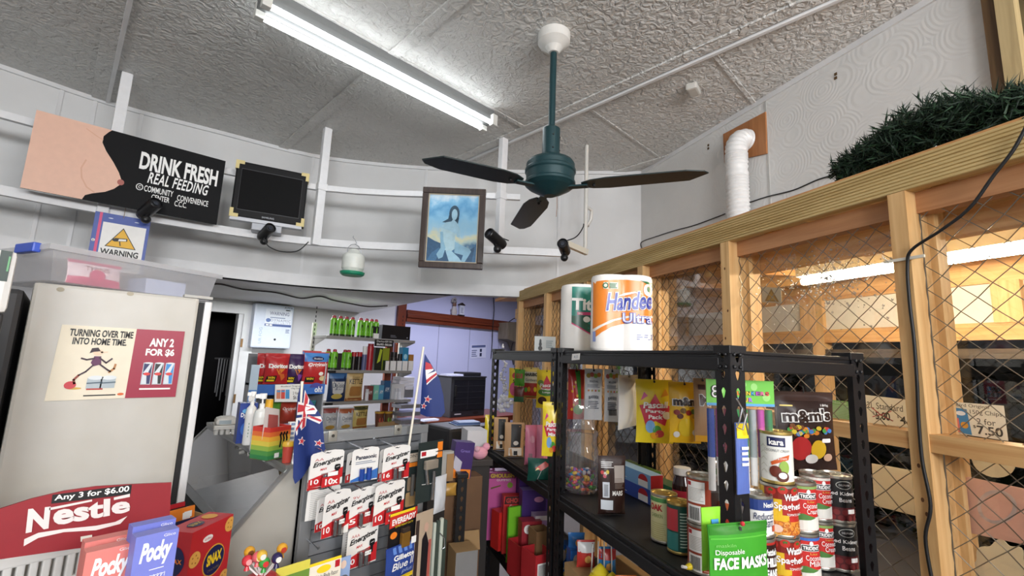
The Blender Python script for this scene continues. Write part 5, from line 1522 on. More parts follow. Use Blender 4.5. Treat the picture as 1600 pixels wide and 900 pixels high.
# nine volt pack and blue razor bag
def d3_(m, w, h):
    m.decal([(-w * .5, h * .62), (w * .5, h * .72), (w * .5, h), (-w * .5, h)], C('#c8332b', 0.4), 1); m.decal(rect(-w * .5, h * .93, w * .4, h), YEL, 2)
    m.text('EVEREADY', -w * .42, h * .68, w * .44, h * .84, PAPER, 3, bold=.04, rise=h * .04); m.text('SUPER HEAVY DUTY', -w * .3, h * .61, w * .35, h * .66, YEL, 3)
    m.decal(ell(-w * .33, h * .42, w * .12, h * .09, 16), ORG, 2); m.decal([(w * .1, 0), (w * .5, 0), (w * .5, h * .25)], C('#c8332b', 0.4), 1)
    m.cbox((-w * .12, -.016, h * .06), (w * .18, -.0015, h * .44), C('#9d7434', 0.3, 0.5), .003); m.cbox((-w * .1, -.015, h * .44), (w * .16, -.002, h * .56), C('#3a302a', 0.35), .002)
    m.map = lambda x, z_, l: (x, -.0166 - .0006 * l, z_); m.decal(rect(w * .2, h * .1, w * .38, h * .28), PAPER, 1)
flat_card((608, 798, 650, 856), 1.33, 10, 'battery_card', 'red and black nine volt battery card above the blue razor pack', 'battery pack', BLK, d3_)
loc, w, h = fit_y(602, 850, 650, 905, 1.32, R(10))
bg_ = bag(w, h, .022, C('#2c4690', 0.3), seal=.1, seed=9)
bg_.decal(rect(-w * .49, 0, w * .49, h * .14), YEL, 1, sub=3); bg_.text('Gillette', -w * .32, h * .62, w * .34, h * .76, PAPER, 2, bold=.03); bg_.text('Blue II', -w * .36, h * .36, w * .34, h * .56, PAPER, 2, bold=.01, shear=.2, rise=h * .05); bg_.text('plus', -w * .05, h * .2, w * .3, h * .34, C('#a9bde6', 0.4), 2, shear=.2)
for k in range(4): bg_.decal(rect(-w * .32 + k * w * .17, h * .8, -w * .22 + k * w * .17, h * .97), C('#5f86cf', 0.35), 2)
one(bg_, 'razor_bag', 'blue razor pack with a yellow foot hanging at the bottom of the panel', 'razor pack', loc, R(10))
def d4_(m, w, h):
    m.decal(rect(-w * .5, 0, -w * .3, h * .9), C('#3b2f2c', 0.4), 1); m.decal([(-w * .1, 0), (w * .28, 0), (w * .3, h * .5), (w * .1, h * .7), (-w * .1, h * .6)], C('#1d1b20', 0.4), 2); m.decal(ell(w * .1, h * .76, w * .13, h * .07, 14), C('#c9a592', 0.5), 3)
    m.decal(rect(w * .3, 0, w * .46, h * .55), C('#b05a52', 0.4), 1)
flat_card((648, 800, 674, 905), 1.33, 12, 'lighter_card', 'narrow beige picture card beside the striped straps', 'card', C('#b7a48e', 0.4), d4_)
# striped strap coil
ss_ = MB(); sg_ = C('#39443c', 0.6); sg2 = C('#b9bfb2', 0.6)
a = at_y(688, 830, 1.36)
for i, (dx, dy_, mt) in enumerate(((-.022, 0, sg2), (-.012, -.006, sg_), (0, -.010, sg2), (.012, -.006, sg_), (.024, 0, sg_))):
    ss_.cbox((dx - .006, dy_, -.16), (dx + .006, dy_ + .012, .045 - abs(dx) * .6), mt, .003)
ss_.tube([(-.012, -.014, .0), (.008, -.014, -.02), (.012, -.014, -.05), (.0, -.014, -.055)], .002, CHROME, 6)
one(ss_, 'strap_bundle', 'bundle of dark green and grey striped straps right of the razor packs', 'straps', a)
lf = bag(.06, .12, .025, C('#c6c8cc', 0.25), seed=12); lf.w
p = at_y(686, 800, 1.34)
one(lf, 'foil_packet', 'crinkled silver plastic packet between the tool card and the shelving', 'packet', p, R(15))
# carded leftovers at the very bottom
def d5_(m, w, h):
    m.decal(rect(-w * .5, 0, w * .5, h * .92), C('#e6dfcf', 0.5), 1); m.text('Triple Blade Razor', -w * .3, h * .42, w * .42, h * .60, INK, 2); m.decal(rect(-w * .2, h * .3, w * .35, h * .38), RED, 2); m.decal(ell(-w * .05, h * .75, w * .22, h * .12), YEL, 2); m.decal(rect(w * .3, h * .68, w * .45, h * .9), RED, 2); m.text('5', -w * .42, h * .25, -w * .3, h * .6, RED, 2)
flat_card((482, 876, 531, 925), 1.16, 4, 'razor_card', 'cream card with black lettering at the bottom edge', 'packaged razor', YEL, d5_)
flat_card((528, 871, 546, 925), 1.19, 4, 'picture_card', 'pale blue picture card behind the cream razor card', 'card', C('#8fa6cf', 0.4), lambda m, w, h: m.decal(ell(-w * .1, h * .8, w * .25, h * .12), C('#d9c0b2', 0.5), 1))
flat_card((430, 882, 482, 930), 1.15, 4, 'yellow_card', 'yellow and green card at the bottom edge left of the cream one', 'card', C('#d9cf55', 0.4), lambda m, w, h: m.decal(rect(-w * .5, h * .2, w * .5, h * .7), C('#6b8f3c', 0.4), 1))
cnt = thing('lower_counter', 'low display counter in front of the slatted panel at the bottom edge', 'counter', (.50, 1.17, 0), 0)
zc_ = at_y(482, 925, 1.16).z
MB().cbox((-.06, -.06, zc_ - .04), (.115, .08, zc_ - .001), C('#6f6d6b', 0.5), .004).build('top', cnt)
MB().box((-.05, -.05, 0), (.105, .07, zc_ - .04), C('#5c5a58', 0.6)).build('cabinet', cnt)
# lollipops in a red dome
dp = at(408, 905, 1.0)
lp = thing('lollipop_stand', 'red domed lollipop stand at the bottom edge', 'stand', (dp.x, dp.y, dp.z - .03), 0)
MB().lathe([(.048, -.02), (.05, .0), (.045, .02), (.03, .036), (0, .042)], C('#c0242c', 0.3), 26).build('dome', lp)
MB().lathe([(0, -(dp.z - .03)), (.045, -(dp.z - .03)), (.045, -.02), (0, -.02)], C('#4a2a2c', 0.5), 20).build('column', lp)
for px, py, c1, c2, lb in ((390, 862, '#d9a030', '#7a4a2a', 'orange and brown wrapped lollipop at the back left'), (387, 876, '#d03a44', '#e8a0a0', 'red wrapped lollipop at the front left'), (403, 870, '#d9636a', '#e8d0a0', 'pink wrapped lollipop in the middle of the bunch'), (413, 879, '#3f9a44', '#d43a3a', 'green and red wrapped lollipop in front'), (409, 868, '#d9b040', '#e2e2d8', 'yellow wrapped lollipop behind the green one'), (433, 872, '#2b2450', '#e6e2dc', 'dark purple wrapped lollipop right of the bunch'), (441, 857, '#d9a030', '#b03a2a', 'tall yellow and red wrapped lollipop standing highest')):
    p = at(px, py, 1.0 + (.02 if py < 866 else -.01))
    t = thing('lollipop', lb, 'lollipop', p, 0, 'wrapped lollipops')
    b_ = MB().sphere((0, 0, 0), .0115, C(c1, 0.25), 14); b_.map = cyl_map(.0116); b_.decal(ell(0, 0, .006, .006, 12), C(c2, 0.3), 1)
    b_.lathe([(.0035, -.0105), (.006, -.019), (0.0015, -.012)], C(c1, 0.25), 10)
    b_.build('wrapped_candy', t)
    e = Vector((dp.x, dp.y, dp.z + .0)) - p; e = e * .9
    MB().tube([(0, 0, -.01), tuple(e)], .002, C('#efe9e6', 0.4), 7).build('stick', t)

# ================================================================== SMALL FLAGS
def flag(corn, poly, y, rot, pole_px, name, label, jack, stars, hx):
    o, f, n = px_map(corn, (0, y), R(rot)) if False else px_map(corn, tuple(at_y(corn[0][0], corn[0][1], y))[:2], R(rot))
    t = thing('flag', label, 'flag', o, 0, 'small blue flags')
    wv = lambda x, z_: 0.010 * math.sin(7 * x + 2.5 * z_) * (.3 + x)
    def mp(x, z_, lay):
        q = Vector(f(x, z_, lay)); return tuple(q + n * wv(x, z_))
    m = MB(); m.map = mp
    BL = C('#1e3270', 0.55); m.decal(poly, BL, 0, sub=4)
    RD, WH = C('#b8303c', 0.55), C('#e6e4e4', 0.55)
    for mt, ly, pts in jack: m.decal(pts, WH if mt == 'w' else RD, ly, sub=1)
    m.map = mp
    for cx, cz, r in stars:
        asp = abs(corn[1][0] - corn[0][0]) / max(1, abs(corn[3][1] - corn[0][1]))
        for rr, mt, ly in ((r * 1.35, WH, 3), (r, RD, 4)):
            m.decal([(cx + (x - cx) / asp, z_) for x, z_ in star(cx, cz, rr, 5, .42, .2)], mt, ly)
    m.build('cloth', t, solid=.0008)
    (a, b, c, d) = pole_px
    p1 = on_plane(a, b, o, R(rot)) - o - n * .006; p2 = on_plane(c, d, o, R(rot)) - o - n * .006
    MB().tube([p1, p2], .0042, C('#e6e0d0', 0.4), 10).build('pole', t)
    return t
flag([(455, 596), (510, 596), (510, 756), (455, 756)],
     [(.30, .99), (.47, .86), (.68, .74), (.82, .64), (.90, .34), (.93, .31), (.09, .0), (.04, .06), (.05, .40), (.13, .67), (.18, .85)], 1.36, 10, (474, 596, 462, 742), 'flag', 'blue flag with red stars drooping at the left corner of the slatted panel',
     [('w', 1, [(.12, .64), (.78, .66), (.82, .62), (.76, .585), (.45, .64), (.12, .47), (.08, .53)]), ('w', 2, [(.15, .72), (.19, .80), (.63, .76), (.70, .715), (.66, .68), (.14, .67)]), ('w', 2, [(.40, .915), (.52, .82), (.42, .56), (.26, .52)]), ('r', 3, [(.16, .735), (.18, .775), (.61, .745), (.655, .72), (.15, .695)]), ('r', 3, [(.42, .895), (.49, .835), (.39, .555), (.29, .535)]), ('r', 3, [(.50, .67), (.80, .625), (.78, .605), (.48, .65)]), ('r', 3, [(.10, .54), (.30, .63), (.32, .615), (.10, .51)])],
     [(.27, .415, .034), (.76, .395, .030)], 0)
flag([(640, 545), (695, 545), (695, 705), (640, 705)],
     [(.44, .95), (.55, .88), (.66, .80), (.80, .70), (.90, .55), (.95, .38), (.86, .33), (.5, .33), (.28, .36)], 1.40, -4, (663, 542, 639, 705), 'flag', 'blue flag on a white stick at the right end of the slatted panel',
     [('w', 1, [(.47, .74), (.50, .64), (.74, .735), (.71, .78)]), ('w', 1, [(.46, .80), (.62, .82), (.66, .79), (.47, .735)]), ('r', 2, [(.46, .87), (.58, .85), (.64, .80), (.45, .79)]), ('r', 3, [(.48, .69), (.49, .655), (.73, .745), (.72, .765)])],
     [(.52, .50, .030), (.40, .435, .026)], 0)

# ================================================================== CHIP STAND BEHIND THE COUNTER
YD = 3.0
ds0, ds1 = at_y(400, 607, YD), at_y(507, 607, YD)
zsh = at_y(450, 601, YD).z; zbt = at_y(450, 655, YD).z
dw_ = ds1.x - ds0.x
cs = thing('chip_stand', 'grey metal chip stand with a blue header strip behind the glass cabinet', 'display stand', ((ds0.x + ds1.x) / 2, YD, 0), 0)
lm = C('#a8aab0', 0.45, 0.2)
MB().box((-dw_ / 2, .0, zsh - .012), (dw_ / 2, .22, zsh), lm).build('shelf', cs)
MB().box((-dw_ / 2, .0, zbt - .1), (dw_ / 2, .22, zbt - .088), lm).build('shelf', cs)
for s_ in (-1, 1): MB().box((s_ * dw_ / 2 - (.008 if s_ > 0 else 0), 0, 0), (s_ * dw_ / 2 + (0 if s_ > 0 else .008), .22, zsh + (.0 if s_ < 0 else .12)), lm).build('side_panel', cs)
MB().box((-dw_ / 2, .22, 0), (dw_ / 2, .23, zsh + .18), C('#6f7378', 0.5)).build('back_panel', cs)
hd = MB().box((-dw_ / 2, -.004, zsh - .06), (dw_ / 2, .0, zsh + .002), C('#3b6fc0', 0.35)); hd.map = lambda x, z_, l: (x, -.004 - .0006 * l, z_)
hd.decal(ell(-dw_ * .02, zsh - .02, dw_ * .09, .03, 16, 0, PI), C('#4a4a98', 0.35), 1); hd.decal(ell(dw_ * .36, zsh - .02, dw_ * .1, .03, 16, 0, PI), C('#4a4a98', 0.35), 1); hd.text('SMILE', -dw_ * .06, zsh - .045, dw_ * .03, zsh - .025, PAPER, 2); hd.text('oh!', dw_ * .34, zsh - .05, dw_ * .46, zsh - .012, PAPER, 2, bold=.03)
hd.build('header_strip', cs)
def chip(box, y, label, base, deco, rot=0, seed=1, d=.07, name='chip_bag', group='chip bags on the stand', th=None):
    loc, w, h = fit_y(*box, y, R(rot))
    b = bag(w, h, d, base, seed=seed, seal=.06)
    deco(b, w, h)
    return one(b, name, label, 'chip bag', loc, R(rot), group)
def dor(c2):
    def f(b, w, h):
        b.text('Doritos', -w * .40, h * .52, w * .42, h * .66, PAPER, 3, bold=.05)
        b.decal([(-w * .1, h * .5), (w * .3, h * .5), (w * .05, h * .3)], C('#d9832e', 0.4), 2); b.decal([(w * .05, h * .35), (w * .42, h * .32), (w * .2, h * .1)], C(c2, 0.4), 2)
        b.decal([(-w * .46, h * .06), (-w * .05, h * .08), (-w * .02, h * .28), (-w * .42, h * .26)], INK, 3); b.text('WIN', -w * .38, h * .17, -w * .1, h * .25, YEL, 4, bold=.04); b.decal(rect(-w * .4, h * .09, -w * .1, h * .15), YEL, 4)
    return f
DRD = C('#b4262a', 0.3)
chip((400, 552, 430, 600), YD + .08, 'red corn chip bag half hidden at the left of the stand', DRD, dor('#d06a30'), 0, 2)
chip((413, 552, 451, 600), YD + .03, 'red corn chip bag in front at the left of the stand', DRD, dor('#d06a30'), 0, 3)
chip((446, 553, 475, 601), YD + .05, 'purple corn chip bag in the middle of the stand', C('#3a2350', 0.3), dor('#8a4fb0'), 0, 4)
def orig(b, w, h):
    b.decal(rect(-w * .49, h * .70, w * .49, h * .97), C('#3f7fc4', 0.3), 1, sub=3); b.decal(ell(0, h * .80, w * .24, h * .07, 18), NAVY, 3); b.text('Bluebird', -w * .16, h * .775, w * .16, h * .825, PAPER, 4)
    b.text('Originals', -w * .38, h * .52, w * .40, h * .66, PAPER, 3, shear=.2, bold=.02, rise=h * .03); b.decal(ell(w * .26, h * .2, w * .16, h * .08, 14), C('#e6d2a0', 0.5), 3); b.decal(ell(w * .15, h * .34, w * .1, h * .06, 12), C('#ece8e0', 0.5), 3)
    b.decal(rect(-w * .42, h * .08, -w * .08, h * .24), INK, 3); b.text('WIN', -w * .38, h * .15, -w * .12, h * .22, YEL, 4, bold=.03)
chip((470, 548, 500, 600), YD + .10, 'blue topped chip bag behind the front right bag of the stand', C('#b42a2c', 0.3), orig, 0, 5)
chip((473, 550, 513, 601), YD + .03, 'red chip bag with a blue top at the right of the stand', C('#b42a2c', 0.3), orig, 0, 6)
chip((436, 627, 463, 662), YD + .05, 'small red chip bag on the lower shelf of the stand', C('#a33a2c', 0.3), lambda b, w, h: b.text('Originals', -w * .4, h * .6, w * .4, h * .75, PAPER, 3, shear=.2), 0, 7)
chip((418, 628, 438, 662), YD + .05, 'green chip bag on the lower shelf of the stand', C('#5f9a3c', 0.3), lambda b, w, h: b.decal(ell(0, h * .6, w * .3, h * .12), C('#3f6f2c', 0.3), 2), 0, 8)
chip((464, 626, 492, 662), YD + .05, 'teal chip bag on the lower shelf beside the flag', C('#2f6f78', 0.3), lambda b, w, h: b.text('Salt', -w * .3, h * .6, w * .3, h * .75, PAPER, 3, shear=.2), 0, 9)
mb, o = sheet([(430, 601), (470, 600), (470, 628), (429, 628)], (0, YD - .02), 0, PAPER)
mb.text('Bluebird Original', .22, .83, .98, .93, INK, 2); mb.text('150g Chips', .62, .70, .98, .80, INK, 2); mb.text('2 for', .68, .42, .92, .58, INK, 2); mb.text('$6.00', .70, .12, .99, .36, INK, 2)
for i, c in enumerate(('#d98a6a', '#d9554a', '#4f9ad0')): mb.decal(rect(.06 + .17 * i, .18, .21 + .17 * i, .70), C(c, 0.4), 2); mb.decal(rect(.07 + .17 * i, .56, .20 + .17 * i, .66), C('#5aa0d6', 0.4), 3)
one(mb, 'price_card', 'white price card with three chip bags pictured, below the blue header strip', 'price sign', o)
# narrow blue carton left of the stand
loc, w, h = fit_y(390, 585, 402, 620, 2.9, R(-10)); 
zb0 = TZ
loc, w, h = fit_y(388, 570, 401, 640, 2.42, R(-12)); h = loc.z + h - TZ; loc.z = TZ
mb = carton(w, .03, h, C('#9fb3c4', 0.4), C('#8ea2b4', 0.4)); mb.decal(rect(-w * .48, 0, w * .48, h * .55), C('#2f6fb4', 0.4), 1); mb.decal(ell(0, h * .4, w * .4, h * .08), PAPER, 2)
one(mb, 'tall_carton', 'tall narrow blue and grey carton at the left of the chip stand', 'carton', (loc.x, 2.41, TZ), R(-12))

# ================================================================== BACK SHELF UNIT
Y0, Y1 = 4.5, 4.8
bx0, bx1 = at_y(505, 570, Y0).x, at_y(646, 575, Y0).x
bs = thing('back_shelf_unit', 'grey steel shelf unit with four shelves behind the chip stand', 'shelf unit', ((bx0 + bx1) / 2, Y1, 0), 0)
bw_ = bx1 - bx0; SG = C('#9c9a96', 0.4, 0.2)
def zs(px, py): return at_y(px, py, Y0).z
zsv = [zs(517, 524), zs(517, 578), zs(505, 629), zs(505, 676)]
for i, z_ in enumerate(zsv):
    MB().cbox((-bw_ / 2, -.30, z_ - .03), (bw_ / 2 - (.0 if i != 1 else .02), .0, z_), SG, .004).build('shelf', bs)
up_ = C('#c9c7be', 0.4, 0.2)
for s_ in (-1, 1):
    u_ = MB().box((s_ * bw_ / 2 - .02, .0, 0), (s_ * bw_ / 2 + .02, .03, zs(500, 510) + .05), up_); u_.map = lambda x, z_, l: (x, -.0006 * l, z_)
    for k in range(26): u_.decal(rect(s_ * bw_ / 2 - .006, .9 + k * .045, s_ * bw_ / 2 + .004, .925 + k * .045), INK, 1)
    u_.build('upright', bs)
    for z_ in zsv: MB().prism([(0, 0)] * 0 or [(-.30, z_ - .03), (0, z_ - .10), (0, z_ - .03)], s_ * (bw_ / 2 - .006) - .003, s_ * (bw_ / 2 - .006) + .003, SG) and None
    for z_ in zsv:
        b_ = MB(); x = s_ * (bw_ / 2 - .006)
        b_.add([(x - .003, -.29, z_ - .03), (x - .003, 0, z_ - .11), (x - .003, 0, z_ - .03), (x + .003, -.29, z_ - .03), (x + .003, 0, z_ - .11), (x + .003, 0, z_ - .03)], [(0, 1, 2), (5, 4, 3), (0, 3, 4, 1), (1, 4, 5, 2), (2, 5, 3, 0)], SG); b_.build('bracket', bs)
MB().box((bw_ * .32, .0, 0), (bw_ * .40, .04, zs(500, 530)), M_BROWNZ).build('centre_upright', bs)
ch = MB().box((bw_ / 2 - .85 * bw_ * .58, -.316, zsv[0] - .085), (bw_ * .22, -.304, zsv[0] - .012), INK)
ch.map = lambda x, z_, l: (x, -.3165 - .0006 * l, z_)
c0_, c1_ = bw_ / 2 - .85 * bw_ * .58, bw_ * .22
ch.text('Darker', c0_ + .02, zsv[0] - .04, c0_ + .12, zsv[0] - .02, PAPER, 1); ch.text('Refill Pods', c0_ + .02, zsv[0] - .075, c0_ + .20, zsv[0] - .052, PAPER, 1); ch.text('$9.90', c1_ - .10, zsv[0] - .042, c1_ - .02, zsv[0] - .022, PAPER, 1); ch.text('$8.90 - $7.90', c1_ - .2, zsv[0] - .075, c1_ - .02, zsv[0] - .052, PAPER, 1)
ch.build('chalk_label', bs)
for i, z_ in ((1, zsv[1]), (2, zsv[2])):
    MB().box((-bw_ / 2 + .05, -.309, z_ - .028), (-bw_ / 2 + .13, -.303, z_ - .006), INK).build('ticket_holder', bs)
# green spray cans
SCG = C('#76c22e', 0.3); 
def spray(loc, w, h, label, first=[None]):
    if first[0] is None or abs(first[0]['h'] - h) > .004:
        t = thing('spray_can', label, 'spray can', loc, 0, 'green spray cans on the back shelf'); r = w / 2
        b = MB().lathe([(0, 0), (r, 0), (r, h * .1), (r, h * .80), (r * .8, h * .87), (r * .5, h * .88), (0, h * .88)], [C('#3f4a3a', 0.3), C('#2a3a22', 0.3), SCG, SCG, STEEL, STEEL], 20)
        b.map = cyl_map(r + .0004); b.decal([(-r * .45, h * .35), (r * .5, h * .35), (r * .5, h * .6), (0, h * .68), (-r * .3, h * .5)], INK, 1); b.decal(rect(-r * .6, h * .27, r * .6, h * .31), PAPER, 1)
        b.build('body', t)
        MB().lathe([(0, h * .87), (r * .62, h * .87), (r * .6, h * .96), (r * .4, h), (0, h)], C('#b03a44', 0.4), 18).build('cap', t)
        t['h'] = h; first[0] = t
        return t
    return copy_thing(first[0], loc, 0, label)
ords = ['leftmost', 'second', 'third', 'fourth', 'fifth', 'sixth', 'seventh', 'eighth']
xs = [519, 529, 538.5, 548, 561, 570, 578, 585]
for i, px in enumerate(xs):
    p = at_y(px, 524 + (px - 517) * .07, Y0 + .07); loc, w, h = fit_y(px - 5.6, 491, px + 5.6, 523, Y0 + .05)
    spray((p.x, Y0 + .06, zsv[0]), .062, .205, ('%s green spray can from the left on the top back shelf' % ords[i]) if i else 'leftmost green spray can on the top back shelf')
for px, dy_, lb in ((511, .14, 'green spray can behind the left one on the second back shelf'), (521, .05, 'left front green spray can on the second back shelf'), (537, .14, 'green spray can behind the right one on the second back shelf'), (543, .05, 'right front green spray can on the second back shelf')):
    p = at_y(px, 574, Y0 + dy_); spray((p.x, Y0 + dy_, zsv[1]), .062, .205, lb)
def shelf_box(box, zi, dy, name, label, cat, front, deco=None, d=.08, rot=0, side=None):
    loc, w, h = fit_y(*box, Y0 + dy, R(rot)); h = loc.z + h - zsv[zi]; loc.z = zsv[zi]
    mb = carton(w, d, h, front, side); 
    if deco: deco(mb, w, h)
    return one(mb, name, label, cat, loc, R(rot))
PT = lambda s, z0_, z1_, m, w0=-.4, w1=.4: (lambda b, w, h: b.text(s, w * w0, h * z0_, w * w1, h * z1_, m, 2))
shelf_box((597, 509, 641, 531), 0, .06, 'black_case', 'long black box at the right end of the top back shelf', 'box', C('#131316', 0.35), lambda b, w, h: (b.lines(-w * .2, h * .15, w * .02, h * .35, 2, C('#6a6a70', 0.4), 1), b.decal(ell(w * .4, h * .18, .008, .008), C('#8a8a90', 0.4), 1)))
shelf_box((580, 510, 592, 526), 0, .03, 'black_carton', 'small black carton beside the green spray cans', 'carton', INK)
shelf_box((584, 521, 592, 526), 0, .01, 'white_ticket_box', 'tiny white box in front of the small black carton', 'carton', PAPER, d=.02)
shelf_box((528, 552, 534, 572), 1, .04, 'dark_jar_box', 'narrow dark box between the green cans on the second back shelf', 'carton', C('#2b2528', 0.4))
def jar(box, zi, dy, body, cap, label, cat='jar', capf=.25, name='jar'):
    loc, w, h = fit_y(*box, Y0 + dy, 0); h = loc.z + h - zsv[zi]; loc.z = zsv[zi]; r = w / 2
    t = thing(name, label, cat, loc, 0)
    MB().lathe([(0, 0), (r, 0), (r, h * (1 - capf)), (r * .8, h * (1 - capf) + .002), (0, h * (1 - capf) + .002)], C(body, 0.3), 18).build('body', t)
    MB().lathe([(r * .9, h * (1 - capf)), (r * .95, h), (0, h)], C(cap, 0.4), 18).build('cap', t)
    return t
jar((549, 550, 557, 568), 1, .05, '#1b1416', '#b0262c', 'left dark jar with a red lid on the second back shelf')
jar((557.5, 550, 565.5, 568), 1, .05, '#1b1416', '#b0262c', 'right dark jar with a red lid on the second back shelf')
jar((566, 541, 573, 568), 1, .04, '#5b5f86', '#e6e6e6', 'white capped bottle left of the red can on the second back shelf', 'bottle', .35, 'bottle')
jar((574, 537, 583, 568), 1, .04, '#a8202c', '#8f1c28', 'tall red can on the second back shelf', 'can', .1, 'aerosol_can')
def leafb(b, w, h): b.decal([(-w * .2, h * .3), (w * .1, h * .95), (w * .4, h * .9), (w * .2, h * .4)], C('#b9c93a', 0.4), 1)
shelf_box((586, 543, 598, 570), 1, .06, 'dark_pack', 'dark pack with a yellow green band on the second back shelf', 'packet', C('#22261f', 0.4), leafb)
shelf_box((598, 544, 608, 570), 1, .05, 'green_pack', 'yellow green pack right of the dark pack on the second back shelf', 'packet', C('#8f9a2c', 0.4), lambda b, w, h: b.decal(rect(-w * .4, 0, w * .4, h * .45), C('#2c3a20', 0.4), 1))
jar((610, 550, 620, 571), 1, .05, '#241f20', '#1b1719', 'round dark tin with a pale print left of the teal box', 'tin', .3, 'tin')
jar((621, 553, 628, 571), 1, .05, '#1f1d1f', '#191719', 'dark small bottle beside the teal box', 'bottle', .3, 'bottle')
shelf_box((629, 543, 638, 570), 1, .04, 'teal_box', 'teal box near the right end of the second back shelf', 'box', C('#2f86b0', 0.4), lambda b, w, h: b.decal(ell(0, h * .6, w * .3, h * .12), C('#9fd0e0', 0.4), 1))
shelf_box((639.5, 554, 646, 570), 1, .04, 'amber_box', 'small amber box at the end of the second back shelf', 'box', C('#a8763a', 0.4))
for i, (a, b_) in enumerate(((603, 608), (610.5, 619), (621, 628), (629.5, 637), (639, 646))):
    shelf_box((a, 564, b_, 571), 1, .0, 'price_ticket', ('first', 'second', 'third', 'fourth', 'fifth')[i] + ' white price ticket from the left along the right half of the second back shelf', 'price ticket', PAPER, d=.01)
# third shelf
def chip2(box, zi, dy, label, base, deco, seed):
    loc, w, h = fit_y(*box, Y0 + dy, 0); h = loc.z + h - zsv[zi]; loc.z = zsv[zi]
    b = bag(w, h, .07, base, seed=seed, seal=.07); deco(b, w, h)
    return one(b, 'chip_bag', label, 'chip bag', loc, 0, 'chip bags on the back shelf')
def deli(top, low):
    def f(b, w, h):
        b.decal([(-w * .34, h * .66), (w * .36, h * .66), (w * .3, h * .3), (0, h * .2), (-w * .28, h * .28)], C('#dfe0e0', 0.4), 2, sub=2); b.decal(rect(-w * .48, h * .76, w * .48, h * .95), C(top, 0.35), 2, sub=2); b.text('Delisio', -w * .30, h * .46, w * .33, h * .62, C('#3a4a66', 0.4), 4); b.text('SEA SALT', -w * .18, h * .38, w * .2, h * .43, C('#3a4a66', 0.4), 4)
        b.decal(ell(-.02 * w, h * .17, w * .3, h * .09, 16), C(low, 0.4), 3)
    return f
chip2((512, 580, 541, 624), 2, .06, 'navy and white chip bag at the left of the third back shelf', C('#1d3560', 0.35), deli('#4a7ab4', '#d8c060'), 11)
def kett(b, w, h):
    b.text('Copper', -w * .2, h * .74, w * .25, h * .82, C('#5c4526', 0.4), 3); b.text('KETTLE', -w * .36, h * .56, w * .4, h * .73, C('#4a3418', 0.4), 3, bold=.02); b.decal(rrect(-w * .32, h * .16, w * .38, h * .48, w * .12), C('#a8743a', 0.4), 2, sub=2); b.decal(rect(-w * .48, 0, w * .48, h * .1), C('#9c5a2c', 0.4), 2, sub=2)
chip2((540, 579, 567, 624), 2, .06, 'cream and brown chip bag beside the navy one on the third back shelf', C('#cdb078', 0.4), kett, 12)
chip2((503, 636, 528, 672), 3, .05, 'left white and red chip bag on the bottom back shelf', C('#c9cdd2', 0.4), deli('#a8504a', '#c9a24a'), 13)
chip2((528, 637, 552, 672), 3, .05, 'right white and red chip bag on the bottom back shelf', C('#c9cdd2', 0.4), deli('#b0603a', '#c9a24a'), 14)
chip2((551, 634, 574, 671), 3, .06, 'olive and cream chip bag on the bottom back shelf', C('#c9b46a', 0.4), lambda b, w, h: (kett(b, w, h), b.decal(rect(-w * .48, h * .82, w * .48, h * .97), C('#4a4a2a', 0.4), 3, sub=2)), 15)
for a, b_, yt, c, lb in ((574, 583, 603, '#7a3f3a', 'brown red small box on the third back shelf'), (584, 592, 602, '#7fc8b4', 'mint green small box on the third back shelf'), (592, 600, 602, '#5a9ec4', 'sky blue small box on the third back shelf'), (600, 610, 595, '#2f5a86', 'taller blue small box on the third back shelf')):
    shelf_box((a, yt, b_, 617), 2, .08, 'small_box', lb, 'box', C(c, 0.4), lambda b, w, h: b.text('AM', -w * .3, h * .4, w * .3, h * .65, PAPER, 2))
tr_ = open_tray(.24, .1, .03, C('#8a6a48', 0.6)); p = at_y(598, 619, Y0 + .03)
for a, b_, yt, lb in ((571, 576, 608, 'tiny white bottle at the left of the small boxes on the third back shelf'), (617, 621, 607, 'left tiny white bottle in front of the white carton'), (621.5, 626, 607, 'right tiny white bottle in front of the white carton')):
    jar((a, yt, b_, 621), 2, .02, '#e2e4ea', '#d2d4da', lb, 'bottle', .3, 'bottle')
shelf_box((612, 600, 632, 616), 2, .10, 'white_carton', 'white carton with a tilted lid at the right of the third back shelf', 'carton', C('#d6d6d6', 0.5), d=.12)
for i in range(4):
    loc, w, h = fit_y(622 + i * 1.5, 592 - i * 4, 646 + i, 596 - i * 4, Y0 + .16)
    one(MB().cbox((-w / 2, 0, 0), (w / 2, .16, .035), C('#d9d9e0', 0.5), .004), 'paper_pack', ('lowest', 'second lowest', 'second highest', 'highest')[i] + ' white pack in the stack at the right end of the third back shelf', 'paper pack', (loc.x, loc.y, zsv[2] + .09 + i * .036), R(-6 + 3 * i), 'stack of white packs')
shelf_box((622, 604, 646, 618), 2, .16, 'wire_tray', 'grey tray under the stack of white packs', 'tray', C('#8e9096', 0.4, 0.4), d=.16)
for i in range(3):
    loc, w, h = fit_y(627, 632 + i * 12, 657, 638 + i * 12, Y0 - .1)
    t = MB().cbox((-w / 2, 0, 0), (w / 2, .2, h), C('#a9aab4', 0.3, 0.5), .003)
    t.build_ = 0
    one(t, 'document_tray', ('upper', 'middle', 'lower')[i] + ' silver document tray behind the white flag stick', 'tray', loc, 0, 'silver document trays')
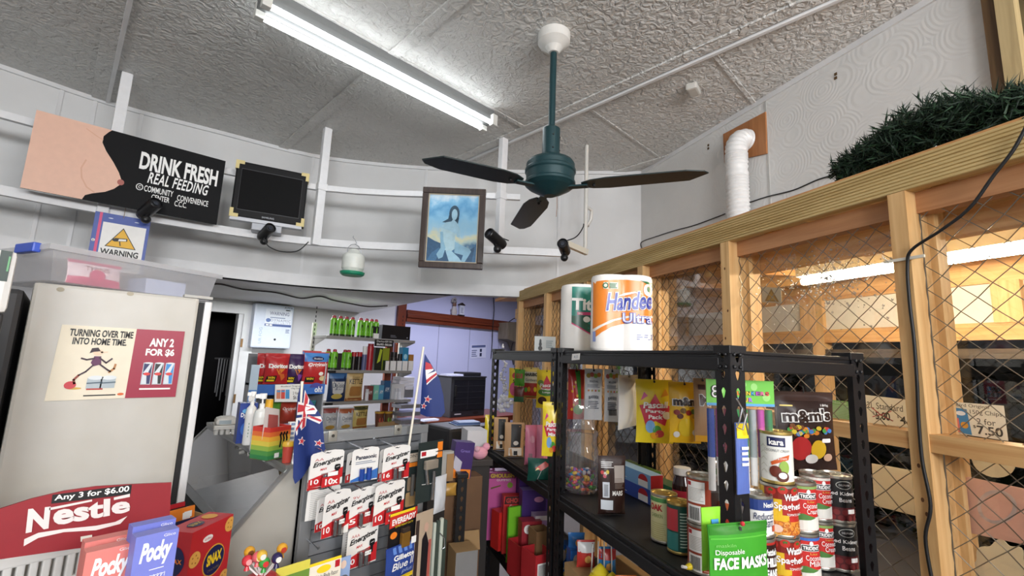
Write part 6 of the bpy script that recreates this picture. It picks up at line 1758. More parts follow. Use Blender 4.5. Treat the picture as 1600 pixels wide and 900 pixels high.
for a, b_, lb in ((586, 599, 'left brown and yellow snack cup on the bottom back shelf'), (600, 612, 'right brown and green snack cup on the bottom back shelf')):
    loc, w, h = fit_y(a, 643, b_, 664, Y0 + .08); h = loc.z + h - zsv[3]; loc.z = zsv[3]; r = w / 2
    t = thing('snack_cup', lb, 'snack cup', loc, 0)
    m = MB().lathe([(0, 0), (r * .75, 0), (r, h * .9), (0, h * .9)], C('#6a3a24' if a < 590 else '#6a4a2a', 0.4), 18); m.map = cyl_map(r * .9); m.decal(ell(0, h * .45, r * .5, h * .2), C('#c9564a' if a < 590 else '#7fb04a', 0.4), 2); m.build('cup', t)
    MB().lathe([(r * .98, h * .88), (r * 1.04, h * .9), (r * 1.04, h), (0, h)], C('#c99a2c', 0.4), 18).build('lid', t)
loc, w, h = fit_y(592, 655, 624, 664, Y0 + .03); loc.z = zsv[3]
one(open_tray(w, .06, .05, CARD), 'cardboard_tray', 'low cardboard tray in front of the snack cups', 'tray', loc)

# ================================================================== BACK WALL THINGS
loc, w, h = fit_y(394, 476, 456, 544, YB - .12, 0)
fb_ = thing('fog_cannon', 'pale blue white security fog unit on the back wall above the chip stand', 'security unit', (loc.x, YB, loc.z), 0)
FB = C('#d3dcec', 0.35)
b_ = MB().cbox((-w / 2, -.14, 0), (w / 2, -.001, h), FB, .02); b_.map = lambda x, z_, l: (x, -.14 - .0008 * l, z_)
b_.decal(rect(-w * .22, h * .50, w * .46, h * .90), C('#e3e9f4', 0.4), 1)
b_.text('WARNING', -w * .12, h * .76, w * .38, h * .84, C('#3a4a78', 0.4), 2); b_.lines(-w * .1, h * .69, w * .3, h * .73, 1, C('#8a97b4', 0.4), 2)
b_.text('DYNAMIC', -w * .08, h * .61, w * .44, h * .67, C('#8a93a8', 0.4), 2, spacing=1.2); b_.text('SECURITY', w * .0, h * .565, w * .44, h * .595, C('#8a93a8', 0.4), 2, spacing=1.3); b_.decal(ell(-w * .14, h * .635, w * .06, h * .045, 16), C('#5a74b0', 0.4), 2); b_.decal(rect(-w * .22, h * .50, w * .46, h * .555), C('#3d5590', 0.4), 2)
b_.decal(rect(-w * .19, h * .51, -w * .12, h * .545), PAPER, 3); b_.decal(rect(-w * .10, h * .51, -w * .03, h * .545), PAPER, 3)
b_.decal(ell(w * .08, h * .2, w * .03, w * .03, 14), INK, 1); b_.lines(w * .33, h * .36, w * .44, h * .46, 5, C('#6a7898', 0.4), 1); b_.text('AWA', w * .24, h * .93, w * .46, h * .975, INK, 1); b_.decal(rect(w * .28, h * .88, w * .4, h * .905), INK, 1)
q0 = -w * .26
b_.map = lambda x, z_, l: (q0 - z_, -.14 - .0008 * l, h * .06 + x); b_.text('UR FOG', 0.02, 0.0, h * .40, w * .07, C('#9ab0c4', 0.4), 1)
b_.build('housing', fb_)
MB().box((-w * .52, -.02, -.012), (w * .48, 0, -.001), C('#b4bccb', 0.4)).build('mounting_plate', fb_)
# cable under the soffit
wire('soffit_cable', [at_z(px, py, ZB - .012) for px, py in ((328, 445), (345, 444), (380, 452), (430, 457), (470, 466), (500, 463), (520, 469), (545, 474), (575, 479), (605, 478))], .008, C('#2d2524', 0.6), 'dark cable drooping along the wall under the bulkhead')
# clothes hangers in the dark doorway
hm = MB(); p = at_y(343, 560, YB + .5)
for i in range(6): hm.tube([(i * .035, i * .02, 0), (i * .035 - .01 * (i % 2), i * .02, -.42 - .05 * (i % 3))], .008, C('#a9a9ac', 0.4, 0.3), 6)
hm.tube([(-.05, 0, .0), (.24, .1, .0)], .012, C('#5c5a5c', 0.5), 6)
one(hm, 'hanger_rail', 'pale rods hanging in the dark doorway', 'rail', p)
# brown trim of the back room
m = MB().box((at_y(614, 560, YB).x, YB - .05, 0), (at_y(627, 560, YB).x, YB, at_y(620, 462, YB).z), M_BROWNZ); m.box((at_y(628.5, 560, YB).x, YB - .05, at_y(720, 511, YB).z), (8.4, YB, at_y(720, 494, YB).z), M_BROWN); m.box((at_y(628.5, 560, YB).x, YB - .07, at_y(720, 505, YB).z), (8.4, YB - .05, at_y(720, 500, YB).z), M_BROWN)
structure(m.build('trim_4', bevel=.006))
m = MB(); a = at_y(630, 480, YB)
# figurine and small lantern clock on the trim
zt_ = at_y(720, 494, YB).z
p = at_y(713, 494, YB - .1)
fg = thing('figurine', 'small figurine with a feathered hat on the brown trim', 'figurine', (p.x, YB - .035, zt_), 0)
sh_ = MB(); sh_.T = Matrix.Diagonal((1, .5, 1, 1))
sh_.lathe([(0, 0), (.05, 0), (.06, .06), (.045, .12), (.03, .15), (0, .15)], C('#b9b2ae', 0.6), 14); sh_.sphere((0, 0, .18), .04, C('#7a5a4a', 0.6), 12); sh_.sphere((-.04, 0, .09), .03, C('#8e8a8a', 0.6), 8); sh_.build('body', fg)
h_ = MB(); h_.T = Matrix.Diagonal((1, .5, 1, 1)); h_.sphere((-.005, 0, .225), .05, C('#8d8884', 0.6), 10, (1, 1, .5)); h_.tube([(-.05, 0, .22), (-.045, 0, .27), (0, 0, .29), (.035, 0, .26)], .018, C('#a7a2a0', 0.6), 8); h_.build('hat', fg)
p = at_y(724, 494, YB - .1)
lt = thing('lantern_clock', 'small dark wooden lantern with a white face beside the figurine', 'clock', (p.x, YB - .035, zt_), 0)
m = MB().cbox((-.06, -.03, 0), (.06, .03, .02), C('#2c211e', 0.4), .004); m.cbox((-.06, -.03, .18), (.06, .03, .20), C('#2c211e', 0.4), .004); m.prism([(-.05, .2), (.05, .2), (0, .23)], -.025, .025, C('#2c211e', 0.4)); m.build('case', lt)
m = MB().box((-.048, -.022, .02), (.048, .022, .18), C('#d2d6e2', 0.4)); m.map = lambda x, z_, l: (x, -.022 - .0006 * l, z_); m.lines(-.03, .05, .03, .15, 5, C('#8d93a8', 0.4), 1); m.build('face', lt)
# notice on the lavender wall
mb, o = sheet([(736, 539), (760, 538), (759, 559), (735, 560)], (0, YB - .004), 0, C('#d3d6ee', 0.5))
mb.decal(rect(.05, .78, .95, .96), C('#5a648f', 0.5), 1); mb.lines(.06, .12, .42, .68, 4, C('#6b7398', 0.5), 1); mb.decal(rect(.58, .45, .72, .68), C('#2c3350', 0.5), 1); mb.decal(rect(.58, .12, .72, .38), C('#2c3350', 0.5), 1)
one(mb, 'wall_notice', 'white paper notice with a dark heading on the lavender wall', 'notice', o)
wire('back_room_cable', [at_y(771, 464, YB - .08), at_y(772, 485, YB - .08), at_y(770, 510, YB - .08), at_y(769, 535, YB - .02), at_y(767, 560, YB - .02)], .008, INK, 'thin black cable hanging down the lavender wall')
wire('back_room_cable', [at_y(795, 503, YB - .08), at_y(806, 497, YB - .2), at_y(812, 505, YB - .2), at_y(806, 525, YB - .2), at_y(799, 545, YB - .2), at_y(802, 570, YB - .2)], .008, INK, 'black cable hanging beside the corner bracket')
cbk = MB(); p = at_y(806, 505, YB - .3)
cbk.add([(-.2, 0, 0), (.25, 0, .05), (.25, 0, -.75), (.05, 0, -.35), (-.2, 0, -.3), (-.2, .25, 0), (.25, .25, .05), (.25, .25, -.75), (.05, .25, -.35), (-.2, .25, -.3)], [(0, 4, 3, 2, 1), (5, 6, 7, 8, 9), (0, 1, 6, 5), (1, 2, 7, 6), (2, 3, 8, 7), (3, 4, 9, 8), (4, 0, 5, 9)], wood('grey_bracket', '#5f5648', '#7c705f'))
one(cbk, 'corner_bracket', 'grey wooden corner bracket at the end of the brown trim', 'bracket', p)

# dark glass cabinet on a brown bench
YO = 5.0
ox0 = at_y(704, 620, YO).x; zo1, zo0 = at_y(706, 588, YO).z, at_y(703, 653, YO).z
ow = .62
ov = thing('dark_cabinet', 'dark metal cabinet with a glass front standing on the brown bench', 'cabinet', (ox0 + ow / 2, YO, zo0), 0)
hh = zo1 - zo0; OVM = C('#5e6068', 0.3, 0.5); OVD = C('#232329', 0.25)
MB().cbox((-ow / 2, 0, 0), (ow / 2, .45, hh - .02), OVM, .006).build('body', ov)
MB().cbox((-ow / 2 - .01, -.02, hh - .02), (ow / 2, .47, hh), C('#2a2a30', 0.4), .004).build('top', ov)
g = MB().box((-ow / 2 + .05, -.012, .09), (ow / 2 - .02, 0, hh - .05), OVD); g.map = lambda x, z_, l: (x, -.012 - .0008 * l, z_)
for k in range(1, 5): g.stroke([(-ow / 2 + .06, .09 + (hh - .14) * k / 5), (ow / 2 - .03, .09 + (hh - .14) * k / 5)], .006, C('#4a4b52', 0.3, 0.5), 1)
g.stroke([(-.02, .1), (-.02, hh - .06)], .006, C('#4a4b52', 0.3, 0.5), 1); d_ = g.build('glass_door', ov)
MB().cbox((-ow / 2 + .05, -.04, hh * .5), (-ow / 2 + .075, -.012, hh * .78), INK, .006).build('handle', d_)
pn = MB().box((-ow / 2 + .02, -.010, .01), (ow / 2 - .02, 0, .085), C('#3a3b42', 0.35, 0.4)); pn.map = lambda x, z_, l: (x, -.010 - .0008 * l, z_); pn.decal(rect(-ow * .38, .035, -ow * .2, .05), C('#c9ccd6', 0.4), 1); pn.decal(ell(ow * .22, .045, .05, .018), INK, 1); pn.build('control_strip', ov)
one(MB().cbox((-.16, 0, 0), (.16, .24, .05), C('#1c1b20', 0.5), .012), 'black_tray', 'black tray on top of the dark cabinet', 'tray', (ox0 + .42, YO + .06, zo1 + .001))
for i, (dx, lb) in enumerate(((-.02, 'left pile of papers on top of the dark cabinet'), (.12, 'right pile of papers on top of the dark cabinet'))):
    m = MB()
    for k in range(4): m.box((-.07 + .01 * k, .01 * k, .006 * k), (.07 + .006 * k, .2, .006 * k + .005), C('#c9cbdc', 0.5))
    one(m, 'paper_pile', lb, 'papers', (ox0 + .05 + dx, YO + .04, zo1 + .001))
bn = thing('brown_bench', 'brown wooden bench top under the dark cabinet', 'bench', (ox0, YO, 0), 0)
MB().cbox((-.45, -.18, zo0 - .07), (ow + .6, .6, zo0), M_BROWN, .006).build('top', bn)
for x in (-.4, ow + .5): MB().box((x - .03, .0, 0), (x + .03, .5, zo0 - .07), M_BROWNZ).build('leg', bn)
m = MB()
for k in range(4): m.box((-.13 + .015 * k, -.0 + .01 * k, .004 * k), (.1 + .01 * k, .14, .004 * k + .003), C('#d0d2de', 0.5))
p = at_y(673, 655, YO - .1); one(m, 'paper_pile', 'loose papers on the brown bench left of the dark cabinet', 'papers', (p.x, YO - .14, zo0 + .001))
# clutter below the bench
p = at(690, 700, 3.0)
dsk = thing('office_desk', 'dark desk below the brown bench', 'desk', (p.x, p.y, 0), 0)
MB().cbox((-.4, -.1, p.z - .05), (.55, .7, p.z - .01), C('#26252a', 0.5), .004).build('top', dsk)
MB().box((-.38, -.05, 0), (.53, .6, p.z - .05), C('#1f1e22', 0.6)).build('cabinet', dsk)
m = MB().cbox((-.09, 0, 0), (.09, .2, .10), C('#a9c0d6', 0.5), .012); m.cbox((-.08, .04, .10), (.02, .16, .15), C('#c9d6e2', 0.5), .01)
loc, w, h = fit(661, 676, 684, 693, 2.85); one(m, 'desk_printer', 'pale blue box on the desk right of the flag', 'box', (loc.x, loc.y, p.z - .009))
m = MB().cbox((-.16, 0, 0), (.16, .25, .20), C('#2b2a2c', 0.55), .02)
loc, w, h = fit(712, 662, 758, 690, 2.7); one(m, 'file_box', 'dark grey box with a blue booklet on it beside the shelving', 'box', (loc.x, loc.y, p.z - .009)); fz = p.z - .009 + .20
m = MB()
for k in range(3): m.box((-.08 + .01 * k, 0, .006 * k), (.08, .12 - .01 * k, .006 * k + .005), C('#8fa6d4' if k != 1 else '#3a5a9c', 0.4))
one(m, 'booklet_pile', 'blue booklets lying on the dark grey box', 'booklet', (loc.x + .02, loc.y + .05, fz + .001), R(-15))
flat = fit(733, 676, 757, 716, 2.2)
m = carton(flat[1], .12, flat[2], C('#d2d2d6', 0.5)); 
lowz = at(735, 712, 2.2).z
bxs = thing('low_side_table', 'low dark side table behind the black shelving post', 'table', (flat[0].x, flat[0].y, 0), TH)
MB().cbox((-.10, -.08, lowz - .03), (.06, .14, lowz - .0), C('#3c3634', 0.5), .004).build('top', bxs)
MB().box((-.09, -.06, 0), (.05, .12, lowz - .03), C('#332e2c', 0.6)).build('cabinet', bxs)
one(m, 'white_box', 'white box standing left of the shelving post', 'box', (flat[0].x, flat[0].y, lowz), TH)
m = MB().sphere((0, 0, .028), .032, C('#e6a3b8', 0.8), 14, (1.3, .9, .9)); m.sphere((.028, -.01, .055), .018, C('#e6a3b8', 0.8), 10); m.sphere((-.03, -.012, .05), .014, C('#e2b0c0', 0.8), 10)
one(m, 'pink_plush', 'pink plush lump in front of the white box', 'soft toy', (flat[0].x - .03, flat[0].y - .06, lowz + .001))
# ================================================================== BLACK BOLTLESS SHELVING
BKM = C('#17171a', 0.4, 0.2, name='shelving_black'); BKB = C('#1d1d20', 0.5, name='shelf_board')
K = 1.14
LV = [EYE + (z - EYE) * K for z in (1.63, 1.186, 0.82, 0.40)]
UA, UB = 0.67 * K, 1.03 * K
_at = at
def at(px, py, d): return _at(px, py, d * K)
def post(parent, u0, v0, su, sv, top=LV[0] + .005, name='post'):
    """L shaped upright with a row of keyholes in each face"""
    mb = MB(); w = 0.039; c = 0.0375
    n = int(top / c)
    for k in range(n):
        z0, z1 = top - (k + 1) * c, top - k * c
        zc = (z0 + z1) / 2
        for face in (0, 1):
            def P(a, z): return (u0 + su * a, v0, z) if face == 0 else (u0, v0 + sv * a, z)
            ov = [(0.5 * w + 0.006 * math.cos(PI / 4 * i + PI / 8) * (1.15 if math.sin(PI / 4 * i + PI / 8) > 0 else .75), zc + 0.0115 * math.sin(PI / 4 * i + PI / 8)) for i in range(8)]
            rc_ = [(w, zc), (w, z1), (w / 2, z1), (0, z1), (0, zc), (0, z0), (w / 2, z0), (w, z0)]
            vs = [P(*p) for p in rc_] + [P(*p) for p in ov]
            fs = [(i, (i + 1) % 8, 8 + (i + 1) % 8, 8 + i) for i in range(8)]
            # match rectangle points to the oval points
            mb.add(vs, fs, BKM)
    o = mb.build(name, parent, solid=.002)
    cp_ = MB().cbox((min(u0, u0 + su * .041) - .003, min(v0, v0 + sv * .041) - .003, top - .012), (max(u0, u0 + su * .041) + .003, max(v0, v0 + sv * .041) + .003, top + .006), BKM, .002)
    cp_.build('post_cap', o)
    return o
def beam_(parent, a, b, zt, side):
    """edge beam with a lip on top"""
    (u0, v0), (u1, v1) = a, b
    m = MB()
    m.beam((u0, v0, zt - .004), (u1, v1, zt - .004), .010, .009, BKM)
    m.beam((u0, v0, zt - .029), (u1, v1, zt - .031), .018, .030, BKM)
    m.beam((u0, v0, zt - .012), (u1, v1, zt - .012), .005, .012, BKM)
    m.build('beam', parent, bevel=.003)
def shelving(v0, v1, label):
    t = thing('shelving_unit', label, 'shelving', (0, 0, 0), TH)
    for u, su in ((UA, 1), (UB, -1)):
        for v, sv in ((v0, 1), (v1, -1)): post(t, u, v, su, sv)
    for z in LV:
        for u in (UA + .006, UB - .006): beam_(t, (u, v0 + .03), (u, v1 - .03), z, 0)
        for v in (v0 + .006, v1 - .006): beam_(t, (UA + .03, v), (UB - .03, v), z, 1)
        MB().box((UA + .014, v0 + .014, z - .012), (UB - .014, v1 - .014, z - .001), BKB).build('shelf', t)
    for u, su in ((UA, 1), (UB, -1)):
        r_ = MB()
        for z in LV[:1]:
            for dz in (.008, .034):
                for a in (.01, .026):
                    r_.sphere((u + su * a, v0 - .002, z - dz), .0045, BKM, 8); r_.sphere((u - su * .002, v0 + a, z - dz), .0045, BKM, 8)
        r_.build('rivets', t)
    return t
shelving(.66 * K, 1.382 * K, 'near black boltless shelving unit with cans and hanging lolly bags')
shelving(1.40 * K, 2.10 * K, 'far black boltless shelving unit with kraft pouches and candy boxes')
ZT, ZM, ZL = LV[0], LV[1], LV[2]
mb, o = sheet([(894, 553), (906, 552), (905, 562), (893, 563)], W(UA - .004, 1.3, 0)[:2], TU, PAPER, .001)
mb.text('4.5', .3, .3, .8, .7, C('#8a94a8', 0.5), 2); one(mb, 'price_ticket', 'small white price ticket on the top beam of the near shelving unit', 'price ticket', o)

# paper towel packs
def roll_pack(w, h, base, seed=1):
    mb = MB(); r = w / 4
    def yf(x):
        a = abs(x)
        if a > w / 4: return -r * math.sqrt(max(0, 1 - ((a - w / 4) / (w / 4)) ** 2))
        return -r * (.80 + .20 * math.sqrt(max(0, 1 - ((w / 4 - a) / (w / 4)) ** 2)))
    n = 28; xs_ = [-w / 2 * math.cos(PI * i / n) for i in range(n + 1)]
    ring = [(x, yf(x)) for x in xs_] + [(x, -yf(x)) for x in reversed(xs_[1:-1])]
    zs_ = [(0, .93), (.02, .99), (.05, 1), (.95, 1), (.985, .97), (1.0, .86)]
    vs = []; k = len(ring)
    for zf_, s_ in zs_:
        for x, y in ring: vs.append((x * s_, y * s_ + 0, zf_ * h))
    fs = []
    for j in range(len(zs_) - 1):
        for i in range(k): fs.append((j * k + i, j * k + (i + 1) % k, (j + 1) * k + (i + 1) % k, (j + 1) * k + i))
    fs += [tuple(range(k - 1, -1, -1)), tuple((len(zs_) - 1) * k + i for i in range(k))]
    mb.add(vs, fs, base, True)
    mb.map = lambda x, z, lay: (x, yf(max(-w * .499, min(w * .499, x))) - .0008 * lay - .0004, z)
    return mb
TP = C('#ece9e4', 0.3)
th_ = R(-48)
loc, w, h = fit(926, 431, 1025, 553, 1.36, th_); loc.z = ZT + .001
mb = roll_pack(w, h, TP)
OR = C('#e8862c', 0.3)
def dec(pts, m, lay): mb.decal([(w * (a - .5), h * b) for a, b in pts], m, lay, sub=3)
dec([(.02, .28), (.12, .33), (.3, .40), (.55, .46), (.98, .47), (.98, .86), (.9, .90), (.5, .93), (.02, .90)], OR, 1)
dec([(.02, .15), (.15, .24), (.3, .31), (.5, .36), (.75, .38), (.98, .38), (.98, .45), (.6, .44), (.35, .39), (.15, .31), (.02, .24)], OR, 2)
dec([(.75, .92), (.98, .90), (.98, .84), (.86, .88)], C('#1f6a3f', 0.3), 3)
mb.decal([(w * (a - .5), h * b) for a, b in ell(.89, .80, .085, .08, 20)], TP, 4); mb.decal([(w * (a - .5), h * b) for a, b in ell(.895, .81, .028, .035, 14)], C('#1f6a3f', 0.3), 5)
mb.decal([(w * (a - .5), h * b) for a, b in rect(.17, .80, .40, .885)], C('#dfe3d2', 0.4), 4); q = ell(.20, .842, .045, .038, 16); mb.decal([(w * (a - .5), h * b) for a, b in q], C('#1f6a3f', 0.3), 5); mb.decal([(w * (a - .5), h * b) for a, b in ell(.20, .842, .028, .023, 14)], C('#dfe3d2', 0.4), 6)
mb.lines(-w * .24, h * .81, -w * .11, h * .88, 4, C('#3f7a4f', 0.4), 6)
HB = C('#22339a', 0.3)
mb.text('Handee', -w * .30, h * .50, w * .47, h * .75, TP, 6, bold=.07, shear=.2, rise=h * .045)
mb.text('Handee', -w * .29, h * .51, w * .46, h * .74, HB, 8, bold=.025, shear=.2, rise=h * .045)
mb.decal([(w * (a - .5), h * b) for a, b in ((.38, .70), (.5, .75), (.66, .77), (.8, .74), (.66, .75), (.5, .72))], TP, 8)
mb.text('Ultra', -w * .03, h * .36, w * .46, h * .50, HB, 6, bold=.06); mb.text('Ultra', -w * .022, h * .37, w * .452, h * .492, C('#c9cbe6', 0.3), 8, bold=.015)
mb.lines(w * .2, h * .16, w * .42, h * .24, 3, C('#9aa0c4', 0.4), 3, fill=.5); mb.text('2', w * .43, h * .17, w * .47, h * .23, HB, 3)
mb.decal([(w * (a - .5), h * b) for a, b in rect(.02, .12, .06, .25)], C('#8fa0d4', 0.4), 4)
one(mb, 'paper_towel_pack', 'orange and white paper towel twin pack standing on the shelving', 'paper towels', loc + Vector((-math.sin(th_), math.cos(th_), 0)) * (w / 4), th_)
loc, w, h = fit(877, 446, 972, 553, 1.58, th_); loc.z = ZT + .001
mb = roll_pack(w, h, TP)
TG = C('#178272', 0.3)
dec([(.17, .42), (.55, .24), (.93, .42), (.93, .95), (.17, .95)], TG, 1); dec([(.17, .40), (.55, .22), (.55, .24), (.17, .42)], C('#d43a78', 0.3), 2); dec([(.17, .42), (.55, .24), (.93, .42), (.93, .52), (.17, .52)], C('#2a5a48', 0.3), 2)
mb.text('Titan', -w * .33, h * .60, w * .26, h * .78, TP, 4, bold=.04); mb.decal([(w * (a - .5), h * b) for a, b in rect(.26, .53, .8, .575)], C('#c9356a', 0.3), 4); mb.text('SUPER TOUGH', -w * .22, h * .54, w * .25, h * .568, TP, 5)
for a in (.42, .56, .70): mb.decal([(w * (x - .5), h * z_) for x, z_ in ell(a, .47, .06, .045, 14)], TP, 4)
one(mb, 'paper_towel_pack', 'white and teal paper towel pack partly behind the orange one', 'paper towels', loc + Vector((-math.sin(th_), math.cos(th_), 0)) * (w / 4), th_)
loc, w, h = fit(835, 528, 868, 553, 2.05, th_); loc.z = ZT + .001
mb = carton(w, .05, h, C('#d6dde0', 0.4)); 
for z_, r_ in ((.25, .10), (.5, .07), (.68, .05)): mb.decal(ell(-w * .22, h * z_, w * r_, h * .15, 12), C('#54585c', 0.5), 2)
mb.lines(w * .05, h * .3, w * .4, h * .8, 4, C('#a4b6c0', 0.5), 2)
one(mb, 'ornament_box', 'pale box with a grey figure picture on the top of the far shelving unit', 'box', loc, th_)
loc, w, h = fit(779, 549, 788, 554, 2.3, th_)
loc.z = ZT + .001
one(MB().cbox((-w / 2, 0, 0), (w / 2, .03, .015), BKM, .003), 'black_clip', 'small black clip on the top beam of the far shelving unit', 'clip', loc, th_)

# ------------------------------------------------------------------ hanging bags
def peg(top, th, label, l=.02):
    p = top
    m = MB().tube([(0, 0, -.004), (0, -.004, .006), (0, .0, .018), (0, l * .6, .022)], .0016, INK, 6)
    return tag(m.build('peg_hook', None, p, th), label, 'hook', 'peg hooks on the shelving')
def hang(box, d, th, name, label, cat, base, deco, depth=.02, seed=1, group='hanging lolly bags', hook=True, u=None, seal=.06):
    loc, w, h = fit(*box, d, R(th))
    b = bag(w, h, depth, base, seed=seed, seal=seal)
    deco(b, w, h)
    b.decal(ell(0, h * .965, .004, .004, 10), INK, 6)
    o = one(b, name, label, cat, loc, R(th), group)
    if hook: peg(loc + Vector((0, 0, h - .006)), R(th), 'hook holding the ' + ' '.join(label.split()[:9]))
    return o
YB_ = C('#ecd22c', 0.3)
def pas(txt2, st=True):
    def f(b, w, h):
        PR = C('#c8324a', 0.3)
        if st:
            b.decal([(x, z_) for x, z_ in star(0, h * .5, w * .46, 5, .55)], PR, 2, sub=2); b.decal([(-w * .4, h * .66), (-w * .2, h * .74), (-w * .3, h * .8)], C('#d94a8a', 0.3), 2); b.decal([(w * .15, h * .72), (w * .3, h * .86), (w * .38, h * .76)], C('#e09a2c', 0.3), 2)
            b.decal(ell(-w * .14, h * .26, w * .13, h * .10), C('#7fb0e0', 0.3), 3); b.decal(ell(w * .05, h * .2, w * .12, h * .08), C('#4a9a3f', 0.3), 3); b.decal(ell(w * .12, h * .15, w * .12, h * .06), C('#c23a3a', 0.3), 4); b.decal(ell(w * .32, h * .44, w * .12, h * .06), C('#efe9d0', 0.3), 3); b.decal(ell(-w * .02, h * .12, w * .1, h * .05), C('#e8a02c', 0.3), 4)
        else:
            b.decal([(-w * .3, h * .48), (0, h * .86), (w * .38, h * .48)], PR, 2, sub=2); b.decal(ell(0, h * .42, w * .42, h * .10), C('#4f8a3a', 0.3), 2, sub=1); b.decal(ell(-w * .2, h * .2, w * .22, h * .10), BROWN, 3, sub=1); b.decal(ell(-w * .3, h * .66, w * .16, h * .07), C('#7fa04a', 0.3), 2)
        b.text('Pascall', -w * .34, h * .54, w * .36, h * .64, PAPER, 5, bold=.03, shear=.1, rise=h * .02)
        b.text(txt2[0], -w * .28, h * .46, w * .28, h * .53, PAPER, 5, bold=.03); b.text(txt2[1], -w * .2, h * .38, w * .2, h * .445, PAPER, 5, bold=.03)
    return f
# far unit
hang((795, 575, 812, 622), 2.62, -55, 'lolly_bag', 'yellow and pink lolly bag leftmost above the far shelving', 'lolly bag', YB_, lambda b, w, h: (b.decal(ell(0, h * .3, w * .4, h * .22), C('#d9648a', 0.3), 2, sub=2), b.decal(ell(w * .1, h * .75, w * .3, h * .1), C('#c23a3a', 0.3), 2), b.text('SN', -w * .1, h * .5, w * .4, h * .62, INK, 3, bold=.03)), seed=31)
hang((804, 577, 820, 603), 2.50, -55, 'lolly_bag', 'small green lolly bag hanging above the far shelving', 'lolly bag', C('#4f9a2c', 0.3), lambda b, w, h: b.text('SOUR', -w * .35, h * .45, w * .35, h * .75, C('#c23a3a', 0.3), 3, bold=.04), .012, 32)
hang((803, 604, 819, 628), 2.46, -55, 'lolly_bag', 'dark red and green lolly bag below the small green one', 'lolly bag', C('#5f241f', 0.3), lambda b, w, h: b.decal(rect(-w * .48, 0, w * .48, h * .35), C('#2f5a3a', 0.3), 2, sub=2), .012, 33)
def hari(b, w, h):
    b.decal(rect(-w * .49, h * .86, w * .49, h), GOLD, 2, sub=3); b.decal(rect(-w * .49, 0, w * .49, h * .5), C('#a82f2a', 0.3), 2, sub=3); b.decal(rect(-w * .49, 0, w * .49, h * .1), GOLD, 3, sub=3)
    b.text('HARIBO', -w * .44, h * .72, w * .46, h * .83, INK, 4, bold=.04); b.text('Goldbears', -w * .34, h * .56, w * .42, h * .64, INK, 4)
    for i, c in enumerate(('#4f9a3a', '#d9a02c', '#c23a3a', '#e0c83a')): b.decal(ell(-w * .3 + i * w * .2, h * .28 + .02 * h * (i % 2), w * .1, h * .08), C(c, 0.3), 4)
hang((817, 574, 842, 623), 2.56, -55, 'lolly_bag', 'gold and white lolly bag with red bears picture above the far shelving', 'lolly bag', C('#e2dccb', 0.3), hari, .02, 34)
hang((838, 578, 870, 638), 2.46, -52, 'lolly_bag', 'yellow pineapple lolly bag next to the double black posts', 'lolly bag', YB_, pas(('Pineapple', 'Lumps'), False), .025, 35)
hang((847, 628, 878, 713), 1.50, -48, 'lolly_bag', 'yellow lolly bag hanging in front of the double black posts', 'lolly bag', YB_, pas(('Party', 'Mix')), .025, 36)
# near unit, back rail
def redgreen(b, w, h):
    b.decal([(-w * .1, h * .98), (w * .2, h * .98), (w * .25, h * .2), (w * .1, h * .3)], C('#3f8a3a', 0.3), 2, sub=2); b.decal(ell(w * .1, h * .2, w * .3, h * .1), C('#4f9a3a', 0.3), 2)
    for i in range(7): b.decal(ell(-w * .3 + .1 * w * (i % 4), h * (.2 + .09 * i), w * .06, h * .03), C('#e0b02c', 0.3), 3)
hang((887, 577, 913, 655), 1.66, -35, 'lolly_bag', 'red and green lolly bag right of the double black posts', 'lolly bag', C('#b8322c', 0.3), redgreen, .03, 41)
def clearp(seed):
    def f(b, w, h):
        pk = [C(c, 0.35) for c in ('#d9864a', '#b89a3a', '#c8645a', '#8fb04a')]
        for i in range(4): b.decal(ell(-w * .3 + i * w * .2, h * (.86 + .02 * (i % 2)), w * .13, h * .045, 14), pk[(i + seed) % 4], 2)
        g = C('#4f5460', 0.4)
        b.text('SEASONAL' if seed == 1 else 'MELLOWS', -w * .25, h * .73, w * .25, h * .77, g, 3, bold=.02); b.lines(-w * .38, h * .63, w * .38, h * .70, 3, C('#8a8f9a', 0.4), 3)
        for i in range(4): b.decal(ell(-w * .3 + i * w * .2, h * .57, w * .06, h * .02, 10), pk[i], 3)
        b.text('BARBER', -w * .3, h * .40, w * .3, h * .46, g, 3, bold=.03, arch=h * .02); b.lines(-w * .32, h * .22, w * .32, h * .38, 5, g, 3)
        if seed == 2:
            for i in range(11): b.decal(rect(-w * .25 + i * w * .05, h * .12, -w * .25 + i * w * .05 + w * .02 * (1 + i % 2), h * .24), INK, 3)
    return f
WP_ = C('#d6d7da', 0.25)
hang((913, 576, 941, 656), 1.58, -42, 'lolly_bag', 'left white printed sweet bag with fruit pictures on the back rail', 'lolly bag', WP_, clearp(1), .015, 42)
hang((944, 577, 968, 659), 1.56, -42, 'lolly_bag', 'right white printed sweet bag with a barcode on the back rail', 'lolly bag', WP_, clearp(2), .015, 43)
hang((966, 586, 996, 668), 1.45, 10, 'lolly_bag', 'plain white bag seen edge on left of the party pack', 'lolly bag', C('#dcdad6', 0.3), lambda b, w, h: (b.decal(rect(w * .18, h * .35, w * .3, h * .6), C('#6a6a6e', 0.4), 2), b.decal(ell(w * .22, h * .75, w * .1, h * .06), C('#a59a86', 0.4), 2)), .05, 44)
hang((993, 593, 1051, 692), 1.42, -46, 'lolly_bag', 'big yellow party pack lolly bag with a red star on the back rail', 'lolly bag', YB_, pas(('Party', 'Pack')), .03, 45)
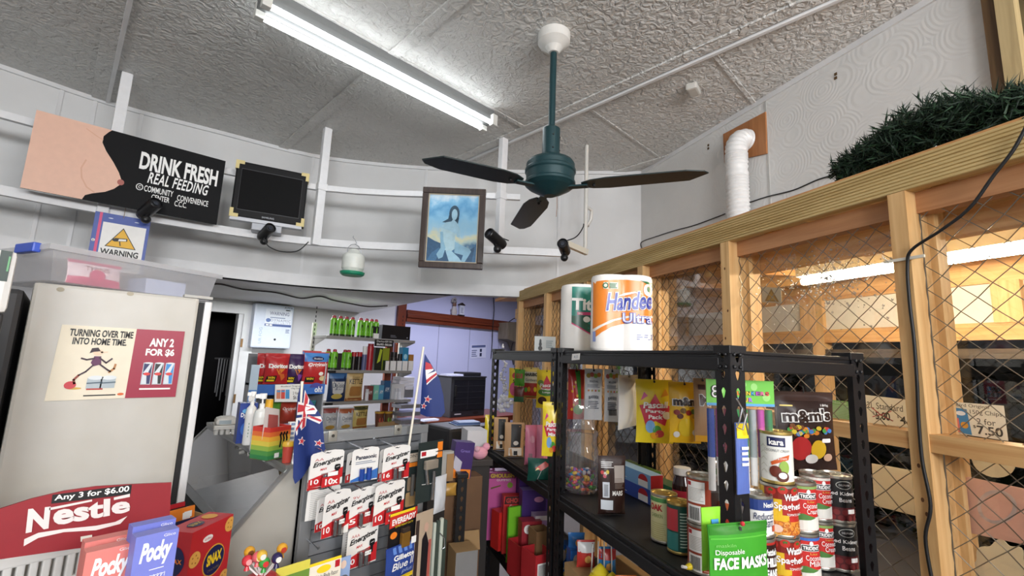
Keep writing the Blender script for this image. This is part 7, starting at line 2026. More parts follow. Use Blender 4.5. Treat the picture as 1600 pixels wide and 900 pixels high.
def mms(b, w, h, sc=1):
    b.text('m&m', -w * .44, h * .60, w * .44, h * .76, PAPER, 4, bold=.12); b.text('m&m', -w * .41, h * .61, w * .41, h * .75, C('#2c1a14', 0.3), 6, bold=.05)
    for i, (x, z_, c) in enumerate(((-.3, .5, '#8a2a24'), (-.1, .53, '#7a5a20'), (.08, .5, '#8a2a24'), (.25, .52, '#4a6a2a'), (-.2, .44, '#5a2a1a'), (.3, .44, '#a8802a'))): b.decal(ell(w * x, h * z_, w * .10, h * .045, 14), C(c, 0.3), 3)
    b.decal(ell(0, h * .26, w * .26, h * .15, 20), C('#d9b82c', 0.3), 3, sub=1); b.decal(ell(-w * .3, h * .14, w * .1, h * .05), C('#d9d6cf', 0.4), 3); b.decal(ell(w * .3, h * .18, w * .1, h * .05), C('#d9d6cf', 0.4), 3)
hang((1045, 597, 1094, 692), 1.36, -46, 'lolly_bag', 'yellow bag of chocolate peanuts with a big white letter print', 'lolly bag', C('#e6b51e', 0.3), mms, .03, 46)
def brn(b, w, h): b.text('M', -w * .3, h * .56, w * .4, h * .75, PAPER, 4, bold=.1); b.text('M', -w * .26, h * .57, w * .36, h * .74, BROWN, 6, bold=.03); b.decal(rect(-w * .3, h * .82, w * .1, h * .9), BROWN, 3); b.decal(rect(-w * .48, 0, w * .48, h * .1), C('#d9a02c', 0.4), 3, sub=1)
hang((1084, 591, 1112, 690), 1.32, -46, 'lolly_bag', 'light brown chocolate bag half hidden behind the flashing pens', 'lolly bag', C('#a8835f', 0.35), brn, .03, 47)
# pen pack: clear pouch with a green header and eight pens
loc, w, h = fit(1105, 594, 1212, 768, .93, R(-36))
pn = thing('pen_pack', 'clear pack of flashing foil pens with a green header card behind the near post', 'pen pack', loc, R(-36))
hd = MB().box((-w / 2, -.001, h * .76), (w / 2, .001, h), C('#6fc04a', 0.4)); hd.map = lambda x, z_, l: (x, -.001 - .0006 * l, z_)
hd.decal(rect(-w / 2, h * .76, w / 2, h * .785), C('#5aa0d4', 0.4), 1)
for x, z_, r_ in ((-.3, .9, .05), (.06, .96, .03), (.2, .94, .05), (.38, .85, .06)): hd.decal(ell(w * x, h * z_, w * r_, w * r_, 14), C('#9ad47a', 0.4), 1)
hd.text('8', -w * .44, h * .83, -w * .32, h * .95, INK, 3, bold=.06); hd.text('8', -w * .43, h * .835, -w * .33, h * .945, PAPER, 4)
for i, (c, lt_) in enumerate(zip(('#d94a4a', '#e08a2c', '#d9a02c', '#e0c83a', '#4a9ad0', '#b04ab0', '#d96a9a', '#d94a4a'), 'BLINKERS')): hd.text(lt_, -w * .13 + i * w * .07, h * .86, -w * .07 + i * w * .07, h * .90, INK, 2, bold=.12); hd.text(lt_, -w * .13 + i * w * .07, h * .862, -w * .07 + i * w * .07, h * .898, C(c, 0.4), 3, bold=.03)
for i, (c, lt_) in enumerate(zip(('#6a9ad4', '#d96a4a', '#e0a83a', '#9a6ad0'), 'HOUR')): hd.text(lt_, -w * .10 + i * w * .07, h * .80, -w * .04 + i * w * .07, h * .84, C(c, 0.4), 3, bold=.06)
hd.build('header_card', pn)
for i, c in enumerate(('#2a4fa8', '#c03a8a', '#8a2a3a', '#2a8a4a', '#1f8a46', '#a9b0b4', '#c050a8', '#3f8a5a')):
    x = -w * .43 + i * w * .122
    p_ = MB().tube([(x, .004, h * .30), (x, .004, h * .73)], w * .048, C(c, 0.25, 0.15), 10)
    p_.tube([(x, .004, h * .01 + .01 * (i % 2)), (x, .004, h * .30)], w * .046, C('#e4e2e0', 0.4), 10); p_.build('foil_pen', pn)
MB().box((-w / 2, -.008, 0), (w / 2, -.0075, h * .77), clear('pen_pouch', gloss=.03, rough=.05, diff=.02)).build('clear_pouch', pn)
# brown pouch of chocolates at the end of the near unit
loc, w, h = fit(1210, 612, 1304, 734, 1.09, R(-36))
b = bag(w, h, .035, C('#30201e', 0.25), seed=52, seal=.08)
b.decal(rect(-w * .49, h * .88, w * .49, h * .995), C('#3d2a26', 0.3), 1, sub=2); b.lines(-w * .44, h * .81, -w * .24, h * .84, 1, GOLD, 2); b.text('180g', w * .24, h * .81, w * .38, h * .845, PAPER, 2)
b.text("m&m's", -w * .44, h * .60, w * .40, h * .77, PAPER, 4, bold=.10, rise=h * .03); b.text("m&m's", -w * .425, h * .61, w * .385, h * .76, C('#2c1a14', 0.3), 6, bold=.03, rise=h * .03)
cl_ = [C(c, 0.25) for c in ('#c23a3a', '#d9c03a', '#4a9a4a', '#3f7ac0', '#d9822c', '#7a4a2a')]
rg = random.Random(8)
for i in range(34):
    a = rg.uniform(-1, 1); b.decal(ell(w * .34 * a, h * (.52 + .055 * rg.uniform(-1, 1) - .06 * (1 - a * a) + .02), w * .045, h * .028, 12), cl_[i % 6], 3 + i % 4)
b.decal(ell(-w * .16, h * .28, w * .17, h * .15, 20), C('#a82a2c', 0.25), 3, sub=1); b.decal(ell(w * .13, h * .27, w * .13, h * .12, 20), C('#d9b02c', 0.25), 3, sub=1)
b.decal(ell(w * .02, h * .15, w * .1, h * .06, 14), C('#d9d6d2', 0.4), 5); b.decal(ell(w * .3, h * .17, w * .08, h * .05, 14), C('#c9a48a', 0.4), 5); b.decal(rrect(w * .18, h * .36, w * .36, h * .41, .004), PAPER, 4)
one(b, 'chocolate_pouch', 'large dark brown pouch of coloured chocolates hanging at the right end', 'chocolate pouch', loc, R(-36))
peg(loc + Vector((0, 0, h - .004)), R(-36), 'hook holding the large dark brown pouch')
# yellow and blue packet on the chrome clip of the near post
loc, w, h = fit(1150, 660, 1169, 772, .79, R(-20))
b = bag(w, h, .012, C('#5a6fb4', 0.3), seed=55); b.decal(rect(-w * .49, h * .78, w * .49, h * .99), YB_, 2, sub=2); b.lines(-w * .3, h * .4, w * .3, h * .7, 4, PAPER, 3)
one(b, 'lighter_packet', 'narrow blue and yellow packet clipped to the near black post', 'packet', loc, R(-20))
p = at(1150, 622, .79)
m = MB().tube([(0, 0, 0), (.012, -.004, -.02), (.002, -.004, -.045), (-.006, -.004, -.055), (.008, -.006, -.06), (.022, -.006, -.03), (.012, -.004, -.018), (.024, -.006, -.07)], .0018, CHROME, 7)
one(m, 'wire_clip', 'chrome wire clip on the near black post', 'clip', p, R(-20))

# ------------------------------------------------------------------ cans on the middle shelf of the near unit
ZC = ZM + .001
def at_shelf(px, d):                        # on the shelf, under this picture column at this depth
    r = ray(px, 700); k = d / F_PX
    # keep the column exact for points at shelf height
    lo, hi = 400.0, 1500.0
    for _ in range(40):
        mid = (lo + hi) / 2
        if _at(px, mid, d).z > ZC: lo = mid
        else: hi = mid
    p = _at(px, lo, d); return Vector((p.x, p.y, ZC))
def yaw_to_cam(p): return math.atan2(-p.x, p.y) 
def put_can(px, d, lvl, hh, r, label_mat, deco, name, label, cat, rim=STEEL, lid=STEEL, group=None, turn=0.0, below=None, col_y=None):
    if below is None: p = at_shelf(px, d); z_ = ZC
    else: p = Vector(below.location); z_ = below.location.z + below['height']
    m = can(r, hh, label_mat, rim, lid)
    if deco: deco(m, r, hh)
    o = one(m, name, label, cat, (p.x, p.y, z_ + .0004), yaw_to_cam(p) + turn, group)
    o['height'] = hh + .0004
    return o
def wraprect(m, r, z0, z1, a0, a1, mat, lay=1, n=14):
    keep, m.csub = m.csub, 0
    for i in range(n):
        s0, s1 = a0 + (a1 - a0) * i / n, a0 + (a1 - a0) * (i + 1) / n
        m.decal(rect(s0 * r, z0, s1 * r, z1), mat, lay)
    m.csub = keep
def spag(m, r, h):
    wraprect(m, r, .007, h - .007, -1.8, .2, C('#dcb22a', 0.35)); wraprect(m, r, h * .44, h * .93, -.15, 1.6, C('#a52a22', 0.35), 2); wraprect(m, r, h * .74, h * .94, -1.1, 1.6, C('#7c2018', 0.35), 3)
    wraprect(m, r, .008, h * .32, -1.4, 1.6, C('#d98a34', 0.4), 2)
    for cx, cz in ((-.7, .88), (-.1, .92), (.6, .9), (-.85, .72)): m.decal(ell(cx * r, cz * h, r * .26, h * .075, 16), C('#b8322a', 0.3), 4); m.decal(star(cx * r, cz * h + .003, .005, 5, .3), C('#3f6a2a', 0.4), 5)
    rg = random.Random(2)
    for i in range(26):
        cx, cz = rg.uniform(-1.2, 1.3) * r, rg.uniform(.05, .3) * h; q = ell(cx, cz, .006, .005, 9, rg.uniform(0, 6), rg.uniform(7, 10)); m.stroke(q, .0016, C('#e8b060' if i % 2 else '#b8602a', 0.4), 4)
    m.text("Wattie's", -r * .05, h * .72, r * 1.1, h * .86, PAPER, 7, bold=.03, rise=h * .02); m.text('Spaghetti', -r * .55, h * .52, r * 1.15, h * .68, PAPER, 7, bold=.02); m.text('TOMATO SAUCE', r * .05, h * .44, r * 1.1, h * .485, PAPER, 7); m.decal(ell(-r * .45, h * .18, r * .28, h * .075, 16), C('#e0c0b0', 0.4), 6)
SPM = C('#b8302a', 0.35)
s1 = put_can(1223, 1.0, 0, .108, .0375, SPM, spag, 'spaghetti_can', 'lower spaghetti can in the stack of three under the coconut cream can', 'can', group='stacked cans', turn=.32)
s2 = put_can(0, 0, 1, .108, .0375, SPM, spag, 'spaghetti_can', 'upper spaghetti can directly under the white coconut cream can', 'can', group='stacked cans', turn=.32, below=s1)
def kara(m, r, h):
    wraprect(m, r, h * .72, h * .90, -.55, .55, NAVY, 2); m.text('kara', -r * .42, h * .75, r * .42, h * .87, PAPER, 4, bold=.03)
    m.text('COCONUT CREAM', -r * .75, h * .62, r * .8, h * .67, C('#6a7078', 0.4), 3); m.decal([(-r * .35, h * .42), (r * .2, h * .52), (r * .8, h * .58), (r * .7, h * .48), (r * .2, h * .43), (-r * .3, h * .36)], C('#c85a28', 0.4), 3); m.text('Rich & Creamy', -r * .2, h * .45, r * .6, h * .50, PAPER, 4, rise=h * .03)
    m.decal(ell(r * .42, h * .33, r * .3, h * .13, 18), C('#8fae4a', 0.4), 3); m.decal(ell(-r * .1, h * .25, r * .34, h * .11, 18), C('#6a2f22', 0.4), 4); m.decal(ell(r * .3, h * .16, r * .36, h * .10, 18), C('#5a2a20', 0.4), 5); m.decal(ell(r * .3, h * .18, r * .24, h * .06, 18), PAPER, 6)
    for i in range(5): m.stroke([(-r * 1.1, h * (.2 + .12 * i)), (-r * .85, h * (.26 + .12 * i)), (-r * .6, h * (.2 + .12 * i))], .0014, C('#c9c4b4', 0.5), 2)
put_can(0, 0, 2, .112, .0335, C('#e6e4dc', 0.35), kara, 'coconut_cream_can', 'white coconut cream can on top of the spaghetti cans', 'can', GOLD, GOLD, 'stacked cans', below=s2)
def trid(word, top):
    def f(m, r, h):
        wraprect(m, r, h * .88, h * .935, -1.6, 1.6, C(top, 0.35), 2); wraprect(m, r, .008, h * .33, -1.6, 1.6, C('#dcdad2', 0.4), 2); m.decal([(-r * 1.2, h * .33), (-r * .2, h * .40), (r * .6, h * .32), (r * .2, h * .28), (-r * .6, h * .26)], C('#4a7a3a', 0.4), 3)
        m.decal(rrect(-r * .45, h * .68, r * .75, h * .81, .004), PAPER, 3); m.decal(rrect(-r * .42, h * .69, r * .72, h * .80, .004), INK, 4); m.text('TRIDENT', -r * .34, h * .71, r * .64, h * .78, PAPER, 5, bold=.03); m.decal(ell(r * .15, h * .83, .004, .005), PAPER, 4)
        m.text(word[0], r * .05, h * .62, r * .5, h * .66, C('#d9b04a', 0.4), 5); m.text(word[1], -r * .2, h * .51, r * .8, h * .61, PAPER, 5); m.text(word[2], r * .0, h * .40, r * .75, h * .50, PAPER, 5)
    return f
TRM = C('#c22f2c', 0.35)
t1 = put_can(1256, 1.03, 0, .108, .0345, TRM, trid(('Lite', 'Coconut', 'Milk'), '#3a6ab4'), 'coconut_milk_can', 'lower front red coconut can with a blue top band', 'can', group='stacked cans', turn=.38)
put_can(0, 0, 1, .108, .0345, TRM, trid(('Lite', 'Coconut', 'Cream'), '#7fa05a'), 'coconut_cream_can', 'upper front red coconut cream can right of the spaghetti', 'can', group='stacked cans', turn=.38, below=t1)
t2 = put_can(1281, 1.115, 0, .108, .0345, TRM, trid(('Light', 'Coconut', 'Cream'), '#7fa05a'), 'coconut_cream_can', 'lower rear red coconut cream can beside the kidney beans', 'can', group='stacked cans', turn=.38)
put_can(0, 0, 1, .108, .0345, TRM, trid(('Lite', 'Coconut', 'Cream'), '#d8d5cc'), 'coconut_cream_can', 'upper rear red coconut cream can beside the kidney beans', 'can', group='stacked cans', turn=.38, below=t2)
def kid(m, r, h):
    wraprect(m, r, .008, h * .34, -1.6, 1.6, C('#5c2024', 0.35), 2)
    for i in range(10): m.decal(ell(r * (-1.1 + .24 * i), h * (.12 + .12 * (i % 2)), r * .2, h * .06, 12), C('#7c2e30', 0.3), 3)
    m.decal(ell(r * .15, h * .82, r * .5, h * .09, 20), C('#b9bbb4', 0.4), 3); m.decal(ell(r * .15, h * .82, r * .45, h * .075, 20), INK, 4); m.text('DELMAINE', -r * .18, h * .80, r * .48, h * .84, PAPER, 5)
    m.text('Red Kidney', -r * .8, h * .58, r * .85, h * .68, PAPER, 5, bold=.01); m.text('Beans', -r * .2, h * .46, r * .55, h * .55, PAPER, 5, bold=.01); m.decal(rect(r * .25, h * .22, r * .75, h * .31), PAPER, 5)
KDM = C('#1c1d1f', 0.35)
k1 = put_can(1313, 1.11, 0, .108, .0365, KDM, kid, 'kidney_bean_can', 'lower black kidney bean can beside the far right post', 'can', group='stacked cans', turn=.38)
put_can(0, 0, 1, .108, .0365, KDM, kid, 'kidney_bean_can', 'upper black kidney bean can beside the far right post', 'can', group='stacked cans', turn=.38, below=k1)
def chil(m, r, h): wraprect(m, r, .008, h * .9, -.2, 1.6, C('#2c1614', 0.35), 2); m.text("Wattie's", -r * .1, h * .72, r * .9, h * .84, PAPER, 4, bold=.03); m.text('CHILLI', -r * .1, h * .52, r * .9, h * .68, PAPER, 4, bold=.05); m.text('BEANS', -r * .1, h * .32, r * .9, h * .48, PAPER, 4, bold=.05)
c1 = put_can(1187, .98, 0, .112, .0345, C('#b02c24', 0.35), chil, 'chilli_bean_can', 'red and black chilli bean can under the reduced cream can', 'can', group='stacked cans', turn=.32)
def redc(m, r, h): wraprect(m, r, h * .66, h * .92, -1.6, 1.6, C('#2c3f7c', 0.35), 2); m.text('Nestle', r * .1, h * .74, r * .9, h * .86, PAPER, 4, bold=.02); m.text('Reduced', -r * .5, h * .44, r * .85, h * .60, C('#27305a', 0.4), 4, shear=.2, rise=h * .03); m.text('cream', -r * .2, h * .26, r * .75, h * .40, C('#27305a', 0.4), 4, shear=.2, rise=h * .03); m.decal(rect(r * .7, h * .16, r * 1.1, h * .3), C('#c8502c', 0.4), 3)
put_can(0, 0, 1, .085, .033, C('#e2e1de', 0.35), redc, 'cream_can', 'blue and white reduced cream can on the chilli bean can', 'can', group='stacked cans', turn=.32, below=c1)
def peach(m, r, h): wraprect(m, r, h * .25, h * .6, -1.5, 1.5, C('#c8643a', 0.4), 2); wraprect(m, r, .008, h * .25, -1.5, 1.5, C('#c23a2c', 0.4), 2); m.text('OAK', r * .2, h * .5, r * .9, h * .66, RED, 4, bold=.04); m.text('Peaches 5', r * .2, h * .36, r * .9, h * .42, C('#4a7a3a', 0.4), 4)
p1 = put_can(1147, 1.05, 0, .108, .0365, C('#e2e0d6', 0.35), peach, 'fruit_can', 'lower white fruit can directly behind the near black post', 'can', group='stacked cans')
put_can(0, 0, 1, .085, .0365, C('#e2e0d6', 0.35), peach, 'fruit_can', 'upper white fruit can on the one behind the near black post', 'can', group='stacked cans', below=p1)
def grn(m, r, h): wraprect(m, r, h * .78, h * .93, -1.6, 1.6, C('#4a7a2c', 0.35), 2); wraprect(m, r, .008, h * .45, -1.6, 1.6, C('#b04a2c', 0.4), 2)
g1_ = put_can(1132, 1.17, 0, .108, .034, C('#d9d6c8', 0.35), grn, 'vegetable_can', 'lower green banded can left of the near black post', 'can', group='stacked cans')
put_can(0, 0, 1, .108, .034, C('#d9d6c8', 0.35), grn, 'vegetable_can', 'upper green banded can left of the near black post', 'can', group='stacked cans', below=g1_)
def rbk(m, r, h):
    wraprect(m, r, .008, h - .008, .55, 1.8, C('#30201a', 0.35), 2); wraprect(m, r, h * .45, h * .90, -1.0, .15, PAPER, 3); wraprect(m, r, h * .06, h * .40, -1.0, -.1, PAPER, 3); m.decal(rect(-r * .95, h * .8, -r * .7, h * .88), RED, 4); m.lines(-r * .9, h * .5, r * .1, h * .78, 9, C('#a9a39c', 0.5), 4, fill=.3)
    for i in range(12): m.decal(rect(-r * .85 + i * r * .055, h * .1, -r * .85 + i * r * .055 + r * .02 * (1 + i % 2), h * .36), INK, 4)
    m.lines(r * .0, h * .1, r * .4, h * .4, 5, C('#d8a48c', 0.5), 4, fill=.3)
RBM = C('#a04028', 0.35)
r1 = put_can(1100, 1.06, 0, .106, .036, RBM, rbk, 'tall_red_can', 'lower rust red can of the stacked pair behind the face masks', 'can', group='stacked cans')
put_can(0, 0, 1, .106, .036, RBM, rbk, 'tall_red_can', 'upper rust red can of the stacked pair with white label panels', 'can', group='stacked cans', below=r1)
def teal(m, r, h): wraprect(m, r, h * .45, h * .88, -1.2, -.1, C('#c8404a', 0.35), 3); wraprect(m, r, h * .08, h * .42, -1.2, -.1, C('#3a8a86', 0.35), 3); m.lines(r * .05, h * .15, r * 1.0, h * .85, 12, C('#b9d6c8', 0.4), 4, fill=.45, seed=3)
put_can(1062, 1.165, 0, .122, .031, C('#1d5448', 0.35), teal, 'teal_can', 'dark teal can with a gold lid on the middle shelf', 'can', GOLD, GOLD)
def yel(m, r, h): wraprect(m, r, h * .84, h * .93, -1.6, .5, C('#4a8a4a', 0.4), 2); wraprect(m, r, .008, h * .8, .45, 1.7, C('#b8ac34', 0.35), 2); m.text('OAK', -r * 1.1, h * .66, -r * .1, h * .80, RED, 4, bold=.04); m.text('GHERKIN', -r * 1.0, h * .52, -r * .1, h * .60, C('#6a8a4a', 0.4), 4); m.lines(-r * 1.1, h * .06, r * .2, h * .44, 9, C('#c2ba7c', 0.4), 3, fill=.3)
put_can(1038, 1.235, 0, .122, .0355, C('#dcd8a4', 0.35), yel, 'yellow_can', 'pale yellow can with red letters on the middle shelf', 'can', STEEL, GOLD)
# jar with a white lid
p = at_shelf(1067, 1.42); jr = thing('sauce_jar', 'dark sauce jar with a red label and white lid behind the cans', 'jar', p, 0)
m = MB().lathe([(0, 0), (.028, 0), (.03, .005), (.03, .10), (.022, .125), (.022, .135), (0, .135)], C('#2c1212', 0.15), 22); m.lathe([(.0306, .012), (.0306, .085)], C('#b3243a', 0.35), 22); m.build('glass', jr)
MB().lathe([(.024, .128), (.026, .13), (.026, .15), (0, .152)], C('#e6e2de', 0.4), 22).build('lid', jr)
# cling wrap boxes
q0 = at_z(1017, 790, ZC)
def wrapbox(loc, c1, c2, lab, l=.30, hh=.047, dd_=.05, cap='#b8252c'):
    m = MB()
    vs = [(-dd_, 0, 0), (0, 0, 0), (0, l, 0), (-dd_, l, 0), (-dd_, 0, hh), (0, 0, hh), (0, l, hh), (-dd_, l, hh)]
    m.add(vs, [(3, 0, 4, 7)], C(c1, 0.4)); m.add(vs, [(0, 1, 5, 4)], C(cap, 0.4)); m.add(vs, [(1, 2, 6, 5), (2, 3, 7, 6), (0, 3, 2, 1)], C(c1, 0.4)); m.add(vs, [(4, 5, 6, 7)], C(c2, 0.4))
    m.map = lambda x, z_, lay: (-dd_ - .0006 * lay, -x, z_)
    m.text('WRAP', -l * .75, hh * .5, -l * .5, hh * .78, PAPER, 2, bold=.02); m.decal(ell(-l * .14, hh * .5, l * .09, hh * .42, 16, 0, PI), C('#b8252c', 0.4), 2); m.decal(rect(-l * .23, hh * .05, -l * .05, hh * .5), PAPER, 2); m.lines(-l * .72, hh * .2, -l * .45, hh * .4, 2, C('#d6e2f0', 0.4), 2); m.decal(ell(-l * .88, hh * .7, l * .06, hh * .15), C('#2f4f9a', 0.4), 2)
    return one(m, 'wrap_box', lab, 'box', loc, TH, 'long wrap boxes')
qo = Vector((q0.x, q0.y, ZC)) + Vector((D2[0], D2[1], 0)) * .05
wrapbox(qo, '#3a56b0', '#4a66bc', 'lower dark blue wrap box on the middle shelf', cap='#26408f')
wrapbox(qo + Vector((0, 0, .0475)), '#7fb0e0', '#a3c8ea', 'upper light blue wrap box with a red end on the middle shelf')
q2 = W(uv(qo)[0] + .005, uv(qo)[1] + .02, ZC)
one(carton(.05, .2, .075, C('#5f8f3a', 0.4), C('#7fa04a', 0.4)), 'green_box', 'green box behind the blue wrap boxes', 'box', W(uv(qo)[0] + .06, uv(qo)[1] + .12, ZC), TH)
one(carton(.06, .15, .055, C('#8a3028', 0.4), C('#3f7a4a', 0.4), C('#5f9a6a', 0.4)), 'tea_box', 'flat red and green box right of the blue wrap boxes', 'box', W(uv(qo)[0] + .06, uv(qo)[1] - .04, ZC), TH)
# mars pouch
p = at_z(956, 803, ZC); loc, w, h = fit_at(934, 712, 977, 803, p, R(-38)); loc.z = ZC
b = bag(w, h, .035, C('#35211d', 0.3), seed=61, gusset=True, seal=.05); b.lines(-w * .42, h * .80, w * .05, h * .92, 4, PAPER, 2, fill=.4)
for x, z_, c in ((-.38, .72, '#c23a3a'), (-.28, .70, '#d9d6c8'), (-.2, .73, '#d9c03a'), (-.3, .66, '#c85a6a')): b.decal(ell(w * x, h * z_, w * .06, h * .035, 10), C(c, 0.4), 2)
b.decal(rect(w * .05, h * .55, w * .44, h * .84), C('#b9b0aa', 0.4), 2); b.lines(w * .06, h * .46, w * .42, h * .64, 8, C('#8a7a72', 0.4), 3, fill=.4); b.decal(rect(-w * .38, h * .30, -w * .14, h * .56), C('#d6dae2', 0.4), 2)
for i in range(9): b.decal(rect(-w * .34, h * (.33 + .022 * i), -w * .19, h * (.33 + .022 * i + .01)), INK, 3)
b.decal(rect(-w * .44, h * .10, -w * .02, h * .26), C('#dfe6ee', 0.4), 2); b.text('MARS', -w * .04, h * .34, w * .36, h * .42, PAPER, 3, bold=.03)
one(b, 'chocolate_pouch', 'dark brown stand up pouch on the middle shelf', 'chocolate pouch', loc, R(-38))
# lolly jar
p = at_z(912, 775, ZC)
jt_ = thing('lolly_jar', 'big clear plastic jar half full of wrapped lollies', 'jar', p + Vector((.045, .045, 0)), 0)
JC = clear('jar_plastic', gloss=0.08, rough=0.05, diff=0.07)
MB().lathe([(a * 1.1, b * 1.12) for a, b in ((0, .001), (.048, .001), (.054, .008), (.056, .13), (.05, .15), (.05, .175), (.054, .176), (.054, .19), (0, .192))], JC, 32).build('jar', jt_)
rg = random.Random(14); cl2 = ['#c23a5a', '#4a9a4a', '#8a4aa8', '#3f7ac0', '#d9b03a', '#c9c6d0', '#c85a3a', '#5a2a6a']
lo_ = MB()
for i in range(110):
    a, rr = rg.uniform(0, 2 * PI), .049 * math.sqrt(rg.random()); zz = .012 + .062 * rg.random()
    lo_.T = Matrix.Translation((rr * math.cos(a), rr * math.sin(a), zz)) @ Matrix.Rotation(rg.uniform(0, 3), 4, 'X') @ Matrix.Rotation(rg.uniform(0, 3), 4, 'Z')
    lo_.sphere((0, 0, 0), .008, C(cl2[i % 8], 0.3), 8, (1.3, .8, .8))
tag(lo_.build('wrapped_lollies', None, jt_.location), 'heap of small wrapped lollies inside the clear jar', 'lollies', kind='stuff')
bb_ = bag(.085, .11, .02, CLEARP, seed=71); one(bb_, 'clear_bag', 'crumpled clear bag hanging over the lolly jar', 'plastic bag', p + Vector((.035, .03, .22)), R(-42))
# mask packs and little bottle at the near post
loc, w, h = fit(1106, 816, 1200, 930, .745, R(-28))
b = bag(w, h, .02, C('#3f9a2c', 0.3), seed=81, seal=.04); b.decal(rect(-w * .49, h * .86, w * .49, h * .995), C('#2f7a22', 0.35), 1, sub=2); b.decal(rect(-w * .49, h * .80, w * .49, h * .82), C('#59b23f', 0.3), 2, sub=2)
b.text('maskiln', -w * .42, h * .70, -w * .12, h * .745, C('#7fc86a', 0.4), 3); b.text('Disposable', -w * .44, h * .58, w * .02, h * .665, PAPER, 3); b.text('FACE MASKS', -w * .46, h * .40, w * .44, h * .56, PAPER, 3, bold=.04)
b.decal(ell(0, h * .93, .003, .0035, 10), INK, 4)
one(b, 'face_mask_pack', 'green pack of disposable face masks hanging on the near black post', 'face mask pack', loc, R(-28))
loc2, w2, h2 = fit(1096, 792, 1126, 890, .775, R(-28))
b = bag(w2, h2, .012, C('#8fd23a', 0.3), seed=82); b.decal(ell(0, h2 * .4, w2 * .2, h2 * .2), YB_, 2); b.tube([(w2 * .2, -.01, h2 * .25), (w2 * .25, -.012, h2 * .45), (w2 * .2, -.01, h2 * .7)], .003, C('#c9cacc', 0.3), 7); b.decal(rect(-w2 * .1, h2 * .72, w2 * .3, h2 * .82), C('#4a9ad0', 0.4), 2)
one(b, 'jump_rope_pack', 'lime green hanging pack behind the face masks', 'packet', loc2, R(-28))
p = at(1159, 820, .745)
tw = MB().tube([(0, 0, 0), (.002, .0, .012), (-.002, 0, .03), (.004, .002, .045)], .0015, INK, 6); tw.sphere((.001, -.001, .002), .0045, C('#c22f38', 0.4), 8); one(tw, 'twist_tie', 'black tie with a red bead holding the face masks', 'tie', p)
p = at_z(1078, 885, ZC + .012)
bt_ = thing('glitter_bottle', 'tiny clear bottle with a yellow tip lying on the shelf edge', 'bottle', (p.x, p.y, ZC + .012), R(-15))
MB().tube([(.0, 0, 0), (.045, 0, 0), (.05, 0, 0)], [.011, .011, .004], clear('tiny_bottle', gloss=.12, rough=.05, diff=.12), 14).build('vial', bt_)
MB().tube([(-.012, 0, 0), (.0, 0, 0)], [.005, .008], YB_, 10).build('neck', bt_); MB().tube([(-.024, .002, .003), (-.012, 0, 0)], .0035, PAPER, 8).build('tip', bt_)

# ------------------------------------------------------------------ lower shelf of the near unit: toys
def on_low(box, d, th, zb=ZL + .001):
    xm, ym = (box[0] + box[2]) / 2, (box[1] + box[3]) / 2
    u = uv(at(xm, ym, d))[0]; d *= min(max(u, UA + .025), UB - .11) / u
    loc, w, h = fit(*box, d, R(th)); h = loc.z + h - zb; loc.z = zb
    return loc, w, h
BLU = C('#2f6fc4', 0.3)
def silly(box, d, label, seed):
    loc, w, h = on_low(box, d, -35)
    m = carton(w, .05, h, BLU); m.text('SILLY', -w * .40, h - .085, w * .40, h - .06, PAPER, 3, bold=.06); m.text('STRING', -w * .4, h - .115, w * .4, h - .092, YEL, 3, bold=.05); m.decal(ell(-w * .1, h - .035, w * .24, .022, 16), C('#cfc0ae', 0.4), 2); m.decal(ell(w * .22, h - .02, w * .14, .012, 14), YEL, 2)
    return one(m, 'toy_box', label, 'toy', loc, R(-35), 'toy packs on the lower shelf')
silly((868, 852, 893, 930), 1.52, 'left blue toy box on the lower shelf beside the black post', 1)
silly((891, 860, 916, 930), 1.42, 'right blue toy box on the lower shelf beside the black post', 2)
cbx = thing('toy_bin', 'open carton holding the yellow toys on the lower shelf', 'carton', W(.89, 1.02, ZL + .001), TH)
tb_ = open_tray(.24, .5, .14, CARD); tb_.build('carton', cbx)
# a riser inside the bin brings the toys up to the rim
rs_ = MB().box((-.115, .01, .004), (.115, .49, .205), CARD); rs_.build('riser', cbx)
zr_ = ZL + .207
def in_bin(px, d):
    p = at(px, 880, d); return Vector((p.x, p.y, zr_))
for px, d, s_, lb in ((938, 1.22, 1.0, 'left yellow swirl toy on the lower shelf'), (957, 1.19, .9, 'right yellow swirl toy on the lower shelf')):
    t = MB(); prof_ = [(0, 0), (.045, .0), (.052, .012), (.046, .026), (.040, .028), (.043, .036), (.036, .048), (.030, .05), (.031, .058), (.022, .068), (.012, .078), (0, .088)]
    t.lathe([(a * s_ * .85, b_ * s_ * .85) for a, b_ in prof_], C('#d9c42c', 0.25), 24)
    one(t, 'swirl_toy', lb, 'toy', in_bin(px, d), 0, 'yellow swirl toys')
for px, d, c1, c2, lb, sd in ((978, 1.14, '#d9762c', '#2f5a9a', 'orange toy bag with blue top right of the yellow swirls', 91), (995, 1.10, '#d9862c', '#b03a2c', 'orange toy bag nearest under the shelf edge', 92), (915, 1.34, '#c03a34', '#e0e0e0', 'red and white toy bag behind the yellow swirls', 93), (948, 1.30, '#3a8ac8', '#c23a3a', 'blue wrapped toy behind the yellow swirls', 94), (900, 1.45, '#3f7fc8', '#d9d9de', 'blue foil toy above the blue boxes', 95)):
    p = at(px, 880, d); b = bag(.062, .085 if sd != 95 else .06, .03, C(c1, 0.3), seed=sd); b.decal(rect(-.03, .05, .03, .08), C(c2, 0.3), 2, sub=2) if sd != 95 else None
    b.decal(ell(.004, .03, .012, .012), C('#e8b060', 0.3), 3)
    zz = zr_ if sd in (91, 93, 94) else zr_
    one(b, 'toy_bag', lb, 'toy', (p.x, p.y, zz), R(-40), 'toy packs on the lower shelf')
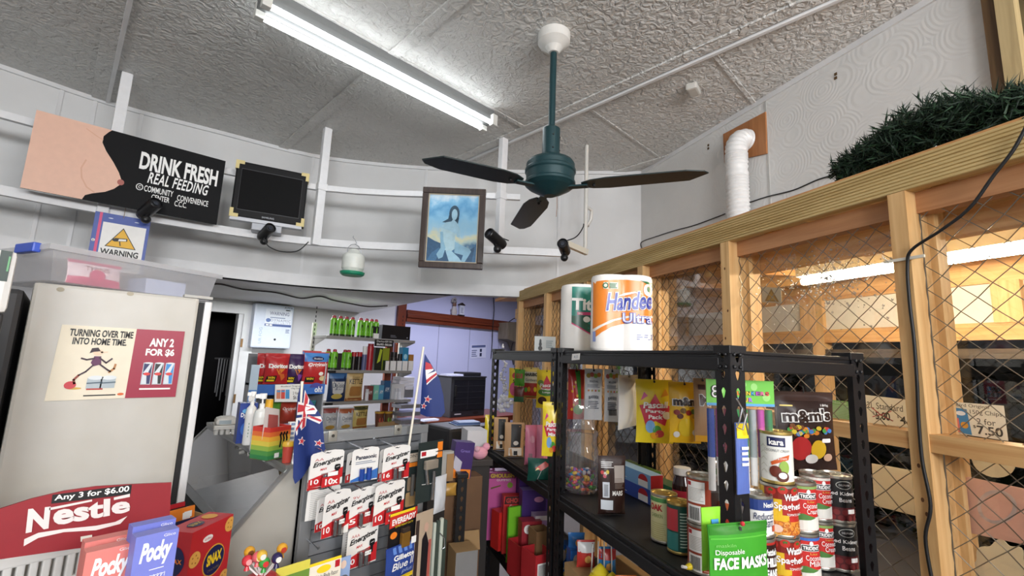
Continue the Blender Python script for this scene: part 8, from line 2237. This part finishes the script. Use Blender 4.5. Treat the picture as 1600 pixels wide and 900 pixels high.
for i, (px, py) in enumerate(((926, 852), (935, 846), (944, 840), (955, 846))):
    a = at(px, py, 1.28); m = MB().tube([(0, 0, 0), (.004 * (i - 1.5), .0, zr_ - a.z)], .0022, C('#d9d6cf', 0.4), 7)
    one(m, 'toy_stick', ('leftmost', 'second', 'third', 'rightmost')[i] + ' white stick standing among the yellow toys, counted from the left', 'stick', a, 0, 'white toy sticks')

# ------------------------------------------------------------------ middle shelf of the far unit
def pouch(box, px, py, th, name, label, base, deco, seed, d=.04, gusset=True):
    p = at_z(px, py, ZC); loc, w, h = fit_at(*box, p, R(th)); h = loc.z + h - ZC; loc.z = ZC
    b = bag(w, h, d, base, seed=seed, gusset=gusset); deco(b, w, h)
    return one(b, name, label, 'pouch', loc, R(th), 'pouches on the far shelving unit')
pouch((757, 648, 773, 696), 766, 697, -30, 'yellow_pouch', 'yellow lolly pouch beside the leftmost black post', YB_, lambda b, w, h: (b.decal([(-w * .2, h * .3), (w * .3, h * .2), (w * .1, h * .55)], C('#c23a3a', 0.3), 2, sub=1), b.decal(ell(0, h * .75, w * .2, h * .08), INK, 2)), 101)
KR = C('#b8926a', 0.6)
def kr(b, w, h): b.decal([(-w * .2, h * .3), (w * .30, h * .3), (w * .34, h * .95), (-w * .18, h * .95)], INK, 2, sub=2); b.decal(rect(-w * .3, h * .06, w * .38, h * .28), C('#d6cfc6', 0.4), 2, sub=1); b.decal(ell(w * .06, h * .42, w * .14, h * .06), C('#c9c4be', 0.4), 4); b.decal(rect(-w * .05, h * .08, w * .15, h * .2), INK, 4)
pouch((771, 652, 793, 702), 782, 703, -38, 'kraft_pouch', 'left kraft paper pouch with a black front on the far unit', KR, kr, 102)
pouch((788, 660, 819, 716), 803, 714, -38, 'kraft_pouch', 'right kraft paper pouch with a black front on the far unit', KR, kr, 103)
PKM = C('#dd7f9c', 0.35)
pouch((820, 664, 840, 728), 829, 726, -30, 'pink_bag', 'left pink bag on the far unit beside the kraft pouches', PKM, lambda b, w, h: (b.decal(ell(0, h * .65, w * .2, h * .09), C('#e6a0b4', 0.4), 2), b.decal(rect(-w * .3, h * .12, w * .0, h * .3), C('#9c6a78', 0.4), 2)), 104)
pouch((838, 664, 856, 726), 847, 728, -30, 'pink_bag', 'right pink bag on the far unit behind the yellow lolly bag', PKM, lambda b, w, h: b.decal(ell(0, h * .5, w * .2, h * .1), C('#e6a0b4', 0.4), 2), 105)
loc, w, h = fit(824, 716, 864, 752, 1.60, R(-50)); 
b = bag(w, h, .035, C('#184a40', 0.3), seed=106); b.decal([(-w * .2, h * .6), (w * .2, h * .9), (w * .4, h * .75), (w * .05, h * .5)], C('#c8453a', 0.35), 2, sub=1); b.decal([(-w * .2, h * .5), (0, h * .58), (-w * .1, h * .64)], C('#d9c08a', 0.4), 3); b.stroke([(-w * .1, h * .1), (w * .05, h * .5)], .001, PAPER, 3)
one(b, 'green_bag', 'dark green bag hanging over the front beam of the far unit', 'packet', loc, R(-50))

# ------------------------------------------------------------------ lower shelf of the far unit
def lowbox(box, d, th, name, label, front, side=None, top=None, deco=None, dp=.09, open_=False, cat='candy box'):
    loc, w, h = on_low(box, d, th)
    m = open_tray(w, dp, h, front, side or front) if open_ else carton(w, dp, h, front, side, top)
    if deco: deco(m, w, h)
    return one(m, name, label, cat, loc, R(th), 'candy boxes on the lower shelf of the far unit')
PKB = C('#c85a9c', 0.4)
def gh(b, w, h): b.decal(rect(-w * .48, h - .03, w * .48, h - .002), C('#7a2a5a', 0.4), 1); b.text('GHOULISH', -w * .42, h - .026, w * .42, h - .006, C('#c9a93a', 0.4), 2, bold=.05); b.text('GUMMIES', -w * .2, h - .042, w * .3, h - .032, PAPER, 2); b.decal(ell(w * .28, h - .062, w * .10, .014, 14), C('#8aa03a', 0.4), 2); b.decal([(-w * .4, h - .08), (-w * .05, h - .066), (-w * .05, h - .06), (-w * .4, h - .072)], C('#6a5a2a', 0.4), 2)
lowbox((762, 738, 806, 800), 2.0, -32, 'candy_box', 'pink candy box with olive lettering at the back of the lower shelf', PKB, C('#b04a88', 0.4), None, gh)
lowbox((804, 742, 820, 790), 2.05, -32, 'candy_box', 'lime green candy box right of the pink one', LIME, C('#7aa838', 0.4), None, lambda b, w, h: b.decal(ell(0, h - .03, w * .3, .02), YEL, 2))
def pu(b, w, h): b.text('Snappy', -w * .1, h - .03, w * .42, h - .012, PAPER, 2, bold=.03)
lowbox((811, 744, 856, 800), 1.98, -32, 'candy_box', 'tall purple candy box behind the pale purple lid', C('#5a3a9a', 0.4), C('#4a2f80', 0.4), C('#9a84d0', 0.4), pu)
lowbox((816, 766, 853, 800), 1.80, -32, 'candy_box', 'dark purple candy box in front with a pink print', C('#43286f', 0.4), C('#3a2262', 0.4), C('#8f7cc6', 0.4), lambda b, w, h: b.decal(ell(w * .2, h - .04, w * .2, .012), C('#c88ab4', 0.4), 2), dp=.06)
lowbox((759, 776, 781, 850), 1.84, -10, 'candy_box', 'red open carton with a white label beside the leftmost post', C('#b02a34', 0.4), None, None, lambda b, w, h: (b.decal(rect(-w * .4, h - .09, w * .3, h - .015), PAPER, 2), b.text('1 78', -w * .2, h - .06, w * .1, h - .045, INK, 3)), .08, True)
RB = C('#b8242c', 0.4)
lowbox((779, 800, 800, 868), 1.76, -12, 'candy_box', 'bright red candy box between the red carton and the green card', C('#d2302c', 0.4), None, None, lambda b, w, h: (b.decal(ell(0, h - .06, w * .3, .014), INK, 2), b.text('Wow', -w * .3, h - .10, w * .3, h - .08, PAPER, 3)), .07)
def sg_(b, w, h): b.decal([(-w * .48, h - .035), (w * .48, h - .035), (w * .44, h - .001), (-w * .44, h - .001)], C('#3c1c1c', 0.4), 1); b.text('GHOULISH', -w * .42, h - .030, w * .42, h - .008, C('#b8403a', 0.4), 2, bold=.05); b.text('Gummies', -w * .3, h - .052, w * .2, h - .038, PAPER, 2); b.decal(ell(w * .25, h - .08, w * .15, .022, 14), C('#8a4a34', 0.4), 2); b.decal(ell(w * .25, h - .072, w * .17, .014, 14), INK, 1); b.decal(ell(w * .25, h - .084, w * .10, .014, 14), C('#a8684a', 0.4), 3)
lowbox((786, 775, 832, 850), 1.86, -32, 'candy_display', 'red candy display with a dark header behind the green card', C('#c8302e', 0.4), None, None, sg_, .05)
lowbox((794, 792, 815, 876), 1.66, -14, 'green_card_box', 'bright green card standing upright on the lower shelf', LIME, C('#5fae30', 0.4), None, lambda b, w, h: (b.decal(rect(-w * .05, .012, w * .40, .055), PAPER, 2), [b.decal(rect(-w * .02 + i * w * .045, .016, -w * .02 + i * w * .045 + w * .02, .05), INK, 3) for i in range(9)]), .012)
def bar(b, w, h):
    b.decal(rect(-w * .4, h - .10, w * .3, h - .03), PAPER, 2)
    for i in range(9): b.decal(rect(-w * .34 + i * w * .065, h - .095, -w * .34 + i * w * .065 + w * .03, h - .035), INK, 3)
lowbox((812, 852, 842, 935), 1.54, -14, 'candy_box', 'dark red open carton with a barcode at the front of the lower shelf', C('#a8262c', 0.4), None, None, bar, .10, True)
lowbox((836, 866, 866, 950), 1.44, -14, 'candy_box', 'dark red open carton with a barcode nearest the double posts', C('#b02a30', 0.4), None, None, bar, .10, True)
lowbox((815, 815, 846, 870), 1.68, -30, 'candy_box', 'maroon candy box with a round white badge', C('#9c2a34', 0.4), None, None, lambda b, w, h: (b.decal(ell(-w * .2, h - .03, w * .2, .018, 16), PAPER, 2), b.text('1.50', -w * .3, h - .036, -w * .1, h - .024, RED, 3)), .06)
lowbox((836, 806, 862, 850), 1.72, -30, 'candy_box', 'cream and mauve candy box beside the double posts', C('#d6cfd0', 0.4), C('#b59ac0', 0.4), None, lambda b, w, h: b.decal(ell(0, h - .03, w * .35, .012), C('#a88ab8', 0.4), 2), .06)
lowbox((838, 830, 862, 870), 1.60, -20, 'candy_box', 'plain brown open carton beside the double posts', DCARD, DCARD, None, None, .07, True)
# cartons on the lowest shelf
loc, w, h = fit(763, 860, 800, 900, 2.0, R(-30)); loc.z = LV[3] + .001
one(carton(.22, .25, at(780, 862, 2.0).z - LV[3], C('#c2a27a', 0.7)), 'cardboard_carton', 'plain cardboard carton on the lowest visible shelf of the far unit', 'carton', W(.86, 1.62, LV[3] + .001), TH)

# ------------------------------------------------------------------ clutter between the counter and the shelving
at = _at
loc, w, h = fit(706, 692, 736, 748, 1.95, R(-20))
tc_ = thing('tall_carton_stack', 'big brown cardboard carton beside the leftmost black post', 'carton', (loc.x + .02, loc.y + .02, 0), R(-20))
zc2 = loc.z
MB().cbox((-.10, 0, 0), (.10, .10, zc2 - .002), C('#6f5138', 0.75), .003).build('body', tc_)
fl = MB(); fl.add([(-.0, -.002, zc2 - .22), (.07, -.06, zc2 - .20), (.07, -.08, zc2 - .27), (.0, -.002, zc2 - .29)], [(0, 1, 2, 3)], CARD); fl.build('flap', tc_, solid=.003)
m = carton(w, .06, h, C('#3f2a66', 0.4), C('#4a3272', 0.4)); m.decal(rect(-w * .45, 0, w * .45, h * .25), ORG, 1); m.decal([(-w * .5, h * .3), (-w * .1, h * .1), (-w * .05, h * .45), (-w * .45, h * .62)], C('#b9b6c4', 0.4), 2); m.text('Great', -w * .2, h * .72, w * .3, h * .80, C('#8a7ac0', 0.4), 2)
one(m, 'purple_snack_box', 'dark purple and orange snack box tilted on the brown carton', 'snack box', (loc.x, loc.y, zc2 + .002), (R(0), R(6), R(-20)))
loc, w, h = fit(686, 706, 708, 752, 1.9, R(-10))
fo = thing('folder_stack', 'grey folder with a brown back standing left of the purple snack box', 'folder', (loc.x, loc.y, loc.z), R(-10))
MB().box((-w / 2, 0, 0), (w / 2, .03, h), C('#a8a6a2', 0.5)).build('cover', fo); MB().box((w * .0, -.004, 0), (w * .5, -.001, h * .92), C('#9c7a54', 0.6)).build('board', fo)
fs_ = thing('folder_stand', 'dark stand under the grey folder', 'stand', (loc.x - .03, loc.y + .02, 0), R(-10))
MB().cbox((-.05, -.02, loc.z - .02), (.05, .06, loc.z - .001), INK, .003).build('top', fs_); MB().box((-.04, -.01, 0), (.04, .05, loc.z - .02), C('#2a2523', 0.6)).build('column', fs_)
loc, w, h = fit(690, 755, 713, 775, 1.8, R(-15)); b = bag(w, h, .03, C('#a8803a', 0.35), seed=121)
one(b, 'amber_bag', 'amber plastic bag below the grey folder', 'plastic bag', loc, R(-15))
pst = thing('dark_shelf_post', 'single dark upright post left of the shelving', 'post', (0, 0, 0), TH)
pp_ = at(713, 800, 1.86); u_, v_ = uv(pp_); post(pst, u_, v_, 1, 1, top=at(713, 745, 1.86).z)
loc, w, h = fit(711, 862, 745, 930, 1.75, R(-20))
one(carton(w, .10, loc.z + h - .401 if False else h + loc.z, C('#8a8988', 0.5), C('#b08d61', 0.7)), 'grey_carton', 'grey carton at the bottom edge left of the far shelving unit', 'carton', (loc.x, loc.y, 0), R(-20))

# ------------------------------------------------------------------ papers and boards on the partition
uS = U0 + .100
p0s = W(uS, 0, 0)[:2]
def psheet(c, mat, t=.0015, u=None):
    return sheet(c, W(u or uS, 0, 0)[:2], TU, mat, t)
def glowing_paper(name, h):
    m = bpy.data.materials.new(name); m.use_nodes = True; nt = m.node_tree; N, L = nt.nodes, nt.links; N.remove(N['Principled BSDF'])
    a = N.new('ShaderNodeBsdfDiffuse'); b = N.new('ShaderNodeBsdfTranslucent'); x = N.new('ShaderNodeMixShader'); no = N.new('ShaderNodeTexNoise'); no.inputs['Scale'].default_value = 12
    r = N.new('ShaderNodeMix'); r.data_type = 'RGBA'; c = hexlin(h); r.inputs[6].default_value = c; r.inputs[7].default_value = tuple(v * .92 for v in c[:3]) + (1,)
    L.new(no.outputs['Fac'], r.inputs[0]); L.new(r.outputs[2], a.inputs[0]); L.new(r.outputs[2], b.inputs[0]); L.new(a.outputs[0], x.inputs[1]); L.new(b.outputs[0], x.inputs[2]); L.new(x.outputs[0], N['Material Output'].inputs['Surface'])
    return m
PPR = glowing_paper('thin_paper', '#efeadf')
mb, o = psheet([(1352, 617), (1420, 625), (1424, 675), (1356, 667)], PPR)
GI = C('#4a4640', 0.6)
mb.text('2L Standard', .03, .60, .86, .80, GI, 2); mb.text('5.00', .22, .27, .56, .52, GI, 2, bold=.02); mb.text('$', .15, .40, .20, .50, GI, 2); mb.text('4.', .78, .22, .96, .46, GI, 2, bold=.02); mb.text('$', .72, .38, .76, .47, GI, 2)
mb.stroke([(.15, .62), (.35, .42), (.62, .28)], .03, C('#c05a5a', 0.6), 3); mb.stroke([(.15, .34), (.4, .46), (.6, .58)], .025, C('#c05a5a', 0.6), 3); mb.text('from January', .5, .08, .95, .16, C('#b8b2a4', 0.6), 2)
one(mb, 'price_sheet', 'white price sheet with a crossed out price left of the nearest stud', 'price sign', o)
mb, o = psheet([(1478, 627), (1568, 634), (1575, 689), (1486, 676)], PPR)
mb.text('Bluebird Original', .0, .84, .76, .97, GI, 2); mb.text('150g Chips', .42, .64, .96, .80, GI, 2); mb.text('2 for', .52, .38, .84, .56, GI, 2); mb.text('7.50', .50, .08, .94, .34, GI, 2, bold=.02); mb.text('$', .44, .24, .49, .34, GI, 2)
mb.decal(rect(.02, .06, .14, .78), C('#d9786a', 0.5), 2); mb.decal([(.14, .06), (.40, .02), (.37, .80), (.14, .82)], C('#4a8ab8', 0.5), 3); mb.decal(ell(.25, .66, .09, .07), PAPER, 4); mb.decal(ell(.29, .30, .07, .10), C('#d99a3a', 0.5), 4); mb.decal(rect(.14, .06, .2, .5), C('#d9786a', 0.5), 4)
one(mb, 'price_sheet', 'white price sheet with a blue chip bag right of the nearest stud', 'price sign', o)
mb, o = psheet([(1292, 624), (1337, 629), (1340, 660), (1294, 654)], glowing_paper('thin_green_paper', '#a5c490'))
mb.lines(.1, .1, .85, .8, 9, C('#c9d6b8', 0.6), 2, fill=.4); mb.text('Notice', .2, .84, .7, .95, C('#dfe6d2', 0.6), 2)
one(mb, 'green_notice', 'pale green notice sheet on the mesh behind the brown pouch', 'notice', o)
mb, o = psheet([(1362, 724), (1424, 735), (1430, 806), (1366, 790)], glowing_paper('thin_cream_board', '#efe6d4'), .003, U0 + .118)
one(mb, 'cream_board', 'cream board outside the mesh left of the nearest stud', 'board', o)
CRM = glowing_paper('cream_board', '#f0e8d6')
def cut(pts, mat, name, label, ring=None):
    p = [on_plane(a, b, W(U0 + .118, 0, 0)[:2], TU) for a, b in pts]; o = sum(p, Vector()) / len(p)
    m = MB(); h = Vector((D1[0], D1[1], 0)); m.prism([(-(q - o).dot(h), q.z - o.z) for q in p], 0, .003, mat)
    if ring: m.stroke([(-(q - o).dot(h), q.z - o.z) for q in [on_plane(a, b, W(U0 + .118, 0, 0)[:2], TU) for a, b in ring]], .008, C('#f0e2da', 0.6), 1)
    one(m, name, label, 'board', o, TU)
cut([(1502, 748), (1512, 745), (1640, 772), (1650, 862), (1512, 832), (1506, 815)], glowing_paper('pink_board', '#ecd0c6'), 'pink_board', 'pale pink board outside the mesh at the lower right', [(1558 + 28 * math.cos(a), 792 + 24 * math.sin(a)) for a in np.linspace(0, 2 * PI, 24)])
cut([(1552 + 34 * math.cos(a), 720 + 26 * math.sin(a) + 5 * math.cos(a)) for a in np.linspace(0, 2 * PI, 24)[:-1]], CRM, 'cream_shape', 'rounded cream board above the pink board')
cut([(1562 + (44 + 4 * math.cos(8 * a)) * math.cos(a), 892 + (46 + 4 * math.cos(8 * a)) * math.sin(a)) for a in np.linspace(0, 2 * PI, 65)[:-1]], CRM, 'scalloped_shape', 'scalloped cream flower board below the pink board')
mb, o = psheet([(1190, 448), (1220, 450), (1221, 474), (1191, 472)], C('#b3a68e', 0.5), .001, U0 + .104)  # reflection of the warning poster, painted on a thin sheet
mb.decal([(.15, .08), (.9, .08), (.52, .92)], C('#8a6a3a', 0.5), 2); mb.decal([(.28, .16), (.77, .16), (.52, .74)], C('#a5803f', 0.5), 3)
one(mb, 'sign_reflection', 'reflection of the triangle sign painted on a thin sheet', 'notice', o)
# white string of flowers hanging near the partition end
fl = MB(); rg = random.Random(4); fw_ = C('#dcdce4', 0.5)
p0f = at(787, 540, 3.0)
pts = [at(787 + rg.uniform(-3, 3), y, 3.0) - p0f for y in range(540, 625, 4)]
fl.tube(pts, .0015, C('#8a8f86', 0.6), 5)
for p in pts:
    for _ in range(2): fl.sphere(p + Vector((rg.uniform(-.02, .02), rg.uniform(-.01, .01), rg.uniform(-.01, .01))), rg.uniform(.005, .010), fw_, 7)
for _ in range(26): fl.sphere(at(787 + rg.gauss(0, 6), 628 + rg.gauss(0, 7), 3.0) - p0f, rg.uniform(.010, .018), fw_, 7)
one(fl, 'flower_string', 'string of small white flowers hanging beyond the far shelving unit', 'decoration', p0f)
